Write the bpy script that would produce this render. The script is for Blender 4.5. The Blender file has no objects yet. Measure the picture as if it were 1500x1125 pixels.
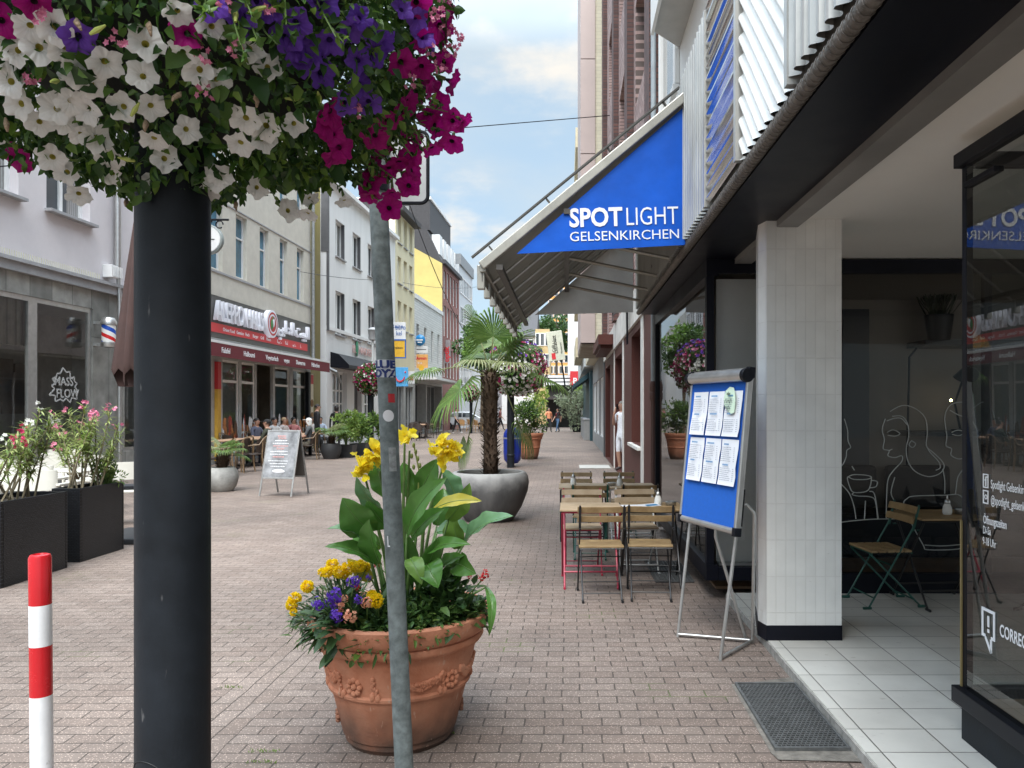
import bpy, bmesh, math, random
from mathutils import Vector, Matrix, Euler, noise
C = bpy.context
S = C.scene
R = math.radians
PI = math.pi
rnd = random.Random(7)

# ------------------------------------------------------------------ camera, sky, sun, exposure
F = 1126.0            # focal length of the photograph in its own pixels
CH = 1.6              # eye height
cam_d = bpy.data.cameras.new('camera'); cam = bpy.data.objects.new('camera', cam_d)
S.collection.objects.link(cam); S.camera = cam
cam.location = (0, 0, CH); cam.rotation_euler = (R(90), 0, 0)
cam_d.sensor_width = 36; cam_d.lens = 36 * F / 1500
cam_d.shift_x = -80 / 1500; cam_d.shift_y = 37.5 / 1500
cam_d.clip_start = .05; cam_d.clip_end = 2000

SUN_EL, SUN_AZ = R(56), R(186)      # azimuth clockwise from +Y
w = bpy.data.worlds.new('World'); S.world = w; w.use_nodes = True
wn, wl = w.node_tree.nodes, w.node_tree.links
wn.clear()
def wnode(t, **k):
    n = wn.new(t)
    for a, b in k.items(): setattr(n, a, b)
    return n
out = wnode('ShaderNodeOutputWorld')
bg = wnode('ShaderNodeBackground'); bg.inputs['Strength'].default_value = .11
sky = wnode('ShaderNodeTexSky', sky_type='NISHITA', sun_disc=False)
sky.sun_elevation = SUN_EL; sky.sun_rotation = SUN_AZ; sky.dust_density = 1.5
tc = wnode('ShaderNodeTexCoord')
sep = wnode('ShaderNodeSeparateXYZ'); wl.new(tc.outputs['Generated'], sep.inputs[0])
mx = wnode('ShaderNodeMath', operation='MAXIMUM'); wl.new(sep.outputs['Z'], mx.inputs[0]); mx.inputs[1].default_value = .0
ad = wnode('ShaderNodeMath', operation='ADD'); wl.new(mx.outputs[0], ad.inputs[0]); ad.inputs[1].default_value = .22
dv = wnode('ShaderNodeVectorMath', operation='DIVIDE'); wl.new(tc.outputs['Generated'], dv.inputs[0])
cmb = wnode('ShaderNodeCombineXYZ')
for i in range(3): wl.new(ad.outputs[0], cmb.inputs[i])
wl.new(cmb.outputs[0], dv.inputs[1])
def wnoise(scale, detail, off, lo, hi, rough=.55):
    mp = wnode('ShaderNodeMapping'); mp.inputs['Location'].default_value = off
    wl.new(dv.outputs[0], mp.inputs[0])
    n = wnode('ShaderNodeTexNoise'); n.inputs['Scale'].default_value = scale
    n.inputs['Detail'].default_value = detail; n.inputs['Roughness'].default_value = rough
    wl.new(mp.outputs[0], n.inputs['Vector'])
    r = wnode('ShaderNodeMapRange', interpolation_type='SMOOTHSTEP'); r.inputs[1].default_value = lo; r.inputs[2].default_value = hi
    wl.new(n.outputs['Fac'], r.inputs[0])
    return r.outputs[0]
def wmix(fac, a, b, blend='MIX'):
    m = wnode('ShaderNodeMix', data_type='RGBA', blend_type=blend)
    if isinstance(fac, float): m.inputs[0].default_value = fac
    else: wl.new(fac, m.inputs[0])
    for s, i in ((a, 6), (b, 7)):
        if isinstance(s, tuple): m.inputs[i].default_value = (*s, 1)
        else: wl.new(s, m.inputs[i])
    return m.outputs[2]
veil = wmix(.85, sky.outputs[0], (1.48, 1.95, 2.33))                 # thin high overcast over the blue
veil2 = wmix(wnoise(1.1, 5, (3.1, 1.7, 0), .40, .66), veil, (1.95, 2.25, 2.48))
cl = wmix(wnoise(2.2, 8, (.4, 5.3, 0), .50, .70), veil2, (3.05, 2.87, 2.6))
mr = wnode('ShaderNodeMapRange'); mr.inputs[1].default_value = .42; mr.inputs[2].default_value = 1
mr.inputs[3].default_value = 1.0; mr.inputs[4].default_value = 6.4   # an overcast sky is brighter overhead
wl.new(sep.outputs['Z'], mr.inputs[0])
vm = wnode('ShaderNodeVectorMath', operation='SCALE'); wl.new(cl, vm.inputs[0]); wl.new(mr.outputs[0], vm.inputs['Scale'])
wl.new(vm.outputs[0], bg.inputs['Color']); wl.new(bg.outputs[0], out.inputs[0])

sd = bpy.data.lights.new('sun', 'SUN'); so = bpy.data.objects.new('sun', sd); S.collection.objects.link(so)
sd.energy = 1.5; sd.angle = R(35); sd.color = (1, .98, .95)
so.location = (0, 0, 30)
dirv = Vector((math.sin(SUN_AZ) * math.cos(SUN_EL), math.cos(SUN_AZ) * math.cos(SUN_EL), math.sin(SUN_EL)))
so.rotation_euler = dirv.to_track_quat('Z', 'Y').to_euler()
S.view_settings.view_transform = 'Standard'; S.view_settings.look = 'None'
S.view_settings.exposure = 1.66; S.view_settings.gamma = 1
S.cycles.max_bounces = 8; S.cycles.transparent_max_bounces = 16
S.cycles.glossy_bounces = 4; S.cycles.diffuse_bounces = 4
S.cycles.caustics_reflective = False; S.cycles.caustics_refractive = False
S.cycles.sample_clamp_indirect = 6

# ------------------------------------------------------------------ helpers
def at(x, y, Y):      # photograph pixel at depth Y -> world point
    return Vector(((x - 830) * Y / F, Y, CH + (600 - y) * Y / F))
def ground(x, y):
    Y = CH * F / (y - 600)
    return Vector(((x - 830) * Y / F, Y, 0))

def tag(o, label=None, cat=None, group=None, kind=None):
    if label: o['label'] = label
    if cat: o['category'] = cat
    if group: o['group'] = group
    if kind: o['kind'] = kind
    return o
def thing(name, label, cat, loc=(0, 0, 0), rz=0, group=None):
    o = bpy.data.objects.new(name, None); S.collection.objects.link(o)
    o.location = loc; o.rotation_euler = (0, 0, rz); o.empty_display_size = .1
    return tag(o, label, cat, group)
def dup(root, loc, rz=0, label=None, scale=None):
    def rec(o, par):
        c = o.copy(); S.collection.objects.link(c)
        if par is not None:
            c.parent = par
        for ch in list(o.children): rec(ch, c)
        return c
    r = rec(root, None)
    r.location = loc; r.rotation_euler = (0, 0, rz)
    if scale: r.scale = (scale,) * 3 if not isinstance(scale, tuple) else scale
    if label: r['label'] = label
    return r

class MB:
    def __init__(s, M=None):
        s.v, s.f, s.m = [], [], []; s.M = M
    def add(s, vs, fs, mi=0):
        b = len(s.v)
        s.v += [tuple(s.M @ Vector(p)) for p in vs] if s.M else [tuple(p) for p in vs]
        s.f += [tuple(b + i for i in f) for f in fs]; s.m += [mi] * len(fs)
        return s
    def box(s, a, b, mi=0):
        (x0, y0, z0), (x1, y1, z1) = a, b
        x0, x1 = min(x0, x1), max(x0, x1); y0, y1 = min(y0, y1), max(y0, y1); z0, z1 = min(z0, z1), max(z0, z1)
        return s.add([(x0,y0,z0),(x1,y0,z0),(x1,y1,z0),(x0,y1,z0),(x0,y0,z1),(x1,y0,z1),(x1,y1,z1),(x0,y1,z1)],
                     [(3,2,1,0),(4,5,6,7),(0,1,5,4),(1,2,6,5),(2,3,7,6),(3,0,4,7)], mi)
    def quad(s, a, b, c, d, mi=0): return s.add([a, b, c, d], [(0,1,2,3)], mi)
    def bar(s, a, b, w, h, mi=0, up=(0,0,1)):       # rectangular bar from a to b
        a, b = Vector(a), Vector(b); d = (b - a).normalized(); u = Vector(up)
        x = d.cross(u)
        if x.length < 1e-4: x = d.cross(Vector((1,0,0)))
        x.normalize(); y = x.cross(d).normalized()
        vs = [p + x * i * w / 2 + y * j * h / 2 for p in (a, b) for i, j in ((-1,-1),(1,-1),(1,1),(-1,1))]
        return s.add(vs, [(3,2,1,0),(4,5,6,7),(0,1,5,4),(1,2,6,5),(2,3,7,6),(3,0,4,7)], mi)
    def tube(s, pts, r, n=8, mi=0, caps=True):
        pts = [Vector(p) for p in pts]; k = len(pts)
        rs = r if isinstance(r, (list, tuple)) else [r] * k
        vs = []; prev = None
        for i, p in enumerate(pts):
            d = (pts[min(i+1, k-1)] - pts[max(i-1, 0)]).normalized()
            if prev is None:
                x = d.cross(Vector((0,0,1)))
                if x.length < .05: x = d.cross(Vector((1,0,0)))
            else: x = prev - d * prev.dot(d)
            x.normalize(); prev = x; y = d.cross(x)
            vs += [p + (x * math.cos(2*PI*j/n) + y * math.sin(2*PI*j/n)) * rs[i] for j in range(n)]
        fs = [(i*n+j, i*n+(j+1) % n, (i+1)*n+(j+1) % n, (i+1)*n+j) for i in range(k-1) for j in range(n)]
        if caps: fs += [tuple(range(n-1, -1, -1)), tuple(range((k-1)*n, k*n))]
        return s.add(vs, fs, mi)
    def lathe(s, prof, n=32, c=(0,0,0), mi=0, caps=True, a0=0, a1=2*PI):
        c = Vector(c); full = abs(a1 - a0 - 2*PI) < 1e-6; k = n if full else n + 1
        vs = [c + Vector((r * math.cos(a0+(a1-a0)*j/n), r * math.sin(a0+(a1-a0)*j/n), z)) for r, z in prof for j in range(k)]
        fs = [(i*k+j, i*k+(j+1) % k, (i+1)*k+(j+1) % k, (i+1)*k+j) for i in range(len(prof)-1) for j in range(n)]
        if caps and full: fs += [tuple(range(k-1, -1, -1)), tuple(range((len(prof)-1)*k, len(prof)*k))]
        return s.add(vs, fs, mi)
    def ball(s, c, r, n=10, m=7, mi=0):
        c = Vector(c); r = r if isinstance(r, tuple) else (r, r, r)
        vs = [c + Vector((0, 0, -r[2]))]
        for i in range(1, m):
            t = PI * i / m
            vs += [c + Vector((r[0]*math.sin(t)*math.cos(2*PI*j/n), r[1]*math.sin(t)*math.sin(2*PI*j/n), -r[2]*math.cos(t))) for j in range(n)]
        vs.append(c + Vector((0, 0, r[2]))); L = len(vs) - 1
        fs = [(0, 1+(j+1) % n, 1+j) for j in range(n)]
        fs += [(1+i*n+j, 1+i*n+(j+1) % n, 1+(i+1)*n+(j+1) % n, 1+(i+1)*n+j) for i in range(m-2) for j in range(n)]
        fs += [(L, L-n+j, L-n+(j+1) % n) for j in range(n)]
        return s.add(vs, fs, mi)
    def prism(s, poly, thick, M4, mi=0):   # poly in local xy extruded along local z, placed by matrix
        n = len(poly)
        vs = [M4 @ Vector((x, y, 0)) for x, y in poly] + [M4 @ Vector((x, y, thick)) for x, y in poly]
        fs = [tuple(range(n-1, -1, -1)), tuple(range(n, 2*n))] + [(i, (i+1) % n, n+(i+1) % n, n+i) for i in range(n)]
        return s.add(vs, fs, mi)
    def obj(s, name, mats, parent=None, smooth=True, bevel=0, loc=None, rz=0, ang=.7):
        me = bpy.data.meshes.new(name); me.from_pydata(s.v, [], s.f)
        for m in (mats if isinstance(mats, (list, tuple)) else [mats]): me.materials.append(m)
        me.polygons.foreach_set('material_index', s.m)
        if smooth:
            me.polygons.foreach_set('use_smooth', [True] * len(s.f))
            me.set_sharp_from_angle(angle=ang)
        me.update()
        o = bpy.data.objects.new(name, me); S.collection.objects.link(o)
        if parent is not None: o.parent = parent
        if loc is not None: o.location = loc
        o.rotation_euler = (0, 0, rz)
        if bevel:
            b = o.modifiers.new('Bevel', 'BEVEL'); b.width = bevel; b.segments = 2; b.limit_method = 'ANGLE'
        return o
def sub(name, meshobj, parent, loc=(0,0,0), rot=(0,0,0), scale=None):     # another object sharing mesh data
    o = meshobj.copy(); o.name = name; S.collection.objects.link(o); o.parent = parent
    o.location = loc; o.rotation_euler = rot
    if scale: o.scale = scale
    return o

# ------------------------------------------------------------------ materials
def nt(name):
    m = bpy.data.materials.new(name); m.use_nodes = True
    n, l = m.node_tree.nodes, m.node_tree.links
    return m, n, l, n['Principled BSDF']
def M(name, col, rough=.6, metal=0., var=.14, scale=5., bump=0., bscale=60., col2=None, spec=.5, coat=0., streak=False):
    m, n, l, b = nt(name)
    t = n.new('ShaderNodeTexCoord'); ns = n.new('ShaderNodeTexNoise')
    ns.inputs['Scale'].default_value = scale; ns.inputs['Detail'].default_value = 6; ns.inputs['Roughness'].default_value = .62
    if streak:
        mp = n.new('ShaderNodeMapping'); mp.inputs['Scale'].default_value = (1, 1, .12)
        l.new(t.outputs['Object'], mp.inputs[0]); l.new(mp.outputs[0], ns.inputs['Vector'])
    else: l.new(t.outputs['Object'], ns.inputs['Vector'])
    mr = n.new('ShaderNodeMapRange'); mr.inputs[1].default_value = .3; mr.inputs[2].default_value = .7; l.new(ns.outputs['Fac'], mr.inputs[0])
    mi = n.new('ShaderNodeMix'); mi.data_type = 'RGBA'; l.new(mr.outputs[0], mi.inputs[0])
    c2 = col2 or tuple(min(1, c * (1 + var)) for c in col)
    c1 = col if col2 else tuple(c * (1 - var) for c in col)
    mi.inputs[6].default_value = (*c1, 1); mi.inputs[7].default_value = (*c2, 1)
    l.new(mi.outputs[2], b.inputs['Base Color'])
    b.inputs['Metallic'].default_value = metal
    mr2 = n.new('ShaderNodeMapRange'); mr2.inputs[3].default_value = max(0, rough - .08); mr2.inputs[4].default_value = min(1, rough + .1)
    l.new(ns.outputs['Fac'], mr2.inputs[0]); l.new(mr2.outputs[0], b.inputs['Roughness'])
    b.inputs['Specular IOR Level'].default_value = spec; b.inputs['Coat Weight'].default_value = coat
    if bump:
        nb = n.new('ShaderNodeTexNoise'); nb.inputs['Scale'].default_value = bscale; nb.inputs['Detail'].default_value = 4
        l.new(t.outputs['Object'], nb.inputs['Vector'])
        bp = n.new('ShaderNodeBump'); bp.inputs['Strength'].default_value = bump; bp.inputs['Distance'].default_value = .01
        l.new(nb.outputs['Fac'], bp.inputs['Height']); l.new(bp.outputs[0], b.inputs['Normal'])
    return m
def leafmat(name, a, b_, trans=.3, rough=.45):
    m, n, l, b = nt(name)
    g = n.new('ShaderNodeNewGeometry'); mi = n.new('ShaderNodeMix'); mi.data_type = 'RGBA'
    l.new(g.outputs['Random Per Island'], mi.inputs[0])
    mi.inputs[6].default_value = (*a, 1); mi.inputs[7].default_value = (*b_, 1)
    t = n.new('ShaderNodeTexCoord'); ns = n.new('ShaderNodeTexNoise'); ns.inputs['Scale'].default_value = 25; l.new(t.outputs['Object'], ns.inputs['Vector'])
    hv = n.new('ShaderNodeHueSaturation'); l.new(mi.outputs[2], hv.inputs['Color'])
    mr = n.new('ShaderNodeMapRange'); mr.inputs[3].default_value = .75; mr.inputs[4].default_value = 1.25
    l.new(ns.outputs['Fac'], mr.inputs[0]); l.new(mr.outputs[0], hv.inputs['Value'])
    l.new(hv.outputs[0], b.inputs['Base Color']); b.inputs['Roughness'].default_value = rough
    b.inputs['Specular IOR Level'].default_value = .4
    tr = n.new('ShaderNodeBsdfTranslucent'); l.new(hv.outputs[0], tr.inputs[0])
    ms = n.new('ShaderNodeMixShader'); ms.inputs[0].default_value = trans
    l.new(b.outputs[0], ms.inputs[1]); l.new(tr.outputs[0], ms.inputs[2])
    l.new(ms.outputs[0], n['Material Output'].inputs[0])
    return m
def fabric(name, col, trans):       # cloth that lets some daylight through
    m = M(name, col, .85, var=.10, scale=3, bump=.25, bscale=6); n, l = m.node_tree.nodes, m.node_tree.links; b = n['Principled BSDF']
    tr = n.new('ShaderNodeBsdfTranslucent'); l.new(b.inputs['Base Color'].links[0].from_socket, tr.inputs[0]); ms = n.new('ShaderNodeMixShader'); ms.inputs[0].default_value = trans
    l.new(b.outputs[0], ms.inputs[1]); l.new(tr.outputs[0], ms.inputs[2]); l.new(ms.outputs[0], n['Material Output'].inputs[0]); return m
def glass(name, tint=(.86, .9, .9), ior=1.6, rough=0.):
    m, n, l, b = nt(name); n.remove(b)
    t = n.new('ShaderNodeTexCoord'); ns = n.new('ShaderNodeTexNoise'); ns.inputs['Scale'].default_value = .8; l.new(t.outputs['Object'], ns.inputs['Vector'])
    bp = n.new('ShaderNodeBump'); bp.inputs['Strength'].default_value = .03; bp.inputs['Distance'].default_value = .05; l.new(ns.outputs['Fac'], bp.inputs['Height'])
    tr = n.new('ShaderNodeBsdfTransparent'); tr.inputs[0].default_value = (*tint, 1)
    gl = n.new('ShaderNodeBsdfGlossy'); gl.inputs['Roughness'].default_value = rough; l.new(bp.outputs[0], gl.inputs['Normal'])
    fr = n.new('ShaderNodeFresnel'); fr.inputs['IOR'].default_value = ior
    ms = n.new('ShaderNodeMixShader'); l.new(fr.outputs[0], ms.inputs[0]); l.new(tr.outputs[0], ms.inputs[1]); l.new(gl.outputs[0], ms.inputs[2])
    l.new(ms.outputs[0], n['Material Output'].inputs[0])
    return m
def brickmat(name, c1, c2, mortar, bw, rh, ms, off=.5, plane='XZ', bump=.4, rough=.75, nvar=.2, nscale=3., bias=0., speck=0.):
    """brick or tile pattern in object space on the given plane"""
    m, n, l, b = nt(name)
    t = n.new('ShaderNodeTexCoord'); sp = n.new('ShaderNodeSeparateXYZ'); l.new(t.outputs['Object'], sp.inputs[0])
    cb = n.new('ShaderNodeCombineXYZ')
    l.new(sp.outputs[plane[0]], cb.inputs[0]); l.new(sp.outputs[plane[1]], cb.inputs[1])
    br = n.new('ShaderNodeTexBrick'); br.offset = off; br.inputs['Scale'].default_value = 1
    br.inputs['Brick Width'].default_value = bw; br.inputs['Row Height'].default_value = rh
    br.inputs['Mortar Size'].default_value = ms; br.inputs['Mortar Smooth'].default_value = .25; br.inputs['Bias'].default_value = bias
    br.inputs['Color1'].default_value = (*c1, 1); br.inputs['Color2'].default_value = (*c2, 1); br.inputs['Mortar'].default_value = (*mortar, 1)
    l.new(cb.outputs[0], br.inputs['Vector'])
    ns = n.new('ShaderNodeTexNoise'); ns.inputs['Scale'].default_value = nscale; ns.inputs['Detail'].default_value = 7; l.new(t.outputs['Object'], ns.inputs['Vector'])
    mr = n.new('ShaderNodeMapRange'); mr.inputs[1].default_value = .25; mr.inputs[2].default_value = .75
    mr.inputs[3].default_value = 1 - nvar; mr.inputs[4].default_value = 1 + nvar; l.new(ns.outputs['Fac'], mr.inputs[0])
    hv = n.new('ShaderNodeHueSaturation'); l.new(br.outputs['Color'], hv.inputs['Color']); l.new(mr.outputs[0], hv.inputs['Value'])
    l.new(hv.outputs[0], b.inputs['Base Color']); b.inputs['Roughness'].default_value = rough
    iv = n.new('ShaderNodeMath'); iv.operation = 'SUBTRACT'; iv.inputs[0].default_value = 1; l.new(br.outputs['Fac'], iv.inputs[1])
    bp = n.new('ShaderNodeBump'); bp.inputs['Strength'].default_value = bump; bp.inputs['Distance'].default_value = .006
    l.new(iv.outputs[0], bp.inputs['Height']); l.new(bp.outputs[0], b.inputs['Normal'])
    return m
def emit(name, col, st):
    m, n, l, b = nt(name); b.inputs['Base Color'].default_value = (*col, 1)
    b.inputs['Emission Color'].default_value = (*col, 1); b.inputs['Emission Strength'].default_value = st
    return m

black_paint = M('black_paint', (.005, .006, .010), .4, var=.3, scale=9, spec=.25)
post_paint = M('charcoal_post_paint', (.011, .014, .018), .52, var=.4, scale=6, bump=.06, bscale=120, spec=.22)
def add_scuffs(m, col=(.12, .12, .12), sc=(40, 40, 9), lo=.70):      # pale scratches and chips
    n, l = m.node_tree.nodes, m.node_tree.links; b = n['Principled BSDF']; t = n.new('ShaderNodeTexCoord'); mp = n.new('ShaderNodeMapping'); mp.inputs['Scale'].default_value = sc; mp.inputs['Rotation'].default_value = (.5, .3, 0)
    l.new(t.outputs['Object'], mp.inputs[0]); ns = n.new('ShaderNodeTexNoise'); ns.inputs['Scale'].default_value = 1; ns.inputs['Detail'].default_value = 3; l.new(mp.outputs[0], ns.inputs['Vector'])
    r = n.new('ShaderNodeMapRange'); r.inputs[1].default_value = lo; r.inputs[2].default_value = lo + .05; r.inputs[4].default_value = .7; l.new(ns.outputs['Fac'], r.inputs[0])
    mx = n.new('ShaderNodeMix'); mx.data_type = 'RGBA'; src = b.inputs['Base Color'].links[0].from_socket; l.new(r.outputs[0], mx.inputs[0]); l.new(src, mx.inputs[6]); mx.inputs[7].default_value = (*col, 1); l.new(mx.outputs[2], b.inputs['Base Color']); return m
add_scuffs(post_paint)
white_paint = M('white_paint', (.78, .78, .77), .45, var=.06)
def panemat(name, glass_c, cur_c, amount):     # window pane: dark glass, behind some of them a pale curtain
    m, n, l, b = nt(name); oi = n.new('ShaderNodeObjectInfo'); t = n.new('ShaderNodeTexCoord'); wv = n.new('ShaderNodeTexWave'); wv.inputs['Scale'].default_value = 5; wv.inputs['Distortion'].default_value = 2; l.new(t.outputs['Object'], wv.inputs['Vector'])
    sx = n.new('ShaderNodeSeparateXYZ'); l.new(t.outputs['Generated'], sx.inputs[0]); ad = n.new('ShaderNodeMath'); ad.operation = 'ADD'; l.new(oi.outputs['Random'], ad.inputs[0]); l.new(sx.outputs['X'], ad.inputs[1])
    fr = n.new('ShaderNodeMath'); fr.operation = 'FRACT'; l.new(ad.outputs[0], fr.inputs[0]); lt = n.new('ShaderNodeMath'); lt.operation = 'LESS_THAN'; l.new(fr.outputs[0], lt.inputs[0]); lt.inputs[1].default_value = amount
    c = n.new('ShaderNodeMix'); c.data_type = 'RGBA'; l.new(wv.outputs['Fac'], c.inputs[0]); c.inputs[6].default_value = (*[k * .55 for k in cur_c], 1); c.inputs[7].default_value = (*cur_c, 1)
    mx = n.new('ShaderNodeMix'); mx.data_type = 'RGBA'; l.new(lt.outputs[0], mx.inputs[0]); mx.inputs[6].default_value = (*glass_c, 1); l.new(c.outputs[2], mx.inputs[7]); l.new(mx.outputs[2], b.inputs['Base Color'])
    b.inputs['Roughness'].default_value = .05; b.inputs['Specular IOR Level'].default_value = .9; ns = n.new('ShaderNodeTexNoise'); ns.inputs['Scale'].default_value = 1.1; l.new(t.outputs['Object'], ns.inputs['Vector']); bp = n.new('ShaderNodeBump'); bp.inputs['Strength'].default_value = .06; bp.inputs['Distance'].default_value = .05; l.new(ns.outputs['Fac'], bp.inputs['Height']); l.new(bp.outputs[0], b.inputs['Normal']); return m
pane_dark = panemat('dark_window_pane', (.02, .028, .034), (.20, .20, .19), .3)
pane_blue = M('blue_window_pane', (.05, .16, .24), .08, var=.5, scale=1.2, spec=.8)
pane_pale = panemat('pale_window_pane', (.06, .075, .085), (.34, .34, .33), .55)
shop_glass = glass('shop_glass', ior=2.1)
metal_grey = M('galvanised_metal', (.33, .34, .34), .42, .75, var=.2, scale=14)
alu = M('aluminium', (.55, .55, .54), .34, .85, var=.1, scale=10)
soil = M('dark_soil', (.03, .022, .016), .95, var=.5, scale=30, bump=1, bscale=50)
stem_green = M('green_stem', (.10, .17, .04), .55, var=.3, scale=12)
bark = M('bark', (.10, .075, .05), .9, var=.4, scale=20, bump=1, bscale=30)
txt_white = M('white_lettering', (.82, .83, .85), .5, var=.03)
txt_black = M('black_lettering', (.02, .02, .02), .5)

# ------------------------------------------------------------------ lettering
def text(s, size, name, mat, parent=None, loc=(0,0,0), rot=(R(90),0,0), ext=.003, bold=0., xs=1., align='LEFT', sp=1.):
    cu = bpy.data.curves.new(name, 'FONT'); cu.body = s; cu.size = size; cu.extrude = ext; cu.offset = bold
    cu.align_x = align; cu.space_character = sp; cu.resolution_u = 3
    o = bpy.data.objects.new('tmp_text', cu); S.collection.objects.link(o)
    C.view_layer.update()
    me = bpy.data.meshes.new_from_object(o.evaluated_get(C.evaluated_depsgraph_get()))
    bpy.data.objects.remove(o); bpy.data.curves.remove(cu)
    me.name = name; me.materials.clear(); me.materials.append(mat)
    p = bpy.data.objects.new(name, me); S.collection.objects.link(p)
    p.parent = parent; p.location = loc; p.rotation_euler = rot; p.scale = (xs, 1, 1)
    return p

# ------------------------------------------------------------------ foliage primitives
def leaf(mb, p, d, nrm, L, W, mi=0, droop=.15, fold=.25):
    p, d = Vector(p), Vector(d).normalized()
    x = d.cross(nrm)
    if x.length < 1e-3: x = d.cross(Vector((.3, .5, .8)))
    x.normalize(); n = x.cross(d)
    a = p + d * L * .35; b = p + d * L * .72 - n * L * droop * .5; t = p + d * L - n * L * droop
    h = n * W * fold
    mb.add([p, a - x*W*.5 + h, a, a + x*W*.5 + h, b - x*W*.36 + h*.6, b, b + x*W*.36 + h*.6, t],
           [(0,2,1),(0,3,2),(1,2,5,4),(2,3,6,5),(4,5,7),(5,6,7)], mi)
def leaf4(mb, p, d, nrm, L, W, mi=0):
    p, d = Vector(p), Vector(d).normalized(); x = d.cross(nrm)
    if x.length < 1e-3: x = d.cross(Vector((.3, .5, .8)))
    x.normalize(); n = x.cross(d)
    a = p + d * L * .45
    mb.add([p, a - x*W*.5 + n*W*.15, p + d*L, a + x*W*.5 + n*W*.15], [(0,3,2),(0,2,1)], mi)
def rv(r=rnd):
    while True:
        v = Vector((r.uniform(-1,1), r.uniform(-1,1), r.uniform(-1,1)))
        if .05 < v.length < 1: return v.normalized()
def blade(mb, base, tip, W, up=(0,0,1), bow=.12, mi=0, rows=9, cols=4, fold=.22, mid_mi=None, twist=0., wav=.0, seed=0, rib=0.):
    """long leaf blade from base to tip, bowed towards up and folded at the midrib"""
    base, tip = Vector(base), Vector(tip); d = tip - base; L = d.length; dn = d.normalized(); u = Vector(up)
    x = dn.cross(u)
    if x.length < 1e-3: x = Vector((1,0,0))
    x.normalize(); n = x.cross(dn).normalized()
    vs = []
    for i in range(rows + 1):
        t = i / rows
        w_ = W * (math.sin(PI * min(1, t * .93 + .07)) ** .75) * (1 - .25 * t) if t < 1 else 0
        c = base + d * t + n * L * bow * 4 * t * (1 - t)
        ca, sa = math.cos(twist * t), math.sin(twist * t)
        xx = x * ca + n * sa; nn = n * ca - x * sa
        for j in range(cols + 1):
            s_ = (j / cols - .5) * 2
            vs.append(c + xx * s_ * w_ * .5 + nn * (abs(s_) ** 1.3 * w_ * fold + wav * w_ * math.sin(t * 17 + s_ * 2 + seed) * abs(s_) + rib * w_ * (j % 2)))
    k = cols + 1
    fs = [(i*k+j, i*k+j+1, (i+1)*k+j+1, (i+1)*k+j) for i in range(rows) for j in range(cols)]
    mb.add(vs, fs, mi)
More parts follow.
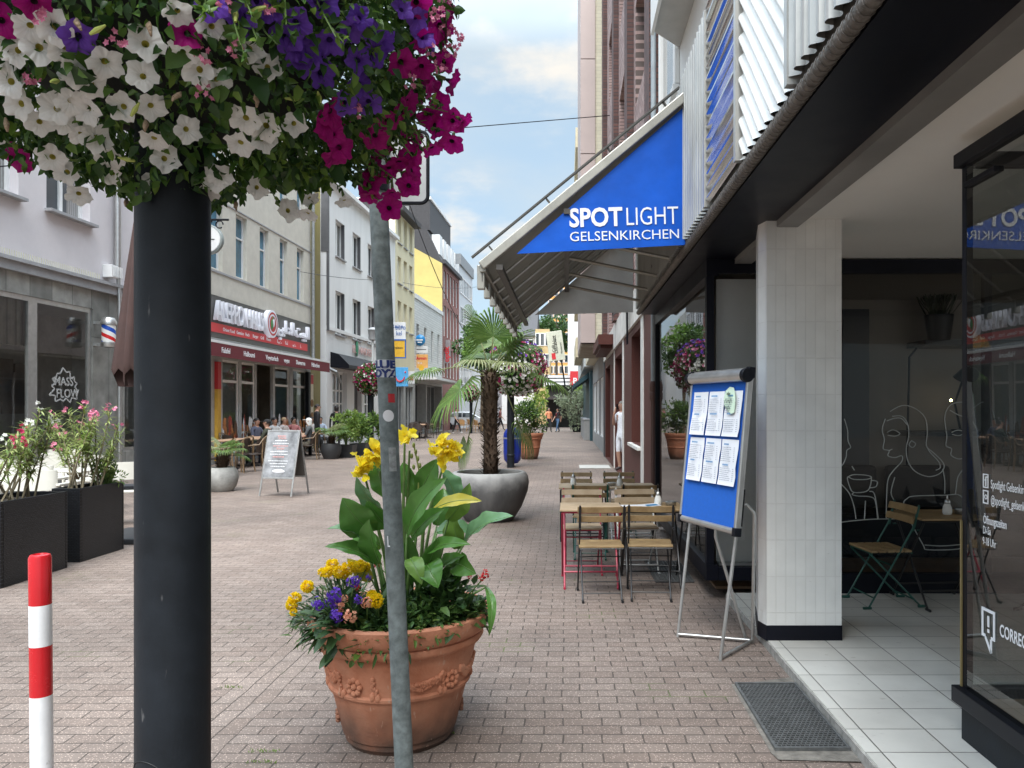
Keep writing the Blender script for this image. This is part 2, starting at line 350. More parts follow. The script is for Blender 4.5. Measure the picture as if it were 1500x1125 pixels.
# ================================================================== the setting: paving
def paving_material():
    m, n, l, b = nt('red_grey_pavers')
    t = n.new('ShaderNodeTexCoord'); sp = n.new('ShaderNodeSeparateXYZ')
    wob = n.new('ShaderNodeTexNoise'); wob.inputs['Scale'].default_value = 2.2; l.new(t.outputs['Object'], wob.inputs['Vector'])
    ws = n.new('ShaderNodeVectorMath'); ws.operation = 'MULTIPLY_ADD'; l.new(wob.outputs['Color'], ws.inputs[0])
    ws.inputs[1].default_value = (.045, .03, 0); l.new(t.outputs['Object'], ws.inputs[2]); l.new(ws.outputs[0], sp.inputs[0])
    def brick(sw, c1, c2):
        cb = n.new('ShaderNodeCombineXYZ'); l.new(sp.outputs['Y' if sw else 'X'], cb.inputs[0]); l.new(sp.outputs['X' if sw else 'Y'], cb.inputs[1])
        br = n.new('ShaderNodeTexBrick'); br.offset = .5
        for k, v in (('Scale', 1), ('Brick Width', .2), ('Row Height', .1), ('Mortar Size', .0048), ('Mortar Smooth', .35), ('Bias', 0.)): br.inputs[k].default_value = v
        br.inputs['Color1'].default_value = (*c1, 1); br.inputs['Color2'].default_value = (*c2, 1); br.inputs['Mortar'].default_value = (.075, .056, .044, 1)
        l.new(cb.outputs[0], br.inputs['Vector']); return br
    A = brick(0, (.182, .133, .107), (.222, .170, .140)); B = brick(1, (.184, .135, .108), (.222, .170, .140))
    # a drainage strip of lengthwise pavers runs along the street at x = -1.75
    d = n.new('ShaderNodeMath'); d.operation = 'ADD'; l.new(sp.outputs['X'], d.inputs[0]); d.inputs[1].default_value = 1.75
    ab = n.new('ShaderNodeMath'); ab.operation = 'ABSOLUTE'; l.new(d.outputs[0], ab.inputs[0])
    lt = n.new('ShaderNodeMath'); lt.operation = 'LESS_THAN'; l.new(ab.outputs[0], lt.inputs[0]); lt.inputs[1].default_value = .15
    mc = n.new('ShaderNodeMix'); mc.data_type = 'RGBA'; l.new(lt.outputs[0], mc.inputs[0]); l.new(A.outputs['Color'], mc.inputs[6]); l.new(B.outputs['Color'], mc.inputs[7])
    mf = n.new('ShaderNodeMix'); l.new(lt.outputs[0], mf.inputs[0]); l.new(A.outputs['Fac'], mf.inputs[2]); l.new(B.outputs['Fac'], mf.inputs[3])
    # stains, wear and the pale grit in the concrete
    n1 = n.new('ShaderNodeTexNoise'); n1.inputs['Scale'].default_value = .8; n1.inputs['Detail'].default_value = 8; n1.inputs['Roughness'].default_value = .7; l.new(t.outputs['Object'], n1.inputs['Vector'])
    r1 = n.new('ShaderNodeMapRange'); r1.inputs[1].default_value = .3; r1.inputs[2].default_value = .7; r1.inputs[3].default_value = .72; r1.inputs[4].default_value = 1.2; l.new(n1.outputs['Fac'], r1.inputs[0])
    vo = n.new('ShaderNodeTexVoronoi'); vo.inputs['Scale'].default_value = 85; l.new(t.outputs['Object'], vo.inputs['Vector'])
    r2 = n.new('ShaderNodeMapRange'); r2.inputs[1].default_value = .12; r2.inputs[2].default_value = .34; r2.inputs[3].default_value = 2.3; r2.inputs[4].default_value = .86; l.new(vo.outputs['Distance'], r2.inputs[0])
    mu = n.new('ShaderNodeMath'); mu.operation = 'MULTIPLY'; l.new(r1.outputs[0], mu.inputs[0]); l.new(r2.outputs[0], mu.inputs[1])
    hv = n.new('ShaderNodeHueSaturation'); hv.inputs['Saturation'].default_value = .92; l.new(mc.outputs[2], hv.inputs['Color']); l.new(mu.outputs[0], hv.inputs['Value'])
    # trodden-in gum and dark drips
    v2 = n.new('ShaderNodeTexVoronoi'); v2.inputs['Scale'].default_value = 1.7; v2.inputs['Randomness'].default_value = 1; l.new(t.outputs['Object'], v2.inputs['Vector'])
    r5 = n.new('ShaderNodeMapRange'); r5.inputs[1].default_value = .035; r5.inputs[2].default_value = .05; r5.inputs[3].default_value = .55; r5.inputs[4].default_value = 1; l.new(v2.outputs['Distance'], r5.inputs[0])
    n6 = n.new('ShaderNodeTexNoise'); n6.inputs['Scale'].default_value = .28; n6.inputs['Detail'].default_value = 4; l.new(t.outputs['Object'], n6.inputs['Vector'])
    r6 = n.new('ShaderNodeMapRange'); r6.inputs[1].default_value = .35; r6.inputs[2].default_value = .65; r6.inputs[3].default_value = .82; r6.inputs[4].default_value = 1.14; l.new(n6.outputs['Fac'], r6.inputs[0])
    m5 = n.new('ShaderNodeMath'); m5.operation = 'MULTIPLY'; l.new(r5.outputs[0], m5.inputs[0]); l.new(r6.outputs[0], m5.inputs[1]); m6 = n.new('ShaderNodeMath'); m6.operation = 'MULTIPLY'; l.new(m5.outputs[0], m6.inputs[0]); l.new(mu.outputs[0], m6.inputs[1]); l.new(m6.outputs[0], hv.inputs['Value'])
    # moss in some joints
    n3 = n.new('ShaderNodeTexNoise'); n3.inputs['Scale'].default_value = 1.3; n3.inputs['Detail'].default_value = 5; l.new(t.outputs['Object'], n3.inputs['Vector'])
    r3 = n.new('ShaderNodeMapRange'); r3.inputs[1].default_value = .60; r3.inputs[2].default_value = .68; l.new(n3.outputs['Fac'], r3.inputs[0])
    mm = n.new('ShaderNodeMath'); mm.operation = 'MULTIPLY'; l.new(r3.outputs[0], mm.inputs[0]); l.new(mf.outputs[0], mm.inputs[1])
    mo = n.new('ShaderNodeMix'); mo.data_type = 'RGBA'; l.new(mm.outputs[0], mo.inputs[0]); l.new(hv.outputs[0], mo.inputs[6]); mo.inputs[7].default_value = (.10, .12, .04, 1)
    l.new(mo.outputs[2], b.inputs['Base Color']); b.inputs['Roughness'].default_value = .8
    iv = n.new('ShaderNodeMath'); iv.operation = 'SUBTRACT'; iv.inputs[0].default_value = 1; l.new(mf.outputs[0], iv.inputs[1])
    n4 = n.new('ShaderNodeTexNoise'); n4.inputs['Scale'].default_value = 90; l.new(t.outputs['Object'], n4.inputs['Vector'])
    s4 = n.new('ShaderNodeMath'); s4.operation = 'MULTIPLY_ADD'; l.new(n4.outputs['Fac'], s4.inputs[0]); s4.inputs[1].default_value = .35; l.new(iv.outputs[0], s4.inputs[2])
    bp = n.new('ShaderNodeBump'); bp.inputs['Strength'].default_value = .6; bp.inputs['Distance'].default_value = .008; l.new(s4.outputs[0], bp.inputs['Height']); l.new(bp.outputs[0], b.inputs['Normal'])
    return m
g = MB(); g.quad((-150, -30, 0), (150, -30, 0), (150, 500, 0), (-150, 500, 0))
tag(g.obj('pavement', paving_material(), smooth=False), kind='structure')

# tiled entrance floor of the café, one step up
tilem = brickmat('white_floor_tiles', (.52, .50, .455), (.60, .58, .53), (.09, .08, .07), .31, .252, .0035, off=0, plane='XY', bump=.3, rough=.3, nvar=.12, nscale=3)
f = MB(); f.box((1.345 - 1.416, 0, 0), (9 - 1.416, 6.54, .06))
tag(f.obj('entrance_floor', add_scuffs(tilem, (.36, .33, .29), (14, 22, 6), .68), smooth=False, loc=(1.416, -.16 + .086, 0)), kind='structure')
kerbm = M('concrete_kerb', (.30, .285, .26), .9, var=.35, scale=14, bump=.6, bscale=40)
k = MB(); k.box((1.335, -.074, 0), (1.3445, 6.45, .052))
tag(k.obj('entrance_kerb', kerbm, smooth=False), kind='structure')

# ================================================================== café with the corrugated front (right)
dark_navy = M('dark_navy_paint', (.003, .0035, .008), .4, var=.3, scale=3, spec=.2)
white_wall = M('white_render', (.72, .72, .70), .8, var=.07, scale=1.5, bump=.25, bscale=70)
ceil_m = M('ceiling_paint', (.76, .745, .70), .75, var=.05, scale=.6)
beam_m = M('grey_beam_paint', (.20, .195, .185), .45, var=.2, scale=2)
col_tile = brickmat('glazed_column_tiles', (.70, .70, .675), (.74, .74, .715), (.66, .655, .63), .066, .243, .0028, off=0, plane='XZ', bump=.55, rough=.28, nvar=.08, nscale=5)
cafe = thing('cafe_building', 'café with corrugated white metal upper front, tiled column and recessed glass entrance', 'café building', (1.2, 6.45, 0))
def cp(mb, name, mats, smooth=False, bevel=0, label=None):        # café part given in world coordinates
    mb.v = [(x - 1.2, y - 6.45, z) for x, y, z in mb.v]
    o = mb.obj(name, mats, cafe, smooth, bevel)
    if label: o['label'] = label
    return o
# column with chamfered left edge, black plinth
b = MB(); z0, z1 = .16, 2.90
poly = [(1.308, 5.25), (1.335, 5.13), (1.835, 5.13), (1.835, 5.62), (1.385, 5.62)]
b.prism(poly, z1 - z0, Matrix.Translation((0, 0, z0)))
colo = cp(b, 'column', add_scuffs(col_tile, (.52, .50, .47), (40, 40, 60), .73))
b = MB(); b.prism([(1.303, 5.25), (1.331, 5.126), (1.839, 5.126), (1.839, 5.624), (1.381, 5.624)], .1, Matrix.Translation((0, 0, .06))); cp(b, 'column_plinth', dark_navy)
# soffit, beam, ceiling
b = MB(); b.box((.99, -2, 2.86), (1.40, 10.2, 3.0)); cp(b, 'soffit', dark_navy)
b = MB(); b.box((1.40, -2, 2.815), (1.54, 5.12, 3.0)); b.box((1.40, 5.63, 2.815), (1.54, 6.4, 3.0)); cp(b, 'beam', beam_m)
b = MB(); b.box((1.54, -2, 2.87), (7, 6.5, 3.0)); cp(b, 'ceiling', ceil_m)
# corrugated metal panels of the front, four directions of ribs
corr_a = M('ribbed_metal_grey', (.50, .50, .475), .3, .55, var=.12, scale=3)
corr_b = M('polished_rib_metal', (.72, .73, .74), .13, .92, var=.05, scale=3)
corr_c = M('white_rib_metal', (.70, .685, .64), .45, .05, var=.16, scale=2.5)
def corrugated(name, Y0, Y1, z0, z1, ang, pitch, amp, mat, xb=.95, lab=None, pw=.7):
    nu = int((Y1 - Y0) / .012) if abs(math.cos(ang)) > .05 else 2
    nv = int((z1 - z0) / .012) if abs(math.sin(ang)) > .05 else 2
    mb = MB(); vs = []
    for i in range(nu + 1):
        for j in range(nv + 1):
            y, z = Y0 + (Y1 - Y0) * i / nu, z0 + (z1 - z0) * j / nv
            ph = (y * math.cos(ang) + z * math.sin(ang)) / pitch
            q = math.sin(2 * PI * ph); q = math.copysign(abs(q) ** pw, q)
            vs.append((xb - amp * (q * .5 + .5), y, z))
    fs = [(i*(nv+1)+j, i*(nv+1)+j+1, (i+1)*(nv+1)+j+1, (i+1)*(nv+1)+j) for i in range(nu) for j in range(nv)]
    mb.add(vs, fs); return cp(mb, name, mat, True, label=lab)
ZB, ZT = 2.93, 4.22
corrugated('corrugated_panel', 5.09, 6.13, ZB, ZT, 0, .095, .05, corr_a, pw=.22)
corrugated('corrugated_panel', 4.16, 5.04, ZB + .03, ZT + .3, PI / 2, .078, .04, corr_b, lab='polished metal panel with horizontal ribs')
corrugated('corrugated_panel', 3.19, 4.10, ZB, ZT + .8, R(135), .078, .034, corr_c, lab='white metal panel with diagonal ribs')
corrugated('corrugated_panel', .2, 3.14, ZB + .03, ZT + .8, 0, .092, .045, corr_a, pw=.25)
corrugated('corrugated_panel', 6.18, 10.2, ZB, ZT, 0, .085, .04, corr_a)
b = MB()
for y in (4.10, 5.04, 3.14): b.box((.90, y + .003, ZB), (.975, y + .047, ZT + .8 if y < 4.2 else ZT))
b.box((.975, -2, 2.93), (1.25, 10.2, 4.2)); b.box((.98, -2, 4.2), (1.1, 4.95, 5.1)); cp(b, 'panel_frame', corr_a)
gut = M('weathered_gutter_metal', (.15, .135, .12), .7, .3, var=.4, scale=20, bump=.8, bscale=60)
b = MB()
b.tube([(.955, -1, 2.885), (.955, 10.2, 2.885)], .032, 10)
for i in range(130): b.tube([(.955, .6 + i*.045, 2.885), (.955, .612 + i*.045, 2.885)], .036, 10)
cp(b, 'gutter', gut, True)
# upper walls, balcony with an angled end, cornice moulding
b = MB(); b.box((1.25, -2, 3.0), (9, 10.2, 13)); cp(b, 'wall', white_wall)
b = MB(); M4 = Matrix.Translation((0, 0, 5.6))
b.prism([(.92, -1), (1.249, -1), (1.249, 8.5), (.92, 8.13)][::-1], .16, M4, 0); cp(b, 'balcony_slab', M('grey_slab_underside', (.42, .41, .39), .8, var=.08))
b = MB(); b.prism([(.885, -1), (.918, -1), (.918, 8.12), (.885, 8.1)][::-1], 1.1, Matrix.Translation((0, 0, 5.55))); cp(b, 'balcony_parapet', white_wall)
b = MB()
for q in ((8.6, 9.85, 5.2, 7.0),):
    y0, y1, a0, a1 = q
    b.box((1.17, y0 - .12, a0 - .1), (1.249, y1 + .12, a0)); b.box((1.19, y0 - .12, a0 + .003), (1.249, y0, a1)); b.box((1.19, y1, a0 + .003), (1.249, y1 + .12, a1)); b.box((1.17, y0 - .15, a1 + .003), (1.249, y1 + .15, a1 + .14))
cp(b, 'window_surround', white_wall, bevel=.01)
b = MB(); b.quad((1.24, 8.6, 5.2), (1.24, 9.85, 5.2), (1.24, 9.85, 7), (1.24, 8.6, 7)); cp(b, 'window', pane_dark)
# bay window box of the shop: floats above the pavement
fr = MB()
fr.box((1.17, 6.43, .17), (1.27, 10.2, .30)); fr.box((1.17, 6.43, 2.72), (1.27, 10.2, 2.858)); fr.box((1.17, 6.43, .303), (1.235, 6.50, 2.717)); fr.box((1.17, 10.14, .303), (1.235, 10.2, 2.717)); fr.box((1.273, 6.43, .17), (1.9, 6.5, .28))
fr.box((1.235, 6.435, 2.742), (7, 6.495, 2.858)); fr.box((3.5, 6.435, .23), (3.56, 6.495, 2.74)); fr.box((1.905, 6.435, .061), (7, 6.495, .228))
cp(fr, 'window_frame', dark_navy)
gl = MB(); gl.quad((1.2, 10.14, .3), (1.2, 6.5, .3), (1.2, 6.5, 2.72), (1.2, 10.14, 2.72)); cp(gl, 'shop_window_glass', shop_glass)
gl = MB(); gl.quad((1.24, 6.465, .28), (3.5, 6.465, .23), (3.5, 6.465, 2.74), (1.24, 6.465, 2.74)); gl.quad((3.56, 6.465, .23), (7, 6.465, .23), (7, 6.465, 2.74), (3.56, 6.465, 2.74)); cp(gl, 'entrance_glass', glass('clear_entrance_glass', (.95, .96, .96), 1.4))
b = MB(); b.box((1.29, 6.60, .30), (1.78, 6.64, 2.72)); b.box((1.29, 6.5, .281), (1.78, 6.6, .30)); pt = cp(b, 'display_partition', white_wall)
s_ = MB(); s_.box((1.44, 6.588, .48), (1.53, 6.599, .64)); s_.v = [(x-1.2, y-6.45, z) for x, y, z in s_.v]; s_.obj('wall_socket', white_paint, pt, False, .004)
# the room behind the glass
room_w = M('interior_wall_paint', (.24, .22, .195), .8, var=.08, scale=.7)
wood_floor = brickmat('interior_wood_floor', (.15, .085, .045), (.22, .13, .07), (.04, .025, .015), 1.2, .12, .003, plane='XY', rough=.45, bump=.2)
b = MB(); b.box((1.25, 6.66, .30), (1.28, 10.1, .302))
b = MB(); b.box((1.21, 10.16, .05), (7.5, 10.25, 2.85)); b.box((7.4, 6.6, .05), (7.5, 10.1, 2.85)); b.box((2.95, 8.6, .075), (7.3, 8.7, 2.83)); cp(b, 'interior_wall', room_w)
b = MB(); b.box((1.21, 6.55, 2.83), (7.4, 10.15, 2.86)); cp(b, 'interior_ceiling', room_w)
b = MB(); b.box((1.29, 6.65, .05), (7.4, 10.15, .07)); cp(b, 'interior_floor', wood_floor)
b = MB(); b.box((3.08, 8.56, .08), (3.37, 8.597, 2.72)); cp(b, 'interior_door', M('black_door', (.010, .010, .011), .4))
# line drawing and lettering on the entrance glass
lines = MB()
def stroke(pts, closed=False):
    P = [at(x, y, 6.452) for x, y in pts]
    Q = []
    for i in range(len(P) - 1):
        p0, p1, p2, p3 = P[max(i-1, 0)], P[i], P[i+1], P[min(i+2, len(P)-1)]
        for t in (0, .25, .5, .75):
            Q.append(.5 * ((2*p1) + (p2-p0)*t + (2*p0-5*p1+4*p2-p3)*t*t + (3*p1-p0-3*p2+p3)*t**3))
    Q.append(P[-1])
    lines.tube([(q.x, 6.455, q.z) for q in Q], .0042, 6)
def zz(pts): stroke([(1200 + x / 2.163, 380 + y / 2.163) for x, y in pts])
zz([(225,482),(262,463),(300,470),(335,500),(343,545),(340,590),(362,612),(390,640),(396,660),(380,680),(345,688),(305,672),(282,640),(276,600),(284,560),(280,520),(262,497),(232,497)])
zz([(210,505),(200,540),(207,570),(203,600),(222,606),(218,622),(240,628),(262,622),(262,640),(235,670),(218,700),(214,760),(213,820)])
zz([(214,512),(240,503),(262,505),(280,525)]); zz([(215,548),(235,540),(256,552),(240,560),(218,557)]); zz([(222,606),(232,601)])
zz([(293,574),(285,587),(297,596),(306,584),(293,574)]); zz([(340,590),(352,612),(378,640),(384,660),(370,668)]); zz([(240,690),(228,740),(243,775),(246,820)]); zz([(392,664),(398,700),(398,742)])
zz([(80,505),(90,540),(92,575),(100,595),(88,605),(86,625),(78,645),(70,655)]); zz([(70,712),(95,740),(110,780),(117,822)])
zz([(90,690),(110,682),(150,684),(166,690),(150,697),(110,697),(90,690),(97,720),(110,738),(150,735),(163,715),(166,690)]); zz([(166,700),(184,704),(180,720),(160,724)])
zz([(104,655),(112,668)]); zz([(112,738),(105,745),(125,750),(160,752),(178,765),(186,822)]); zz([(160,735),(176,745),(188,822)]); zz([(147,765),(144,822)])
zz([(70,833),(110,828),(180,823),(285,822)])
zz([(280,757),(300,750),(400,747),(440,745),(458,760)]); zz([(280,757),(268,775),(290,830),(330,905),(345,920),(440,918),(458,905)]); zz([(335,905),(390,908),(455,903)])
zz([(458,452),(430,455),(408,470),(398,505),(405,560),(402,590),(420,600),(418,620),(440,632),(460,630)]); zz([(415,478),(440,492),(465,500)]); zz([(420,548),(440,541),(462,548),(445,558),(422,555)])
zz([(462,660),(440,690),(432,745)])
zz([(490,470),(520,452),(546,470),(560,520)]); zz([(478,500),(500,540),(505,600),(520,660),(530,720)])
cp(lines, 'line_drawing', M('grey_white_line', (.46, .48, .47), .6), True)
# the glass display box to the right of the entrance
b = MB()
b.box((1.858, 3.575, .30), (1.892, 3.615, 2.735)); b.box((1.825, -1, 2.735), (1.89, 3.63, 2.80)); b.box((1.893, 3.565, 2.735), (5, 3.63, 2.80)); b.box((1.82, -1, .225), (1.89, 3.64, .30)); b.box((1.893, 3.57, .225), (5, 3.64, .30))
b.box((1.835, 3.3, 2.625), (1.88, 3.56, 2.65))
boxf = cp(b, 'display_box_frame', black_paint, bevel=.004)
b = MB(); b.box((1.85, -1, .061), (1.88, 3.60, .223)); b.box((1.883, 3.57, .061), (5, 3.60, .223)); cp(b, 'kick_board', post_paint)
b = MB(); b.box((1.849, 3.602, .303), (1.8565, 3.614, 1.08)); cp(b, 'frame_edge_strip', M('brass_strip', (.26, .20, .09), .5, .4))
gl = MB(); gl.quad((1.857, 3.565, .3), (1.857, -1, .3), (1.857, -1, 2.735), (1.857, 3.565, 2.735)); cp(gl, 'display_glass', glass('display_glass', (.60, .63, .62), 1.85))
gl = MB(); gl.quad((1.89, 3.60, .3), (5, 3.60, .3), (5, 3.60, 2.735), (1.89, 3.60, 2.735)); cp(gl, 'display_glass', glass('display_side_glass', (.62, .65, .64), 1.35))
b = MB(); b.box((1.9, -1, .24), (5, 3.56, .26)); cp(b, 'display_floor', M('pale_wood_board', (.42, .33, .22), .5, var=.2, scale=3))
# lettering on the display glass reads along -Y, facing the street
def gtext(s, px, py, size, bold=0., xs=.58):
    Y = 1.855 * F / (px - 830); z = CH + (600 - py) * Y / F
    return text(s, size, 'window_lettering', txt_white, cafe, (1.853 - 1.2, Y - 6.45, z), (R(90), 0, R(-90)), .0004, bold, xs)
gtext('Spotlight Gelsenkirchen', 1452, 715, .054)
gtext('@spotlight_gelsenkirchen', 1452, 738, .054)
gtext('Öffnungszeiten', 1441, 766, .052, .0004)
gtext('Di-Sa', 1440.5, 781, .050)
gtext('9-18 Uhr', 1440, 797, .050)
gtext('CORRECTIV', 1465, 931, .074, .0012, .66)
ic = MB()
def gl_frame(px, py, w_, h_, t_):
    Y = 1.855 * F / (px - 830); z = CH + (600 - py) * Y / F
    ic.box((1.851, Y, z), (1.854, Y - t_, z + h_)); ic.box((1.851, Y - w_ + t_, z), (1.854, Y - w_, z + h_)); ic.box((1.851, Y - t_, z), (1.854, Y - w_ + t_, z + t_)); ic.box((1.851, Y - t_, z + h_ - t_), (1.854, Y - w_ + t_, z + h_))
    return Y, z
Y, z = gl_frame(1441, 714, .042, .062, .005); ic.box((1.851, Y-.019, z+.008), (1.854, Y-.025, z+.05)); ic.box((1.851, Y-.013, z+.032), (1.854, Y-.019, z+.037)); ic.box((1.851, Y-.025, z+.046), (1.854, Y-.032, z+.052))
Y, z = gl_frame(1441, 737, .042, .06, .005)
ic.M = Matrix.Translation((1.854, Y - .021, z + .03)) @ Matrix.Rotation(R(-90), 4, 'Y')
ic.lathe([(.007, 0), (.011, 0), (.011, .002), (.007, .002), (.007, 0)], 16, caps=False); ic.M = None
Y = 1.855 * F / (1439 - 830); zt = CH + (600 - 888) * Y / F; zb = CH + (600 - 930) * Y / F; zp = CH + (600 - 949) * Y / F
t_ = .013; W_ = .105
ic.box((1.851, Y, zb), (1.854, Y - t_, zt)); ic.box((1.851, Y - W_ + t_, zb), (1.854, Y - W_, zt)); ic.box((1.851, Y - t_, zt - t_), (1.854, Y - W_ + t_, zt))
ic.box((1.851, Y - t_, zb), (1.854, Y - .03, zb + t_)); ic.box((1.851, Y - W_ + t_, zb), (1.854, Y - W_ + .03, zb + t_))
ic.bar((1.8525, Y - .03, zb), (1.8525, Y - .075, zp), t_, .003, up=(1,0,0)); ic.bar((1.8525, Y - W_ + .03, zb), (1.8525, Y - .075, zp), t_, .003, up=(1,0,0))
ic.box((1.851, Y - .047, zb + .05), (1.854, Y - .060, zt - .03)); ic.box((1.851, Y - .047, zb + .025), (1.854, Y - .060, zb + .04))
cp(ic, 'window_emblem', txt_white)
# drain pipe at the end of the café front
dp = thing('drain_pipe', 'grey rain pipe with thick brown lower section beside the shop window', 'drain pipe', (1.165, 10.31, 0))
b = MB(); b.tube([(0, 0, 1.9), (0, 0, 12.5)], .036, 12); b.obj('upper_pipe', M('grey_pipe', (.30, .34, .36), .45), dp)
b = MB(); b.tube([(0, 0, 0), (0, 0, 1.75)], .04, 12); b.lathe([(.04, 1.7), (.056, 1.75), (.056, 1.82), (.046, 1.84), (.056, 1.86), (.056, 1.93), (.04, 1.98)], 14); b.obj('standpipe', M('brown_cast_iron', (.10, .045, .035), .5), dp)

# ================================================================== awning
awn_grey = fabric('grey_awning_cloth', (.31, .295, .265), .35)
awn_side = fabric('pale_grey_awning_cloth', (.74, .74, .73), .55)
blue_pvc = M('bright_blue_cloth', (.002, .088, .50), .5, var=.16, scale=2.5, spec=.25, bump=.8, bscale=3)
A0, A1 = 5.98, 10.0; wx, wz = .94, 4.02; fx, fz = -.65, 2.70
aw = thing('awning', 'open grey awning with blue lettered side panel over the café tables', 'awning', (.94, 8, 0))
aw_o = Vector((.94, 8, 0))
def ap(mb, name, mats, smooth=False, bevel=0, parent=None):
    mb.v = [tuple(Vector(p) - aw_o) for p in mb.v]; return mb.obj(name, mats, parent or aw, smooth, bevel)
b = MB()
n_ = 12
for (dz, rev) in ((0, 0), (-.006, 1)):
    vs = []
    for i in range(n_ + 1):
        for j in range(7):
            t = j / 6; y = A0 + .03 + (A1 - A0 - .06) * i / n_
            sag = -.02 * math.sin(PI * t) * (1 - abs(math.cos(PI * i / n_ * 3)))
            vs.append((wx + (fx - wx) * t, y, wz + (fz - wz) * t + sag + dz))
    fs = [(i*7+j, (i+1)*7+j, (i+1)*7+j+1, i*7+j+1) for i in range(n_) for j in range(6)]
    b.add(vs, fs if rev else [f[::-1] for f in fs])
ap(b, 'canopy', awn_grey, True)
b = MB()     # front valance hanging in scallops between brackets
for i in range(8):
    y0 = A0 + .02 + i * .5; b.box((fx - .012, y0, fz - .10), (fx - .006, min(y0 + .47, A1), fz - .01))
ap(b, 'valance', awn_grey)
fr_m = M('beige_grey_frame', (.36, .35, .31), .38, .45, var=.15)
dirA = (Vector((fx, 0, fz)) - Vector((wx, 0, wz))).normalized(); upA = Vector((-dirA.z, 0, dirA.x))
if upA.z < 0: upA = -upA
b = MB()
for y in (A0, A1): b.bar(Vector((wx, y, wz)) + upA * .02, Vector((fx, y, fz)) + upA * .02, .06, .07, up=upA)
b.bar((fx, A0, fz), (fx, A1, fz), .05, .06)
ap(b, 'awning_frame', fr_m, bevel=.008)
b = MB(); b.bar(Vector((wx, A0 - .005, wz)) + upA * .105, Vector((fx - .02, A0 - .005, fz)) + upA * .105, .05, .012, up=upA)
for t in (.08, .35, .65, .93): p = Vector((wx, A0, wz)).lerp(Vector((fx, A0, fz)), t); b.bar(p + upA * .055, p + upA * .1, .012, .03, up=(0,1,0))
ap(b, 'cloth_rail', M('dark_rail', (.07, .068, .06), .5))
for i in range(9):
    b = MB(); y = A0 + .05 + i * .49
    b.bar((fx - .02, y, fz - .16), (fx - .02, y, fz + .03), .06, .06); ap(b, 'end_bracket', fr_m, bevel=.008)
for i in range(1, 8):
    b = MB(); y = A0 + i * .5; b.tube([Vector((wx, y, wz)) - upA * .045, Vector((fx, y, fz)) - upA * .045], .014, 8); ap(b, 'roof_rib', alu, True)
b = MB(); p0 = Vector((wx, 0, wz)).lerp(Vector((fx, 0, fz)), .62) - upA * .075; b.bar((p0.x, A0, p0.z), (p0.x, A1, p0.z), .05, .04); p1 = Vector((wx, 0, wz)).lerp(Vector((fx, 0, fz)), .95) - upA * .075; b.bar((p1.x, A0, p1.z), (p1.x, A1, p1.z), .05, .04); ap(b, 'cross_beam', M('dark_beam', (.06, .055, .05), .5))
for y in (6.9, 7.8, 8.7, 9.6):
    b = MB(); b.tube([(.96, y, 2.95), (p0.x, y, p0.z)], .017, 8); b.tube([(.96, y, 2.95), (.96, y, 3.5)], .013, 8); b.box((.93, y - .03, 2.87), (.98, y + .03, 2.95)); ap(b, 'strut', fr_m, True)
# blue side panel facing the viewer
def on(px, py, Y): v = at(px, py, Y); return v.x, v.z
tip = (-.39, 2.815); br = (.925, 2.885); tr = (.925, 3.97)
b = MB(); Mf = Matrix(((1,0,0,0),(0,0,-1,A0 + .022),(0,1,0,0),(0,0,0,1)))
k_ = (wz - fz) / (wx - fx)
tl = (tip[0], fz + (tip[0] - fx) * k_ - .055)
def sub2(p, q, n=8): return [(p[0] + (q[0]-p[0]) * i / n, p[1] + (q[1]-p[1]) * i / n) for i in range(n)]
b.prism([tip, br, tr], .006, Mf); bp_ = ap(b, 'side_panel', blue_pvc); bp_['label'] = 'bright blue triangular side panel with white lettering'
def wtext(s, px0, px1, py, sz, bold):
    x0, z0_ = on(px0, py, A0); x1, _ = on(px1, py, A0)
    o = text(s, sz, 'lettering', txt_white, bp_, (x0 - .94, A0 + .012 - 8, z0_), (R(90), R(-1.6), 0), .001, bold, 1)
    wid = max(v.co.x for v in o.data.vertices) - min(v.co.x for v in o.data.vertices)
    o.scale.x = (x1 - x0) / wid; return o
wtext('SPOT', 834, 912, 331.5, .20, .0055); wtext('LIGHT', 916, 992, 329.5, .20, -.001); wtext('GELSENKIRCHEN', 834, 994, 353, .105, -.0002)
b = MB(); b.prism([(-.41, 2.825), (.86, 2.86), (.86, 3.95)], .005, Matrix(((1,0,0,0),(0,0,-1,A1 - .05),(0,1,0,0),(0,0,0,1)))); ap(b, 'far_side_panel', awn_side)
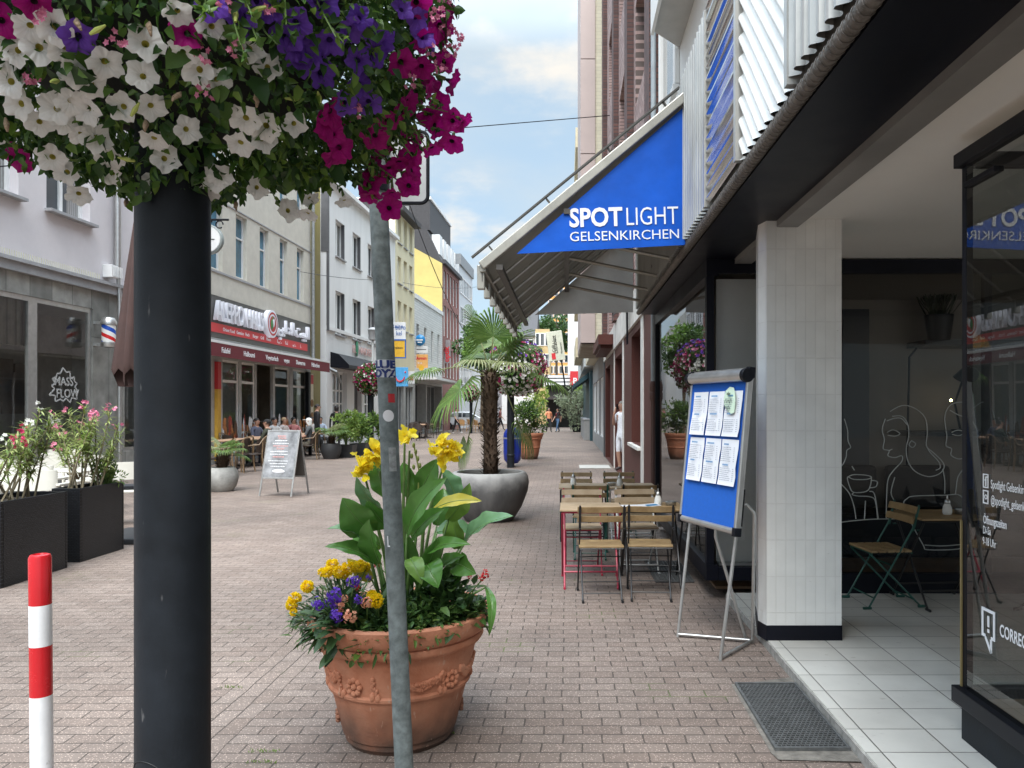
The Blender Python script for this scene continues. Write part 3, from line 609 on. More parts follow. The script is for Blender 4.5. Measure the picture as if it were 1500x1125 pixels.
# ================================================================== houses on the left side of the street
ANG_L = R(90) - math.atan(.027)
def LU(x): return 12262 / (860.4 - x)                 # distance along the left house line seen at photo column x
def LZ(x, y): return CH + (600 - y) * LU(x) / F
class Face:
    """facade in its own frame: u along the street, d into the building, z up"""
    def __init__(s, name, label, cat, u0, rz=ANG_L, loc=None):
        s.u0 = u0
        s.root = thing(name, label, cat, loc or (-10.89 + .027 * u0, u0, 0), rz)
    def part(s, mb, name, mats, smooth=False, bevel=0, parent=None, label=None):
        mb.v = [(x - s.u0, y, z) for x, y, z in mb.v]
        o = mb.obj(name, mats, parent or s.root, smooth, bevel)
        if label: o['label'] = label
        return o
    def wall(s, mat, u0, u1, z0, z1, opens, D=8., rev=.16, name='wall', d0=0., label=None, back=True):
        mb = MB()
        us = sorted({u0, u1, *[o[0] for o in opens], *[o[1] for o in opens]}); zs = sorted({z0, z1, *[o[2] for o in opens], *[o[3] for o in opens]})
        us = [u for u in us if u0 <= u <= u1]; zs = [z for z in zs if z0 <= z <= z1]
        for a, b in zip(us, us[1:]):
            for c, d in zip(zs, zs[1:]):
                m_u, m_z = (a + b) / 2, (c + d) / 2
                if any(o[0] < m_u < o[1] and o[2] < m_z < o[3] for o in opens): continue
                mb.quad((a, d0, c), (b, d0, c), (b, d0, d), (a, d0, d))
        for o in opens:
            a, b, c, d = o[:4]; e = d0 + rev
            mb.quad((a, d0, c), (a, e, c), (b, e, c), (b, d0, c)); mb.quad((a, d0, d), (b, d0, d), (b, e, d), (a, e, d))
            mb.quad((a, d0, c), (a, d0, d), (a, e, d), (a, e, c)); mb.quad((b, d0, c), (b, e, c), (b, e, d), (b, d0, d))
        mb.quad((u0, d0, z0), (u0, d0, z1), (u0, D, z1), (u0, D, z0)); mb.quad((u1, d0, z0), (u1, D, z0), (u1, D, z1), (u1, d0, z1))
        mb.quad((u0, d0, z1), (u1, d0, z1), (u1, D, z1), (u0, D, z1)); (mb.quad((u0, D, z0), (u0, D, z1), (u1, D, z1), (u1, D, z0)) if back else None)
        return s.part(mb, name, mat, label=label)
    def win(s, o, fm, pm, rev=.16, d0=0., sill=None, vbar=1, hbar=(), fw=.055, name='window', sillmat=None):
        a, b, c, d = o[:4]; e = d0 + rev; mb = MB(); y0, y1 = e - .05, e - .002
        mb.box((a, y0, c), (b, y1, c + fw)); mb.box((a, y0, d - fw), (b, y1, d)); mb.box((a, y0 + .003, c + fw), (a + fw, y1, d - fw)); mb.box((b - fw, y0 + .003, c + fw), (b, y1, d - fw))
        for i in range(vbar): u = a + (b - a) * (i + 1) / (vbar + 1); mb.box((u - fw * .6, y0 + .004, c + fw), (u + fw * .6, y1, d - fw))
        for t in hbar: z = c + (d - c) * t; mb.box((a + fw, y0 + .006, z - fw * .4), (b - fw, y1, z + fw * .4))
        w_ = s.part(mb, name, fm)
        p = MB(); p.quad((a, e + .0, c), (b, e, c), (b, e, d), (a, e, d)); s.part(p, 'pane', pm, parent=w_)
        if sill:
            q = MB(); q.box((a - .06, d0 - sill, c - .06), (b + .06, d0 - .002, c - .003)); s.part(q, 'sill', sillmat or fm, parent=w_)
        return w_
    def text(s, t, size, u, z, d, mat, par=None, bold=0., xs=1., u1=None, name='lettering', sp=1., ext=.012, align='LEFT'):
        o = text(t, size, name, mat, par or s.root, (u - s.u0, d, z), (R(90), 0, 0), ext, bold, xs, sp=sp, align=align)
        if u1:
            w_ = max(v.co.x for v in o.data.vertices) - min(v.co.x for v in o.data.vertices); o.scale.x = (u1 - u) / w_
        return o
def PX(x0, x1, yt, yb):      # window rectangle from its near edge in the photo
    return (LU(x0), LU(x1), LZ(x0, yb), LZ(x0, yt))

stone_sill = M('grey_stone_sill', (.34, .34, .35), .7)
lilac_wall = M('pale_lilac_render', (.66, .62, .63), .85, var=.05, scale=2, bump=.3, bscale=40)
slate = brickmat('grey_stone_slabs', (.19, .19, .175), (.33, .325, .30), (.07, .07, .065), .62, 3.2, .007, off=.0, plane='XZ', bump=.3, rough=.6, nvar=.4, nscale=3)
# ---- hairdresser on the far left
B1 = Face('salon_building', 'pale lilac house with grey stone slab ground floor and large salon window', 'building', 8.2)
uE = 20.6
zc0, zc1 = 4.22, 4.5
ops = [(LU(-100), LU(27), 5.65, 8.0), (LU(68), LU(132), 5.65, 8.0)]
B1.wall(lilac_wall, 8.2, uE, zc1, 14, ops, rev=.22)
for o in ops: B1.win(o, white_paint, pane_pale, .22, sill=.16, sillmat=stone_sill, vbar=1, fw=.08)
g0 = (LU(-300), LU(136), .62, 3.82); g1 = (LU(181), uE - .3, .62, 3.82)
ops = [g0, g1]
B1.wall(slate, 8.2, uE, 0, zc0, ops, rev=.12, name='stone_front', D=.3, back=False)
b = MB(); b.box((8.2, -.10, zc0 + .003), (uE, .35, zc1 - .1)); b.box((8.2, -.16, zc1 - .1), (uE, .35, zc1 - .03)); B1.part(b, 'cornice', stone_sill)
b = MB()
for i in range(int((uE - 8.2 - 3.6) / .06)): u = 8.3 + i * .06; b.box((u, -.10, zc1 - .03), (u + .008, -.09, zc1 + .10)); 
B1.part(b, 'bird_spikes', M('pale_yellow_plastic', (.62, .60, .44), .6))
sg = glass('salon_glass', (.8, .84, .84), 1.7)
for gg in (g0, g1):
    a, bb, c, d = gg; b = MB()
    for (p, q) in (((a, .03, c), (bb, .1, c + .09)), ((a, .03, d - .1), (bb, .1, d)), ((bb - .1, .033, c + .09), (bb, .1, d - .1)), ((a, .033, c + .09), (a + .1, .1, d - .1))): b.box(p, q)
    if gg is g0: b.box((LU(44), .033, c + .09), (LU(57), .1, d - .1)); b.box((LU(44) + .0, -.10, c - .12), (bb, .02, c - .01))
    w_ = B1.part(b, 'shop_window', alu)
    p = MB(); p.quad((a, .07, c), (bb, .07, c), (bb, .07, d), (a, .07, d)); B1.part(p, 'pane', sg, parent=w_)
b = MB(); b.box((8.3, 2.9, .0), (uE - .1, 3, zc0 - .1)); b.box((8.3, .35, .0), (uE - .1, 2.9, .05)); b.box((8.3, .35, 4.0), (uE - .1, 2.9, 4.1)); b.box((uE - .12, .35, .05), (uE - .08, 2.9, 4)); B1.part(b, 'salon_interior', M('salon_wall', (.66, .65, .62), .8))
b = MB()
for i in range(26): u = 12.45 + i * .115; b.tube([(u, .22 + .03 * (i % 2), 2.85), (u, .22 + .03 * (i % 2), 3.74)], .05, 6)
B1.part(b, 'curtain', M('cream_curtain', (.60, .58, .50), .9), True)
cw = M('mirror_frame', (.35, .30, .26), .5)
b = MB()
for (u, z) in ((LU(8), 2.2), (LU(62), 2.3), (LU(80), 2.0), (LU(100), 2.2)): b.box((u + 2.2, 2.8, z - .5), (u + 2.9, 2.85, z + .5))
B1.part(b, 'wall_mirror', cw)
# splash shaped window sign
b = MB(); r9 = random.Random(4); pts = []
uc, zc = (LU(82) + LU(115)) / 2, LZ(98, 566)
for i in range(26):
    a = 2 * PI * i / 26; r_ = (.36 if i % 2 else .27) * r9.uniform(.85, 1.2); pts.append((uc + r_ * 1.25 * math.cos(a), zc + r_ * .95 * math.sin(a)))
for (u, z), (u2, z2) in zip(pts, pts[1:] + pts[:1]): b.bar((u, .055, z), (u2, .055, z2), .03, .006, up=(0,1,0))
dim_white = M('dim_white_film', (.42, .42, .41), .6)
sp_ = B1.part(b, 'window_sign', dim_white, label='white splash outline sign on the salon glass')
B1.text('MASS', .25, uc - .33, zc + .02, .05, dim_white, None, .004, 1, name='window_lettering', ext=.003); B1.text('FLOW', .25, uc - .27, zc - .23, .05, dim_white, None, .004, 1, name='window_lettering', ext=.003)
b = MB(); b.tube([(LU(167), -.09, 4.9), (LU(167), -.09, 13)], .07, 10); b.tube([(LU(167), -.13, 0), (LU(167), -.13, 4.15), (LU(167), -.09, 4.9)], .045, 10); B1.part(b, 'drain_pipe', alu, True)
b = MB(); b.box((LU(150), -.22, 4.58), (LU(160), -.002, 4.86)); 
for i in range(6): u = LU(150) + .05 + i * .06; b.box((u, -.235, 4.6), (u + .03, -.222, 4.84))
B1.part(b, 'alarm_box', white_paint, bevel=.01)
# barber pole
def barber_mat():
    m, n, l, b = nt('barber_stripes'); t = n.new('ShaderNodeTexCoord'); s = n.new('ShaderNodeSeparateXYZ'); l.new(t.outputs['Object'], s.inputs[0])
    at2 = n.new('ShaderNodeMath'); at2.operation = 'ARCTAN2'; l.new(s.outputs['Y'], at2.inputs[0]); l.new(s.outputs['X'], at2.inputs[1])
    dv_ = n.new('ShaderNodeMath'); dv_.operation = 'MULTIPLY_ADD'; l.new(at2.outputs[0], dv_.inputs[0]); dv_.inputs[1].default_value = 1 / (2 * PI)
    z_ = n.new('ShaderNodeMath'); z_.operation = 'MULTIPLY'; l.new(s.outputs['Z'], z_.inputs[0]); z_.inputs[1].default_value = 2.6; l.new(z_.outputs[0], dv_.inputs[2])
    fr_ = n.new('ShaderNodeMath'); fr_.operation = 'FRACT'; l.new(dv_.outputs[0], fr_.inputs[0])
    cr = n.new('ShaderNodeValToRGB'); cr.color_ramp.interpolation = 'CONSTANT'; e = cr.color_ramp.elements
    e[0].color = (.75, .75, .73, 1); e[1].position = .28; e[1].color = (.55, .02, .02, 1)
    for p, c in ((.5, (.75, .75, .73, 1)), (.75, (.02, .08, .42, 1))): q = e.new(p); q.color = c
    l.new(fr_.outputs[0], cr.inputs[0]); l.new(cr.outputs[0], b.inputs['Base Color']); b.inputs['Roughness'].default_value = .2; return m
bp0 = thing('barber_pole', 'red white and blue striped barber pole with chrome caps on the stone front', 'barber pole', (-10.89 + .027 * LU(138) + .32, LU(138), 2.98))
b = MB(); b.lathe([(.14, .1), (.14, .5)], 20); b.obj('striped_cylinder', barber_mat(), bp0)
b = MB()
b.lathe([(.05, -.02), (.15, .0), (.165, .05), (.165, .1), (.15, .11)], 20); b.obj('chrome_cap', alu, bp0); b = MB(); b.lathe([(.15, .49), (.165, .5), (.165, .56), (.12, .64), (.03, .67)], 20); b.obj('chrome_cap', alu, bp0)
b = MB(); b.box((-.33, -.03, .03), (-.1, .03, .09)); b.box((-.33, -.03, .51), (-.1, .03, .57)); b.obj('wall_bracket', alu, bp0, False)

# ---- restaurant
beige = M('beige_scratched_render', (.57, .54, .47), .9, var=.09, scale=3, bump=.5, bscale=25)
B2 = Face('restaurant_building', 'beige rendered house with narrow blue windows above a red awning restaurant', 'building', uE + .004)
u0, u1 = uE + .004, LU(455)
W2 = [PX(309, 326, 325, 403), PX(345.5, 362, 337, 417), PX(380.5, 393.5, 357, 430), PX(410, 421, 372, 440), PX(435, 445, 385, 447)]
sz = min(w_[2] for w_ in W2); W2 = [(a, b_, 5.72, 7.68) for a, b_, c, d in W2]
extra = [(a - 9.4 + 1.0, b_ - 9.4 + 1.0, c, d) for a, b_, c, d in W2[2:]]
zs_ = 4.95
W2b = [(a, b_, 8.9, 10.6) for a, b_, c, d in W2]
B2.wall(beige, u0, u1, zs_, 12, W2 + W2b, rev=.17)
for o in W2 + W2b: B2.win(o, white_paint, pane_blue, .17, vbar=0, hbar=(.65,), fw=.06)
b = MB(); b.box((u0, -.03, 5.62), (u1, -.003, 5.68)); b.box((u0, -.025, 7.76), (u1, -.003, 7.80)); B2.part(b, 'string_course', stone_sill)
# signboard
board = M('dark_signboard', (.075, .07, .065), .4, var=.15)
red_strip = M('red_sign_strip', (.52, .03, .035), .4, var=.06)
b = MB(); b.box((u0 + .3, -.05, 3.72), (u1 - .15, -.003, 4.93)); sb = B2.part(b, 'signboard', board)
b = MB(); b.box((u0 + .3, -.09, 3.86), (LU(447), -.055, 4.12)); B2.part(b, 'red_strip', red_strip, parent=sb)
letter_w = M('white_channel_letters', (.74, .74, .80), .35, var=.03)
ua, ub = LU(309), LU(379)
o = B2.text('ALEPPO HAUS', .80, ua, 4.22, -.13, letter_w, sb, .018, 1, u1=ub, ext=.06)
o2 = B2.text('\uFEF2\uFE92\uFEE0\uFEA4\uFEDF\uFE8D \uFE96\uFEF4\uFE92\uFEDF\uFE8D', .62, LU(402), 4.32, -.11, letter_w, sb, .012, 1, u1=LU(448), ext=.05)
b = MB(); Mx = Matrix.Translation((LU(390), -.06, 4.50)) @ Matrix.Rotation(R(90), 4, 'X')
b.M = Mx; b.lathe([(.0, 0), (.47, 0), (.47, .16), (.40, .17)], 32, caps=False); b.lathe([(0, .163), (.40, .165)], 32, mi=1, caps=False); b.lathe([(.33, .17), (.27, .172)], 28, caps=False, mi=0)
b.ball((-.06, -.02, .16), (.10, .2, .03), 10, 6, 2); b.ball((.08, .05, .16), (.09, .16, .03), 10, 6, 0); b.ball((.02, .2, .16), (.05, .05, .03), 8, 6, 2); b.M = None
B2.part(b, 'round_emblem', [letter_w, M('emblem_red', (.5, .03, .03), .4), M('emblem_green', (.05, .2, .07), .4)], True, parent=sb, label='round red and white emblem with white rim')
for t, x in (('Orient Food', 322), ('Gemüse', 342), ('Fisch', 355), ('Burger', 366), ('Grill', 377.5), ('Mezze', 386)): B2.text(t, .15, LU(x), 3.93, -.096, txt_white, sb, 0, 1, ext=.002, name='small_lettering')
for t, x in (('\uFE8D\uFEDF\uFE92\uFEF4\uFE96', 402), ('\uFE8D\uFEDF\uFEA4\uFEE0', 414), ('\uFE92\uFEF4\uFE96', 425), ('\uFEDF\uFE92', 436)): B2.text(t, .17, LU(x), 3.93, -.096, txt_white, sb, 0, 1, ext=.002, name='small_lettering')
# awning over the front
maroon = M('maroon_awning_cloth', (.15, .022, .03), .8, var=.1)
ua0, ua1 = u0 + .1, u1 - .05
b = MB(); pr = [(-.003, 3.62), (-.003, 3.54), (-.75, 3.42), (-.75, 3.48)]
b.add([(u, d, z) for u in (ua0, ua1) for d, z in pr], [(0,1,2,3)[::-1], (4,5,6,7), (0,3,7,4), (3,2,6,7), (2,1,5,6)]); b.box((ua0, -.78, 3.43), (ua1, -.752, 3.50))
aw2 = B2.part(b, 'shop_awning', white_paint)
b = MB(); b.box((ua0, -.775, 3.06), (ua1, -.76, 3.425)); vl = B2.part(b, 'awning_valance', maroon, parent=aw2)
LX = lambda x: 11600 / (860.4 - x)
for t, x in (('Falafel', 315), ('Halloumi', 348), ('Vegetarisch', 381), ('vegan', 408), ('Shawarma', 426), ('Hähnchen', 449)): B2.text(t, .21, LX(x), 3.18, -.779, txt_white, aw2, .004, 1, ext=.002, name='valance_lettering')
# ground floor glazing
gry = M('grey_window_frame', (.42, .43, .43), .5)
yellow_panel = M('yellow_panel', (.62, .36, .05), .5)
cream_panel = M('cream_panel', (.66, .60, .45), .5)
ops = []
def gf(x0, x1, z0, z1): return (LU(x0), LU(x1), z0, z1)
P = [gf(326, 350, .28, 3.1), gf(354, 374, .28, 3.1), gf(376, 400, .05, 3.1), gf(403, 424, .28, 3.1), gf(429, 450, .28, 3.1), (u0 + .25, u0 + 1.0, .28, 3.1)]
B2.wall(gry, u0, u1, 0, 3.71, P, rev=.10, name='shop_front', D=.4, back=False)
pint = M('restaurant_interior', (.55, .50, .42), .8, var=.4, scale=.8)
b = MB(); b.box((u0 + .1, 2.0, 0), (u1 - .1, 2.1, 3.49)); b.box((u0 + .1, .5, .01), (u1 - .1, 3.5, .04)); b.box((u0 + .1, .5, 3.5), (u1 - .1, 3.5, 3.6)); b.box((u1 - .2, .5, .04), (u1 - .1, 3.5, 3.5)); B2.part(b, 'interior', pint)
b = MB(); b.box((LU(376), 1.2, .04), (LU(400), 1.3, 3.5)); B2.part(b, 'entrance_recess', gry)
cg = glass('restaurant_glass', (.75, .78, .75), 1.9)
for i, o in enumerate(P):
    if i in (2,): continue
    a, b_, c, d = o; mb = MB(); y0 = .03; f_ = .07
    for p, q in (((a, y0, c), (b_, y0 + .05, c + f_)), ((a, y0, d - f_), (b_, y0 + .05, d)), ((a, y0 + .003, c + f_), (a + f_, y0 + .05, d - f_)), ((b_ - f_, y0 + .003, c + f_), (b_, y0 + .05, d - f_)), ((a + f_, y0 + .005, 2.42), (b_ - f_, y0 + .05, 2.50))): mb.box(p, q)
    w_ = B2.part(mb, 'shop_window', white_paint)
    p = MB(); p.quad((a, .06, c), (b_, .06, c), (b_, .06, d), (a, .06, d)); B2.part(p, 'pane', cg, parent=w_)
    # decorative food stickers along the lower glass
    q = MB(); r5 = random.Random(i); 
    for k in range(34):
        u = r5.uniform(a + .1, b_ - .1); z = .3 + r5.random() * .5; h_ = r5.uniform(.2, .75); wd = r5.uniform(.05, .16)
        q.ball((u, .022, z + h_ / 2), (wd, .006, h_ * .5), 8, 6, r5.choice((0, 0, 1, 2, 3)))
    B2.part(q, 'food_sticker', [M('sticker_orange', (.45, .17, .05), .5, var=.5, scale=9), M('sticker_red', (.35, .05, .03), .5, var=.5, scale=9), txt_white, M('sticker_brown', (.12, .06, .03), .5, var=.5, scale=9)], True, parent=w_)
b = MB(); b.box((LU(450.5), -.12, .1), (u1 - .02, -.003, 3.0)); B2.part(b, 'menu_panel', cream_panel)
b = MB(); b.box((LU(447), -.14, .1), (LU(450), -.003, 3.05)); B2.part(b, 'dark_jamb', black_paint)
dish = M('dish_brown', (.25, .13, .05), .6, var=.5, scale=12)
for z in (.9, 1.35, 1.85): b = MB(); b.ball((LU(452.6), -.125, z), (.16, .02, .16), 12, 8); B2.part(b, 'menu_picture', dish, True)
b = MB(); b.box((LU(451), -.128, 2.6), (LU(454.4), -.121, 2.95)); B2.part(b, 'red_heading', red_strip)
b = MB(); b.box((LU(314), -.1, .1), (LU(319), -.004, 2.2), 0); b.box((LU(314), -.104, 2.2), (LU(319), -.004, 3.0), 1); B2.part(b, 'promo_panel', [yellow_panel, red_strip])
b = MB(); uu = LU(455); b.tube([(uu - .05, -.12, 3.3), (uu - .05, -.12, 12)], .07, 8); b.tube([(uu - .05, -.12, 3.5), (uu + .35, -.9, 3.1), (uu + .9, -.9, 2.7)], .06, 8); B2.part(b, 'drain_pipe', metal_grey, True)
ck = thing('hanging_clock', 'round white clock hanging from a scrolled black bracket on the beige house', 'clock', (-10.89 + .027 * LU(276) + .55, LU(276), LZ(276, 338) - .25))
b = MB(); b.M = Matrix.Rotation(R(90), 4, 'X'); b.lathe([(.0, -.08), (.34, -.08), (.38, -.04), (.38, .04), (.34, .08), (0, .08)], 28, caps=False); b.obj('clock_case', white_paint, ck)
b = MB(); b.M = Matrix.Rotation(R(90), 4, 'X'); b.lathe([(.36, .082), (.40, .06), (.40, -.06), (.36, -.082)], 28, caps=False); b.obj('clock_rim', M('grey_green_rim', (.25, .28, .27), .5), ck)
b = MB(); b.tube([(-.75, 0, .55), (.55, 0, .55)], .03, 8); b.tube([(0, 0, .35), (0, 0, .55)], .03, 8); b.tube([(-.6, 0, .05), (-.45, 0, .3), (-.2, 0, .45), (.1, 0, .5)], .025, 8); b.tube([(.3 + .1*math.cos(a*.6), 0, .42 + .1*math.sin(a*.6)) for a in range(10)], .02, 6); b.obj('bracket', black_paint, ck)
b = MB(); b.box((-.01, -.09, -.02), (.01, -.082, .25)); b.box((-.01, -.09, -.01), (.2, -.083, .01)); b.obj('clock_hand', black_paint, ck)

# ---- white house with the gable stained green
white2 = M('white_plaster', (.72, .72, .72), .85, var=.07, scale=1.6, streak=True)
stain = M('mossy_stained_render', (.17, .155, .05), .95, var=.3, scale=1.2, col2=(.33, .27, .15), bump=.4, streak=True)
uw0, uw1 = LU(478), LU(579)
B3 = Face('white_house', 'white plastered house with dark window reveals and green stained gable wall', 'building', uw0)
Wl = [PX(491.5, 505, 425, 489), PX(517, 532, 437, 498), PX(543, 552, 448, 505)]; zl = (Wl[0][2], Wl[0][3])
Wu = [PX(491, 504, 320, 374)]; zu = (Wu[0][2], Wu[0][3])
cols = [(a, b_) for a, b_, c, d in Wl]; step = cols[1][0] - cols[0][0]
cols = [(cols[0][0] + i * step * .985, cols[0][0] + i * step * .985 + 1.25) for i in range(4)]
Wl = [(a, b_, *zl) for a, b_ in cols]; Wu = [(a, b_, *zu) for a, b_ in cols]
zt3 = 11.2
B3.wall(white2, uw0, uw1, 4.6, zt3, Wl + Wu, rev=.2)
darkrev = M('dark_grey_reveal', (.09, .09, .095), .6)
for o in Wl + Wu:
    B3.win(o, white_paint, pane_dark, .2, vbar=1, fw=.09, sill=.08, sillmat=stone_sill)
    q = MB(); a, b_, c, d = o; q.box((b_ - .05, .004, c), (b_ - .001, .145, d)); B3.part(q, 'window_reveal', darkrev)
b = MB(); b.box((uw0 - .01, -.10, 4.95), (uw1, -.004, 5.1)); B3.part(b, 'string_course', white2); b = MB(); b.box((uw0 - .02, -.25, zt3 + .003), (uw1, .5, zt3 + .18)); B3.part(b, 'cornice', white2)
b = MB(); b.box((uw0 - .03, .25, .01), (uw0 - .006, 8, zt3)); B3.part(b, 'stained_gable', stain)
b = MB(); b.box((uw0 - .02, -.03, zt3 - 3), (uw0 - .005, .22, zt3)); b.tube([(uw0 + .03, -.06, 4.9), (uw0 + .03, -.06, zt3)], .06, 8); B3.part(b, 'drain_pipe', darkrev, True)
doors = [(LU(487), LU(508), .1, 3.25), (LU(519), LU(530), .1, 3.2), (LU(534), LU(551), .1, 3.25)]
B3.wall(white2, uw0, uw1, 0, 4.597, doors, rev=.22, D=.9, name='shop_front')
for i, (a, b_, c, d) in enumerate(doors):
    if i == 1:
        q = MB(); q.quad((a, .22, c), (b_, .22, c), (b_, .22, d), (a, .22, d)); B3.part(q, 'passage', darkrev); continue
    B3.win((a, b_, c, d), white_paint, pane_pale, .22, vbar=3, hbar=(.2, .38, .56, .74), fw=.09, name='french_door')
b = MB(); b.add([(u, d, z) for u in (LU(484), LU(538)) for d, z in ((-.004, 4.05), (-.004, 3.4), (-.8, 3.35), (-.8, 3.5), (-.35, 3.95))], [(4,3,2,1,0), (5,6,7,8,9), (0,5,9,4), (4,9,8,3), (3,8,7,2), (2,7,6,1)], 0)
b.box((LU(497), -.83, 3.18), (LU(538), -.805, 3.5), 1); B3.part(b, 'door_awning', [black_paint, M('pinkish_red_cloth', (.42, .08, .10), .7, var=.3)])
f1 = M('shop_sign_pink', (.62, .40, .38), .5); f2 = M('shop_sign_green', (.05, .25, .14), .5)
B3.text('EL', .5, LU(515), 4.25, -.05, f1, u1=LU(520)); B3.text('NAIDEEM', .5, LU(524.5), 4.25, -.05, f1, u1=LU(545))
b = MB(); b.ball((LU(521.6), -.05, 4.5), (.2, .03, .4), 10, 8); B3.part(b, 'leaf_emblem', f2, True)
# annex in the gap
b = MB(); ug = LU(457); b.box((ug + .1, .9, .0), (uw0 - .035, 1.1, 2.9)); b.box((ug + .1, .82, 2.9), (uw0 - .035, 1.2, 3.05)); B3.part(b, 'annex_wall', white2)
b = MB(); b.box((ug + .35, .86, .05), (ug + 1.35, .897, 2.2)); B3.part(b, 'annex_door', gry)
tag(B3.root, kind=None)

# ---- cream house with projecting signs
cream = M('cream_render', (.66, .60, .42), .85, var=.06, scale=1.6, streak=True)
uc0, uc1 = LU(579) + .004, LU(607)
B4 = Face('cream_house', 'cream yellow house with dark eaves behind the colourful shop signs', 'building', uc0)
rows = [(309, 352, 583, 587.5), (372, 412, 583, 587.5), (438, 480, 583, 587.5)]
ops = []
for (yt, yb, xa, xb) in rows:
    a, b_, c, d = PX(xa - 3, xb - 3, yt, yb); stp = (uc1 - uc0 - .5) / 3
    for k in range(3): ops.append((uc0 + .55 + k * stp, uc0 + .55 + k * stp + .85, c, d))
zt4 = LZ(607, 336)
B4.wall(cream, uc0, uc1, 3.6, zt4, ops, rev=.22)
for o in ops: B4.win(o, white_paint, pane_pale, .22, vbar=1, fw=.08, sill=.1, sillmat=stone_sill)
b = MB(); b.box((uc0, -.45, zt4 + .003), (uc1, 2, zt4 + .3)); B4.part(b, 'eaves', M('dark_roof', (.05, .045, .045), .8))
g4 = [(uc0 + .3, uc0 + 2.1, .2, 3.0), (uc0 + 2.4, uc1 - .3, .2, 3.0)]
B4.wall(M('shopfront_grey', (.35, .35, .34), .6), uc0, uc1, 0, 3.597, g4, rev=.2, name='shop_front', D=.5)
for o in g4: B4.win(o, gry, pane_dark, .2, vbar=2, fw=.07, name='shop_window')

# ---- low slatted building, yellow gable and red brick house
slat = brickmat('white_glazed_brick', (.58, .58, .56), (.66, .66, .64), (.36, .36, .35), .9, .16, .012, plane='XZ', bump=.4, nvar=.05, rough=.5)
ul0, ul1 = uc1 + .004, LU(648)
B5 = Face('low_white_building', 'low building clad in white slats below the yellow gable wall', 'building', ul0)
zl5 = LZ(607, 436)
ops = [(ul0 + .6 + k * 2.3, ul0 + 1.35 + k * 2.3, 4.9, 7.1) for k in range(5)]
ops = [o for o in ops if o[1] < ul1 - .2]
B5.wall(slat, ul0, ul1, 3.9, zl5, ops, rev=.15, D=9)
for o in ops: B5.win(o, gry, pane_dark, .15, vbar=0, fw=.05)
b = MB(); b.box((ul0, -.08, zl5 + .003), (ul1, .3, zl5 + .28)); B5.part(b, 'coping', white2)
g5 = [(ul0 + .2, ul0 + 3.5, .1, 3.3), (ul0 + 3.7, ul1 - .2, .1, 3.3)]
B5.wall(gry, ul0, ul1, 0, 3.896, g5, rev=.6, D=.9, name='shop_front')
for o in g5: B5.win(o, gry, pane_dark, .6, vbar=3, fw=.07, name='shop_window')
b = MB(); b.box((ul0, -1.4, 3.5), (ul1, -.004, 3.66)); B5.part(b, 'canopy_roof', white2)
redb = brickmat('red_house_brick', (.20, .06, .05), (.29, .10, .08), (.25, .2, .18), .25, .08, .01, plane='XZ', bump=.3, nvar=.12)
ur0, ur1 = ul1 + .004, LU(672.5)
B6 = Face('red_brick_house', 'red brick house with white windows, yellow gable and dark mansard roof', 'building', ur0)
zr = LZ(648, 386)
ops = []
for c, d in ((LZ(650, 437), LZ(650, 395)), (LZ(650, 492), LZ(650, 447)), (LZ(650, 552), LZ(650, 509))):
    for k in range(5): a = ur0 + .5 + k * (ur1 - ur0 - .6) / 5; ops.append((a, a + .95, c, d))
B6.wall(redb, ur0, ur1, 0, zr, ops, rev=.15, D=10)
for o in ops: B6.win(o, white_paint, pane_pale, .15, vbar=0, fw=.1)
yel = M('strong_yellow_render', (.52, .42, .15), .85, var=.1, scale=1, bump=.2)
b = MB(); pg = [(0, zl5 - 1), (0, zr), (3.4, zr + 1.9), (10, zr + 1.9), (10, zl5 - 1)]
b.prism([(-x, z) for x, z in pg], .05, Matrix(((0,0,1,ur0 - .06),(-1,0,0,0),(0,1,0,0),(0,0,0,1)))); B6.part(b, 'yellow_gable', yel)
dk = M('dark_slate_cladding', (.045, .042, .045), .6, var=.2, scale=8)
b = MB(); b.box((ur0 - .1, -.25, zr + .003), (ur1 + .1, .0, zr + .3)); b.add([(u, d, z) for u in (ur0, ur1) for d, z in ((0, zr + .05), (9.9, zr + .05), (9.9, zr + 2.6), (1.2, zr + 2.6))], [(3,2,1,0), (4,5,6,7), (0,4,7,3), (3,7,6,2), (1,2,6,5), (0,1,5,4)]); rf = B6.part(b, 'mansard_roof', dk)
b = MB()
for k in range(5): a = ur0 + .5 + k * 1.7; b.box((a, .3, zr + .8), (a + 1.1, .9, zr + 2.3))
B6.part(b, 'dormer', white_paint, parent=rf)
b = MB(); b.box((ur0 + .3, 1.0, zr + 2.603), (ur0 + 9, 9, zr + 4.9)); b.box((ur0 + .2, .9, zr + 4.903), (ur0 + 9.1, 9.1, zr + 5.1), 1); ph = B6.part(b, 'penthouse', [dk, white2])
b = MB(); b.box((ur0 + .27, 2.6, zr + 3.2), (ur0 + .297, 3.6, zr + 4.4)); B6.part(b, 'penthouse_window', pane_pale, parent=ph)
ug0, ug1 = ur1 + .004, LU(692)
B7 = Face('pale_office_block', 'pale grey office block with ribbon windows past the red brick house', 'building', ug0)
zg = LZ(673, 372)
b = MB(); b.box((ug0, 0, 0), (ug1, 10, zg - .9)); B7.part(b, 'wall', M('pale_grey_panels', (.55, .57, .59), .6, var=.05))
b = MB(); b.box((ug0, -.15, zg - .9), (ug1, 10.1, zg), 0); B7.part(b, 'parapet', M('mid_grey_panel', (.24, .25, .26), .6))
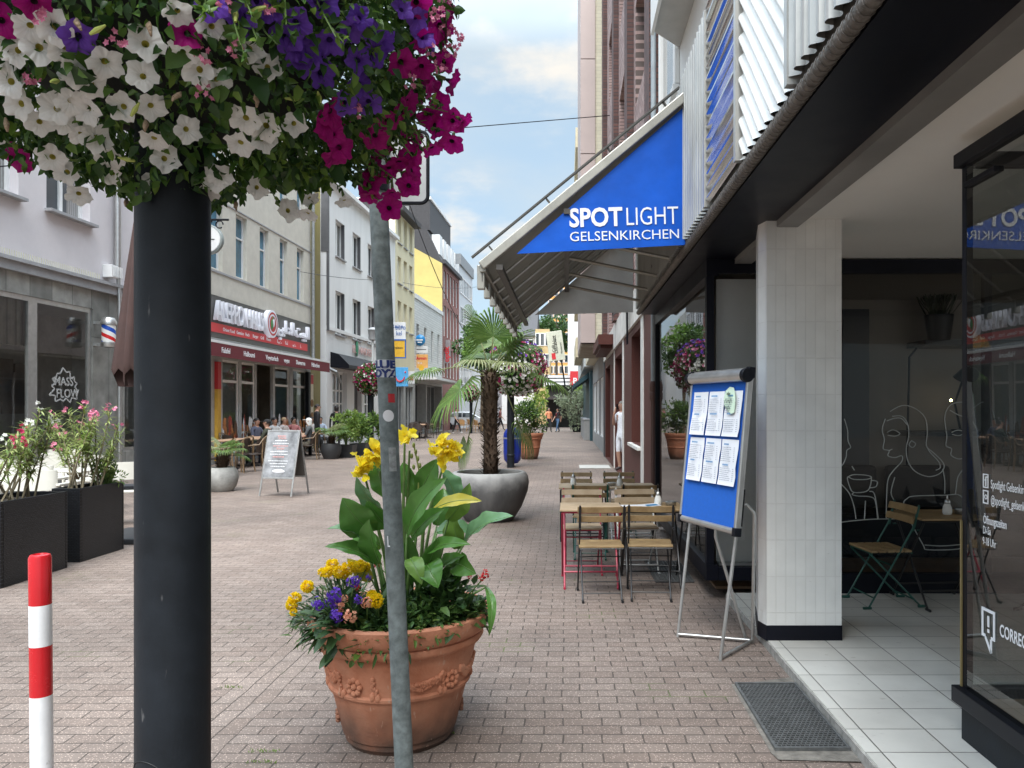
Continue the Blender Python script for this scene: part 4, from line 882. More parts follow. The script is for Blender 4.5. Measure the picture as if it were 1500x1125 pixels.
for k in range(5):
    z = 3.9 + k * 2.6; o = (ug0 + .4, ug1 - .4, z, z + 1.3)
    if o[3] > zg - .9: break
    mb = MB(); mb.box((o[0], -.06, z - .1), (o[1], -.004, z)); mb.box((o[0], -.06, z + 1.3), (o[1], -.004, z + 1.4))
    for j in range(9): u = o[0] + (o[1] - o[0]) * j / 8; mb.box((u - .06, -.05, z), (u + .06, -.004, z + 1.3))
    w_ = B7.part(mb, 'ribbon_window', white2); q = MB(); q.quad((o[0], -.02, z), (o[1], -.02, z), (o[1], -.02, z + 1.3), (o[0], -.02, z + 1.3)); B7.part(q, 'pane', pane_pale, parent=w_)
# shingle roofed house further on
B8 = Face('slate_roof_house', 'grey house with shingle roof and brick chimney far down the street', 'building', LU(692) + 2)
ua = LU(692) + 2
b = MB(); b.box((ua, 0, 0), (ua + 14, 9, 9.2)); B8.part(b, 'wall', white2)
b = MB(); b.add([(u, d, z) for u in (ua - .2, ua + 14.2) for d, z in ((-.5, 9.0), (9.4, 9.0), (4.5, 15.0))], [(2,1,0), (3,4,5), (0,3,5,2), (1,2,5,4), (0,1,4,3)]); rf = B8.part(b, 'roof', brickmat('grey_shingles', (.14, .135, .12), (.22, .21, .19), (.07, .07, .06), .4, .3, .03, plane='XZ', bump=.6))
b = MB(); b.box((ua + 1.5, 3.2, 13), (ua + 2.6, 4.2, 16.2)); B8.part(b, 'chimney', M('chimney_brick', (.32, .12, .08), .9), parent=rf)

# ---- projecting signs (they face along the street)
def hang_sign(name, label, x0, x1, y0, y1, Y, mat, thick=.12, rim=None):
    a = at(x0, y1, Y); b_ = at(x1, y0, Y); root = thing(name, label, 'sign', ((a.x + b_.x) / 2, Y, a.z))
    w_, h_ = b_.x - a.x, b_.z - a.z; mb = MB(); mb.box((-w_/2, 0, 0), (w_/2, thick, h_)); mb.obj('sign_panel', mat, root, False, .01)
    q = MB(); q.box((-w_/2 - .35, .04, h_ * .2), (-w_/2, .08, h_ * .2 + .05)); q.box((-w_/2 - .35, .04, h_ * .8), (-w_/2, .08, h_ * .8 + .05)); q.obj('bracket', metal_grey, root, False)
    if rim:
        t_ = w_ * .09; q = MB(); q.box((-w_/2, -.02, 0), (w_/2, -.003, t_)); q.box((-w_/2, -.02, h_ - t_), (w_/2, -.003, h_)); q.box((-w_/2, -.02, t_), (-w_/2 + t_, -.003, h_ - t_)); q.box((w_/2 - t_, -.02, t_), (w_/2, -.003, h_ - t_)); q.obj('border', rim, root, False)
    return root, w_, h_
sw = M('sign_white', (.74, .75, .76), .4, var=.04); sblue = M('sign_blue', (.03, .13, .42), .4); sky_b = M('sign_sky_blue', (.10, .40, .75), .4); syel = M('sign_yellow', (.78, .45, .04), .4); sor = M('sign_orange', (.78, .42, .14), .4); sred = M('sign_red', (.62, .04, .05), .4)
r_, w_, h_ = hang_sign('travel_sign', 'white projecting travel agency sign with blue lettering, topmost behind the grey pole', 572, 594, 472, 497, 42, sw)
text('Reise', .30, 'lettering', sblue, r_, (-w_/2 + .05, -.01, h_ - .32)); text('büro', .36, 'lettering', sblue, r_, (-w_/2 + .27, -.01, h_ - .40), xs=.8); text('kel', .36, 'lettering', sblue, r_, (-w_/2 + .3, -.01, h_ - .72), xs=.8)
r_, w_, h_ = hang_sign('yellow_sign', 'yellow projecting sign with dark blue border behind the grey pole', 574, 595, 497, 525, 42, syel, rim=sblue)
text('reisen', .2, 'lettering', txt_black, r_, (-w_/2 + .12, -.01, h_ * .5))
r_, w_, h_ = hang_sign('smile_sign', 'sky blue square sign with red smile mark, below the yellow sign', 574, 597.5, 538, 566, 42, sky_b)
b = MB(); b.tube([(w_*.02 + w_*.27 * math.cos(a), -.015, h_*.52 + h_*.27 * math.sin(a)) for a in [PI + PI * i / 12 for i in range(13)]], [.02 + .035 * math.sin(PI * i / 12) for i in range(13)], 8); b.ball((w_ * .34, -.015, h_ * .74), (.05, .02, .05)); b.obj('smile_emblem', sred, r_)
r_, w_, h_ = hang_sign('small_red_sign', 'small white sign with red letters right of the smile sign', 598, 607, 544, 562, 44, sw)
text('ok', .42, 'lettering', sred, r_, (-w_/2 + .01, -.01, h_ * .3), bold=.02, xs=.65)
r_, w_, h_ = hang_sign('globe_sign', 'round blue globe shaped sign on the slatted building', 615, 616, 505, 508, 49, sblue)
b = MB(); b.ball((0, 0, .42), (.33, .2, .36), 18, 12); b.obj('globe', M('globe_blue', (.02, .22, .50), .3, var=.5, scale=3), r_)
b = MB(); b.box((-.2, -.215, .38), (.2, -.19, .46)); b.box((-.12, -.215, .24), (.16, -.18, .3)); b.obj('globe_stripe', txt_white, r_, False)
r_, w_, h_ = hang_sign('name_sign', 'narrow white sign with a black text line under the blue globe', 608, 626.5, 507, 517, 49, sw)
b = MB(); b.box((-.3, -.01, h_ * .45), (.3, -.002, h_ * .55)); b.obj('text_line', txt_black, r_, False)
r_, w_, h_ = hang_sign('orange_sign', 'peach orange sign reading Armin with a round seal, under the white name sign', 608, 626.5, 519, 539, 49, sor)
text('Armin', .30, 'lettering', sred, r_, (-w_/2 + .08, -.01, h_ * .6), bold=.01, xs=.85)
b = MB(); b.M = Matrix.Translation((0, -.005, .0)) @ Matrix.Rotation(R(90), 4, 'X'); b.lathe([(.0, .0), (.18, .0), (.18, .02), (0, .02)], 20, caps=False, mi=0); b.obj('round_seal', syel, r_); text('Brot', .2, 'lettering', txt_white, r_, (-.25, -.01, h_ * .3), xs=.8)
r_, w_, h_ = hang_sign('vertical_sign', 'tall red lettered vertical sign on the red brick house', 651, 659.5, 498, 532, 59, M('sign_grey', (.30, .27, .28), .5))
text('optik', .55, 'lettering', sred, r_, (w_ * .28, -.01, .1), (R(90), R(-90), 0), .01, .02)
# ================================================================== houses beyond the café on the right
def RFace(name, label, cat, X, Y0):
    return Face(name, label, cat, -Y0, R(-90), (X, Y0, 0))
granite = M('brown_granite', (.085, .030, .024), .55, var=.35, scale=60, spec=.2)
marble = M('pale_marble', (.62, .60, .56), .45, var=.25, scale=2.5)
pinkbrick = brickmat('pink_brown_brick', (.30, .19, .175), (.46, .33, .30), (.12, .09, .08), .25, .085, .012, plane='XZ', bump=.9, nvar=.2)
darkbrick = brickmat('dark_brown_brick', (.075, .035, .03), (.13, .06, .05), (.05, .04, .04), .25, .085, .012, plane='XZ', bump=.7, nvar=.2)
G = RFace('granite_house', 'brown brick house with granite pilasters and marble fascia next to the café', 'building', 1.3, 26.0)
Yg = lambda x: 1.3 * F / (x - 830)
Ya, Yb = 10.45, 26.0
ops = []
for z in (3.9, 7.3, 10.9, 14.4):
    for (p, q) in ((18.9, 17.0), (14.5, 12.7), (23.6, 21.6)): ops.append((-p, -q, z, z + 1.9))
G.wall(pinkbrick, -Yb, -Ya, 3.83, 17.5, ops, rev=.3)
for o in ops: G.win(o, M('brown_frame', (.05, .03, .025), .5), pane_dark, .3, vbar=1, fw=.07)
for (p, q) in ((19.9, 19.2), (15.6, 14.9), (11.6, 10.9), (25.5, 24.6)):
    b = MB(); b.box((-p, -.13, 3.84), (-q, -.003, 17.4)); G.part(b, 'brick_pilaster', darkbrick)
doors = [(-Yg(888) - .0, -Yg(901), 3.1), ]
open_ = [(-20.6, -17.75, .02, 2.95), (-15.4, -13.35, .95, 3.05), (-25.6, -22.9, .02, 2.95)]
G.wall(granite, -Yb, -Ya, 0, 3.20, open_, rev=.35, name='granite_front', D=.5)
b = MB(); b.box((-Yb, -.05, 3.203), (-Ya, .4, 3.827)); G.part(b, 'marble_fascia', marble)
for p, q in ((13.32, 12.9), (17.72, 17.35), (20.95, 20.65)):
    b = MB(); b.box((-p, -.02, .02), (-q, -.003, 3.2)); G.part(b, 'marble_strip', marble)
G.win(open_[1], M('cream_window_frame', (.50, .47, .40), .5), pane_dark, .35, vbar=1, fw=.09, sill=.08, sillmat=marble)
b = MB(); b.quad((-25.6, .34, .02), (-22.9, .34, .02), (-22.9, .34, 2.95), (-25.6, .34, 2.95)); G.part(b, 'door', M('brown_door', (.05, .03, .025), .4))
b = MB(); b.quad((-20.6, 1.4, .02), (-17.75, 1.4, .02), (-17.75, 1.4, 2.95), (-20.6, 1.4, 2.95)); b.quad((-20.6, .36, .02), (-20.6, 1.4, .02), (-20.6, 1.4, 2.95), (-20.6, .36, 2.95)); G.part(b, 'entrance_recess', granite)
b = MB(); b.box((-24.6, -.45, 3.35), (-20.6, -.055, 3.62)); b.box((-24.4, -.38, 3.26), (-20.8, -.055, 3.345)); G.part(b, 'door_canopy', granite)
b = MB(); r3 = random.Random(3)
for k in range(9):
    y = 14.2 + r3.random() * .8
    b.tube([(-y, -.08, 3.9), (-y - .2, -.32 - .1 * r3.random(), 3.55 + .2 * r3.random()), (-y - .7 + .4 * r3.random(), -.36, 3.45 + .25 * r3.random()), (-y - 1.6, -.12, 3.85)], .012, 5)
for k in range(3): b.tube([(-15.2 - k * .12, -.1, 3.8), (-15.2 - k * .1, -.09, 2.9)], .012, 5)
cb_ = b.obj('cable_bundle', black_paint, None, True, loc=(1.3, 0, 0), rz=R(-90)); tag(cb_, 'tangle of loose black cables hanging from the marble fascia', 'cables')

R2 = RFace('bay_house', 'pale yellow brick high building with pink panelled bay over the pavement', 'building', 1.33, 39.0)
yb_ = brickmat('pale_yellow_brick', (.56, .53, .40), (.62, .59, .46), (.48, .46, .36), .3, .12, .008, plane='XZ', bump=.3, nvar=.05)
yb_f = brickmat('pale_yellow_brick_end', (.56, .53, .40), (.62, .59, .46), (.48, .46, .36), .3, .12, .008, plane='YZ', bump=.3, nvar=.05)
pinkp = M('pink_beige_panel', (.45, .37, .345), .55, var=.06, scale=1)
conc = M('grey_concrete_wall', (.25, .25, .245), .85, var=.15, scale=2)
b = MB(); b.box((-39, -.36, 3.83), (-26.02, 6, 19)); R2.part(b, 'upper_wall', yb_f)
b = MB()
for k in range(5):
    z = 3.86 + k * 3.2; b.box((-32.5, -.86, z + (.0 if k else 0)), (-25.96, -.363, z + 3.17))
R2.part(b, 'bay_panel', pinkp)
b = MB()
for i in range(7): b.box((-32.3 + i * .9, -.84, 3.75), (-31.5 + i * .9, -.0, 3.826))
R2.part(b, 'bay_underside', M('wood_slat_underside', (.30, .26, .20), .8, var=.2))
ops = [(-38.3, -35.0, .55, 2.85), (-34.7, -31.4, .55, 2.85), (-31.1, -28.0, .55, 2.85)]
R2.wall(conc, -39, -26.02, 0, 3.74, ops, rev=.1, name='ground_floor_wall', D=3)
for o in ops: R2.win(o, white_paint, pane_pale, .1, vbar=3, fw=.07, name='shop_window')
b = MB(); b.box((-26.6, -.06, 0), (-26.1, -.003, 3.5)); R2.part(b, 'door', M('dark_grey_door', (.06, .065, .07), .5))
R2b = RFace('balcony_house', 'pale high building with stacked balconies past the pink bay', 'building', 1.1, 60)
b = MB(); b.box((-60, -.2, 3.8), (-39.2, 6, 18)); R2b.part(b, 'wall', M('pale_blue_grey_render', (.50, .53, .53), .8))
for k in range(5):
    b = MB(); z = 4.4 + k * 2.8; b.box((-49, -.62, z), (-41, -.21, z + 1.05)); R2b.part(b, 'balcony', M('yellow_beige_balcony', (.55, .48, .33), .7))
    b = MB(); b.box((-58, -.24, z + .4), (-51, -.205, z + 1.9)); R2b.part(b, 'window', pane_dark)
teal = M('dark_teal_cladding', (.02, .06, .075), .5)
b = MB(); b.box((-59, .1, 0), (-39.3, 2, 3.6)); b.add([(u, d, z) for u in (-48, -41) for d, z in ((.09, 3.3), (-.75, 2.75), (-.75, 2.95), (.09, 3.6))], [(3,2,1,0), (4,5,6,7), (0,1,5,4), (1,2,6,5), (2,3,7,6)]); R2b.part(b, 'shop_front', teal)
pw = thing('planter_wall', 'low grey concrete planter wall along the right house front', 'wall', (1.05, 44, 0))
b = MB(); b.box((-.14, -4, 0), (.24, 5, 1.05)); b.obj('wall_body', conc, pw, False, .01); b = MB(); b.box((-.17, -4.03, 1.053), (.27, 5.03, 1.12)); b.obj('coping', stone_sill, pw, False)

# ================================================================== far end of the street
def ffbox(px0, px1, py0, py1, Y, depth):
    a, b_ = at(px0, py1, Y), at(px1, py0, Y); return (a.x, Y, max(a.z, 0)), (b_.x, Y + depth, b_.z)
def farblock(name, label, px0, px1, py0, Y, depth, mat, wins=(), winm=None, py1=640):
    a, b_ = ffbox(px0, px1, py0, py1, Y, depth); root = thing(name, label, 'building', ((a[0] + b_[0]) / 2, Y, 0))
    hw, H = (b_[0] - a[0]) / 2, b_[2]; mb = MB(); mb.box((-hw, 0, a[2]), (hw, depth, H)); mb.obj('wall', mat, root, False)
    nx, nz, wf, hf = wins if wins else (0, 0, 0, 0)
    for i in range(nx):
        for j in range(nz):
            cx = -hw + 2 * hw * (i + .5) / nx; cz = a[2] + 3.6 * (a[2] < 1) + (H - a[2] - 3.6 * (a[2] < 1)) * (j + .5) / nz; ww, hh = hw / nx * wf, (H - 3.6) / nz * hf / 2
            q = MB(); q.box((cx - ww - .08, -.06, cz - hh - .08), (cx + ww + .08, -.003, cz + hh + .08)); w_ = q.obj('window', white_paint, root, False)
            q = MB(); q.box((cx - ww, -.075, cz - hh), (cx + ww, -.063, cz + hh)); q.obj('pane', winm or pane_dark, w_, False)
    return root, hw, H
oc = M('ochre_ornate_render', (.55, .40, .20), .85, var=.12, scale=1)
farblock('white_far_block', 'tall white blank faced block above the far canopy', 832, 849, 430, 74, 12, white2, py1=549)
r_, hw, H = farblock('orange_panel_block', 'low pale block with orange panels right of the tall white block', 849, 880, 520, 76, 10, M('pale_far_render', (.55, .52, .46), .8))
for i in range(3):
    q = MB(); q.box((-hw + .1 + i * .75, -.06, 3.7), (-hw + .75 + i * .75, -.003, 5.2)); q.obj('orange_panel', sor, r_, False)
    q = MB(); q.box((-hw + .1 + i * .75, -.06, 5.25), (-hw + .75 + i * .75, -.003, 6.6)); q.obj('window', pane_dark, r_, False)
r_, hw, H = farblock('canopy_pavilion', 'low pavilion with white striped canopy closing the street', 800, 852, 549, 70, 9, M('dark_shop_interior', (.03, .028, .025), .7))
for k in range(3): q = MB(); q.box((-hw - .1, -.5, H - .95 + k * .33), (hw + .1, -.01, H - .72 + k * .33)); q.obj('canopy_band', white2, r_, False)
q = MB(); q.box((-hw, -3.2, 2.5), (hw, -.02, 2.75)); q.obj('awning', M('dark_far_awning', (.06, .05, .05), .8), r_, False)
q = MB(); q.box((hw - 1.05, -.62, H - .95), (hw + .1, -.51, H + .3)); q.obj('red_sign', sred, r_, False)
text('P', .7, 'lettering', txt_white, r_, (hw - .8, -.64, H - .8), bold=.02)
farblock('ochre_house', 'ochre house with ornate pale window frames at the far end', 784, 805, 482, 84, 10, oc, (3, 3, .6, .55))
r_, hw, H = farblock('dark_roof_house', 'white house with dark slate roof left of the ochre house', 735, 784, 492, 86, 10, white2, (4, 3, .5, .55))
q = MB(); q.add([(-hw - .2, -.3, H + .01), (hw + .2, -.3, H + .01), (hw + .2, 5, H + 4), (-hw - .2, 5, H + 4), (-hw - .2, 10, H), (hw + .2, 10, H)], [(0,1,2,3), (3,2,5,4), (0,3,4), (1,5,2)]); q.obj('roof', dk, r_, False)
r_, hw, H = farblock('orange_tower', 'orange and white balcony tower block far behind the vertical café sign', 803, 834, 420, 125, 12, M('tower_orange', (.62, .33, .10), .8), (4, 10, .7, .6))
farblock('terrace_house', 'pale terrace house closing the view behind the palm', 690, 740, 500, 92, 10, lilac_wall, (4, 3, .5, .55))
r_ = thing('cafe_sign', 'tall cream vertical café sign with black lettering and red square, slightly tilted', 'sign', at(817, 528, 60))
w_, h_ = 1.25, 2.3
r_.rotation_euler = (0, R(-8), R(6))
b = MB(); b.box((-w_/2, 0, 0), (w_/2, .2, h_)); b.obj('sign_panel', M('sign_cream', (.62, .62, .50), .5), r_, False, .02)
text('Extrablatt', .46, 'lettering', txt_black, r_, (.10, -.012, .55), (R(90), R(-90), 0), .004, .004, .78); b = MB(); b.box((-.42, -.02, .12), (-.12, -.003, .6)); b.obj('red_square', sred, r_, False)
text('Café', .3, 'lettering', txt_black, r_, (-.12, -.012, .7), (R(90), R(-90), 0), .004); text('Restaurant', .2, 'lettering', txt_black, r_, (.46, -.012, .5), (R(90), R(-90), 0), .004)
b = MB(); b.tube([(.3, .1, -3.9), (.3, .1, .0)], .06, 8); b.obj('sign_post', black_paint, r_)

# ================================================================== trees
lf_far = [leafmat('tree_leaf_green', (.09, .19, .03), (.19, .32, .06), .35), leafmat('tree_leaf_dark', (.03, .075, .015), (.06, .12, .03), .25)]
lf_olive = leafmat('olive_leaf', (.20, .26, .15), (.38, .43, .30), .25)
def crown(mb, c, r, n, L, W, rr, mats=1, flat=1.0):
    c = Vector(c); clumps = []
    for i in range(max(5, n // 130)):
        d = rv(rr); k = rr.uniform(.45, 1.0); clumps.append((c + Vector((d.x * r * k, d.y * r * k, d.z * r * k * flat)), r * rr.uniform(.22, .4), rr.randrange(mats)))
    for i in range(n):
        cc, cr, mi = clumps[rr.randrange(len(clumps))]; d = rv(rr); p = cc + d * cr * rr.uniform(.55, 1.1)
        leaf4(mb, p, (d + rv(rr) * .8 + Vector((0, 0, -.35))), rv(rr), L * rr.uniform(.7, 1.3), W * rr.uniform(.7, 1.3), mi)
def tree(name, label, loc, H, r, n, L, W, mats, seed, trunk=.12, th=None, cat='tree', group=None, flat=1.2):
    rr = random.Random(seed); root = thing(name, label, cat, loc, 0, group); th = th or H - r * flat * 1.2
    b = MB(); b.tube([(0, 0, 0), (.03, 0, th * .5), (-.02, .03, th), (0, 0, H - r * .5)], [trunk, trunk * .8, trunk * .65, trunk * .2], 9)
    for k in range(7): a = rr.random() * 6.28; e = th * rr.uniform(.8, 1.1); b.tube([(0, 0, e), (math.cos(a) * r * .35, math.sin(a) * r * .35, e + r * .5), (math.cos(a) * r * .7, math.sin(a) * r * .7, e + r * rr.uniform(.6, 1.2))], [trunk * .45, trunk * .3, trunk * .1], 6)
    b.obj('trunk', bark, root)
    b = MB(); crown(b, (0, 0, H - r * flat), r, n, L, W, rr, len(mats), flat); b.obj('crown', mats, root, False); return root
tree('street_tree', 'bright green street tree behind the palm', at(706, 600, 56) * Vector((1,1,0)), 7.9, 1.7, 3400, .26, .17, lf_far, 1, .16, group='street trees')
tree('street_tree', 'dark leafy tree in front of the far tower block', Vector((-1.3, 98, 0)), 15, 2.6, 2200, .42, .3, lf_far[1:], 2, .2, group='street trees')
tree('street_tree', 'small lime green tree in front of the canopy pavilion', Vector((-2.4, 62, 0)), 5.0, 1.5, 1400, .24, .12, [leafmat('lime_leaf', (.22, .32, .05), (.36, .44, .10), .4)], 3, .07, group='street trees')
tree('street_tree', 'lime tree peeking out right of the olive bush', Vector((2.0, 64, 0)), 4.6, 1.1, 900, .24, .14, [leafmat('lime_leaf_two', (.20, .32, .05), (.30, .42, .08), .4)], 4, .06, group='street trees')
ol = tree('olive_tree', 'silvery olive bush in a square dark pot by the right wall', Vector((.72, 55, .5)), 3.1, 1.35, 3000, .20, .055, [lf_olive], 5, .05, th=.7, cat='olive tree')
pt = thing('square_pot', 'square dark plastic pot holding the silvery olive bush', 'plant pot', (.72, 55, 0))
b = MB(); b.add([(x * s_, y * s_, z) for s_, z in ((.26, 0), (.34, .5), (.30, .5), (.28, .44)) for x, y in ((-1,-1),(1,-1),(1,1),(-1,1))], [(3,2,1,0)] + [(i*4+j, i*4+(j+1) % 4, i*4+4+(j+1) % 4, i*4+4+j) for i in range(3) for j in range(4)]); b.obj('pot_body', black_paint, pt, False)
b = MB(); b.box((-.28, -.28, .42), (.28, .28, .45)); b.obj('soil', soil, pt, False)
# overhead wires
b = MB()
def wire(p, q, sag, r_=.012):
    p, q = Vector(p), Vector(q); b.tube([p.lerp(q, i / 14) + Vector((0, 0, -sag * 4 * (i / 14) * (1 - i / 14))) for i in range(15)], r_, 5)
p = at(690, 186, 19); q = at(893, 169, 21.3); d = (p - q); wire(q, q + d * 3.6, -.0); ww = b.obj('overhead_wire', black_paint); tag(ww, 'thin black wire spanning the street below the clouds', 'wire')
b = MB(); wire(at(600, 300, 34), at(690, 500, 50), .6, .02); wire(at(440, 398, 27), at(575, 410, 36), .1, .01); wire(at(590, 414, 41), at(700, 420, 60), .2, .012); b.obj('house_wire', black_paint); tag(bpy.data.objects['house_wire'], 'sagging black wires strung along the left house fronts', 'wire')
# ================================================================== posts near the viewer
fp = thing('flower_post', 'thick black metal post carrying the big hanging flower ball in the foreground', 'post', (-1.09, 2.13, 0))
b = MB(); b.lathe([(.0955, 0), (.0955, 2.55)], 48); b.obj('post_shaft', post_paint, fp)
b = MB()      # service hatch outline, slightly raised rim
N_ = 24; hw_, z1 = .072, .665; pts = [(-hw_, .05)] + [(-hw_, z1 - .08)] + [(-hw_ * math.cos(PI * i / N_), z1 - .08 + .08 * math.sin(PI * i / N_)) for i in range(N_ + 1)] + [(hw_, .05)]
def wrap(x, z, r_=.096): a = -PI/2 - .35 + x / .096; return (r_ * math.cos(a), r_ * math.sin(a), z)
b.tube([wrap(x, z) for x, z in pts], .0014, 6); b.obj('service_hatch', M('hatch_gap', (.006, .007, .008), .6), fp)
b = MB(); b.lathe([(.0, 2.22), (.2, 2.22), (.40, 2.36), (.46, 2.62), (.46, 2.9), (.3, 2.95), (0, 2.95)], 28, caps=False)
bd = thing('bollard', 'red and white banded steel bollard at the left foreground', 'bollard', (-2.012, 2.95, 0)); bd.rotation_euler = (0, R(-.5), 0)
redp = M('glossy_red_paint', (.50, .012, .018), .25, var=.08, scale=8); whp = add_scuffs(M('worn_white_paint', (.74, .75, .76), .4, var=.10, scale=10), (.30, .28, .26), (30, 30, 12), .68)
zb_ = [0, .505, .696, .853, 1.045]
for i in range(4):
    b = MB(); b.lathe([(.0385, zb_[i]), (.0385, zb_[i + 1])] if i < 3 else [(.0385, zb_[3]), (.0385, 1.032), (.034, 1.043), (.026, 1.046), (.022, 1.036), (0, 1.034)], 28, caps=False); o = b.obj('red_band' if i % 2 else 'white_band', redp if i % 2 else whp, bd)
# leaning sign pole
pole_m = M('weathered_galvanised', (.17, .20, .20), .55, .35, var=.45, scale=22, bump=.15, bscale=90)
sp0 = at(594, 1168, 3.17); sp0.z = 0
pl = thing('sign_pole', 'leaning grey galvanised sign pole with stickers in front of the flower pot', 'sign pole', sp0)
top = Vector((-.135, 0, 2.98)); dirP = top.normalized()
b = MB(); b.tube([(0, 0, 0), top], .038, 32); b.obj('pole_shaft', pole_m, pl)
b = MB(); b.tube([dirP * .0, dirP * .05], [.06, .045], 20); b.obj('pole_collar', pole_m, pl)
def pole_band(name, z0, z1, a0, a1, mat, rr_=.0388):
    b = MB(); n_ = 12; vs = []
    for i in range(n_ + 1):
        a = a0 + (a1 - a0) * i / n_
        for z in (z0, z1): c = dirP * z; vs.append((c.x + rr_ * math.sin(a), c.y - rr_ * math.cos(a), c.z))
    b.add(vs, [(2*i, 2*i+2, 2*i+3, 2*i+1) for i in range(n_)]); return b.obj(name, mat, pl)
def zpole(y): return CH + (600 - y) * 3.13 / F
st = pole_band('sticker', zpole(552), zpole(526), -1.35, 1.35, M('sticker_white', (.66, .68, .72), .4, var=.12, scale=20)); st['label'] = 'white sticker with big blue slab letters'
def poletext(s, z, size, parent, mat, a_c, rr_=.0418):
    o = text(s, size, 'sticker_lettering', mat, parent, ext=0, bold=.0024, align='CENTER'); xs_ = [v.co.x for v in o.data.vertices]; wdt = max(xs_) - min(xs_); o.rotation_euler = (0, 0, 0)
    for v in o.data.vertices:
        a = v.co.x / wdt * 2.5 + a_c; c = dirP * (z + v.co.y); v.co = (c.x + rr_ * math.sin(a), c.y - rr_ * math.cos(a), c.z)
navy = M('navy_ink', (.01, .03, .16), .5); poletext('LUE', zpole(538.0), .043, st, navy, .10); poletext('OYZ', zpole(551.3), .043, st, navy, .04)
pole_band('sticker', zpole(589), zpole(576), .3, 1.1, redp)['label'] = 'small red sticker'
b = MB(); ring_ = []
for i in range(24): a = .25 + .58 * math.cos(i * PI / 12); c = dirP * (zpole(608.5) + .024 * math.sin(i * PI / 12)); ring_.append((c.x + .0402 * math.sin(a), c.y - .0402 * math.cos(a), c.z))
c = dirP * zpole(608.5); b.add([(c.x + .0408 * math.sin(.25), c.y - .0408 * math.cos(.25), c.z)] + ring_, [(0, 1 + i, 1 + (i + 1) % 24) for i in range(24)]); b.obj('sticker', txt_white, pl)['label'] = 'round white sticker'
pole_band('sticker', zpole(801), zpole(785), -.5, -.38, whp); pole_band('sticker', zpole(801), zpole(799), -.5, -.2, whp)
pole_band('sticker', zpole(690), zpole(655), .1, .9, M('torn_sticker', (.30, .32, .32), .6, var=.4, scale=40))
b = MB(); ps = dirP * 2.62
b.M = Matrix.Translation(ps + Vector((.07, .06, 0))) @ Matrix.Rotation(R(90), 4, 'X')
def rrect(w_, h_, r_, n_=6): return [(sx * (w_ / 2 - r_) + r_ * math.cos(a0 + PI/2 * i / n_), sy * (h_ / 2 - r_) + r_ * math.sin(a0 + PI/2 * i / n_)) for sx, sy, a0 in ((1,1,0), (-1,1,PI/2), (-1,-1,PI), (1,-1,1.5*PI)) for i in range(n_ + 1)]
b.prism(rrect(.26, .30, .03), .004, Matrix.Identity(4)); b.obj('sign_plate', M('grey_sign_back', (.40, .41, .42), .5, .3), pl)
b = MB(); b.M = Matrix.Translation(ps + Vector((.07, .06, 0))) @ Matrix.Rotation(R(90), 4, 'X'); q = rrect(.26, .30, .03); b.tube([(x, y, .002) for x, y in q + q[:1]], .008, 6); b.obj('sign_rim', black_paint, pl)
b = MB(); b.tube([dirP * 2.70 + Vector((0, .0, 0)), dirP * 2.74], .046, 16); b.tube([dirP * 2.5, dirP * 2.54], .046, 16); b.box((ps.x - .02, .02, ps.z - .12), (ps.x + .04, .055, ps.z + .12)); b.obj('sign_clamp', black_paint, pl)

# ================================================================== big terracotta pot
def terracotta_mat():
    m = M('terracotta', (.40, .135, .065), .8, var=.25, scale=5, bump=.25, bscale=80, col2=(.54, .25, .15)); n, l = m.node_tree.nodes, m.node_tree.links; b = n['Principled BSDF']
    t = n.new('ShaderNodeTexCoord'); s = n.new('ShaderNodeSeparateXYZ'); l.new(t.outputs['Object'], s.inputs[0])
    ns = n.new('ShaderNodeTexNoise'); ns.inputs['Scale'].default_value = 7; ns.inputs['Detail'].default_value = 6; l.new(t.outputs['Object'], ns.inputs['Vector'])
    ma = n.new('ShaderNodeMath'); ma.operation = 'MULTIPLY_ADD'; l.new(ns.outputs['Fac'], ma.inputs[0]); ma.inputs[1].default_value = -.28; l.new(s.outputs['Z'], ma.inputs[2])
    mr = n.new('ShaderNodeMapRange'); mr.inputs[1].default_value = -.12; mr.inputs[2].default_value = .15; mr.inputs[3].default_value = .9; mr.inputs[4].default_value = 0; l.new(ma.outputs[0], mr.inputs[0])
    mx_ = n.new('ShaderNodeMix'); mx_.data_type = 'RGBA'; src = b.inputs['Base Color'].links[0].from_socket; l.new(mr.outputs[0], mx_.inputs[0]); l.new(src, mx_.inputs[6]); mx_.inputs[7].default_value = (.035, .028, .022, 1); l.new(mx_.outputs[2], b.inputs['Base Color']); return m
terra = add_scuffs(terracotta_mat(), (.50, .32, .23), (30, 30, 9), .66)
PX0, PY0 = -.82, 3.795
prof = [(.0, 0), (.245, 0), (.255, .02), (.262, .022), (.262, .045), (.272, .05), (.305, .20), (.318, .245), (.330, .25), (.332, .262), (.322, .27), (.338, .36), (.352, .425), (.372, .432), (.382, .45), (.378, .468), (.370, .472), (.386, .48), (.400, .50), (.408, .535), (.408, .555), (.398, .562), (.372, .56), (.360, .54), (.350, .46), (0, .46)]
prof = [(r_ * (1 + .085 * z / .56), z * 1.11) for r_, z in prof]
def pot_r(z):
    for (r0, z0), (r1, z1_) in zip(prof[1:], prof[2:]):
        if z0 <= z <= z1_: return r0 + (r1 - r0) * (z - z0) / max(1e-6, z1_ - z0)
    return .3
tp = thing('terracotta_pot', 'large terracotta pot with moulded rosettes and garlands beside the leaning pole', 'flower pot', (PX0, PY0, 0))
b = MB(); b.lathe(prof, 72, caps=False); b.obj('pot_body', terra, tp)
b = MB(); b.lathe([(0, .565), (.388, .565)], 32, caps=False); b.obj('soil', soil, tp)
def on_pot(a, z, dr=0): r_ = pot_r(z) + dr; return Vector((r_ * math.sin(a), -r_ * math.cos(a), z))
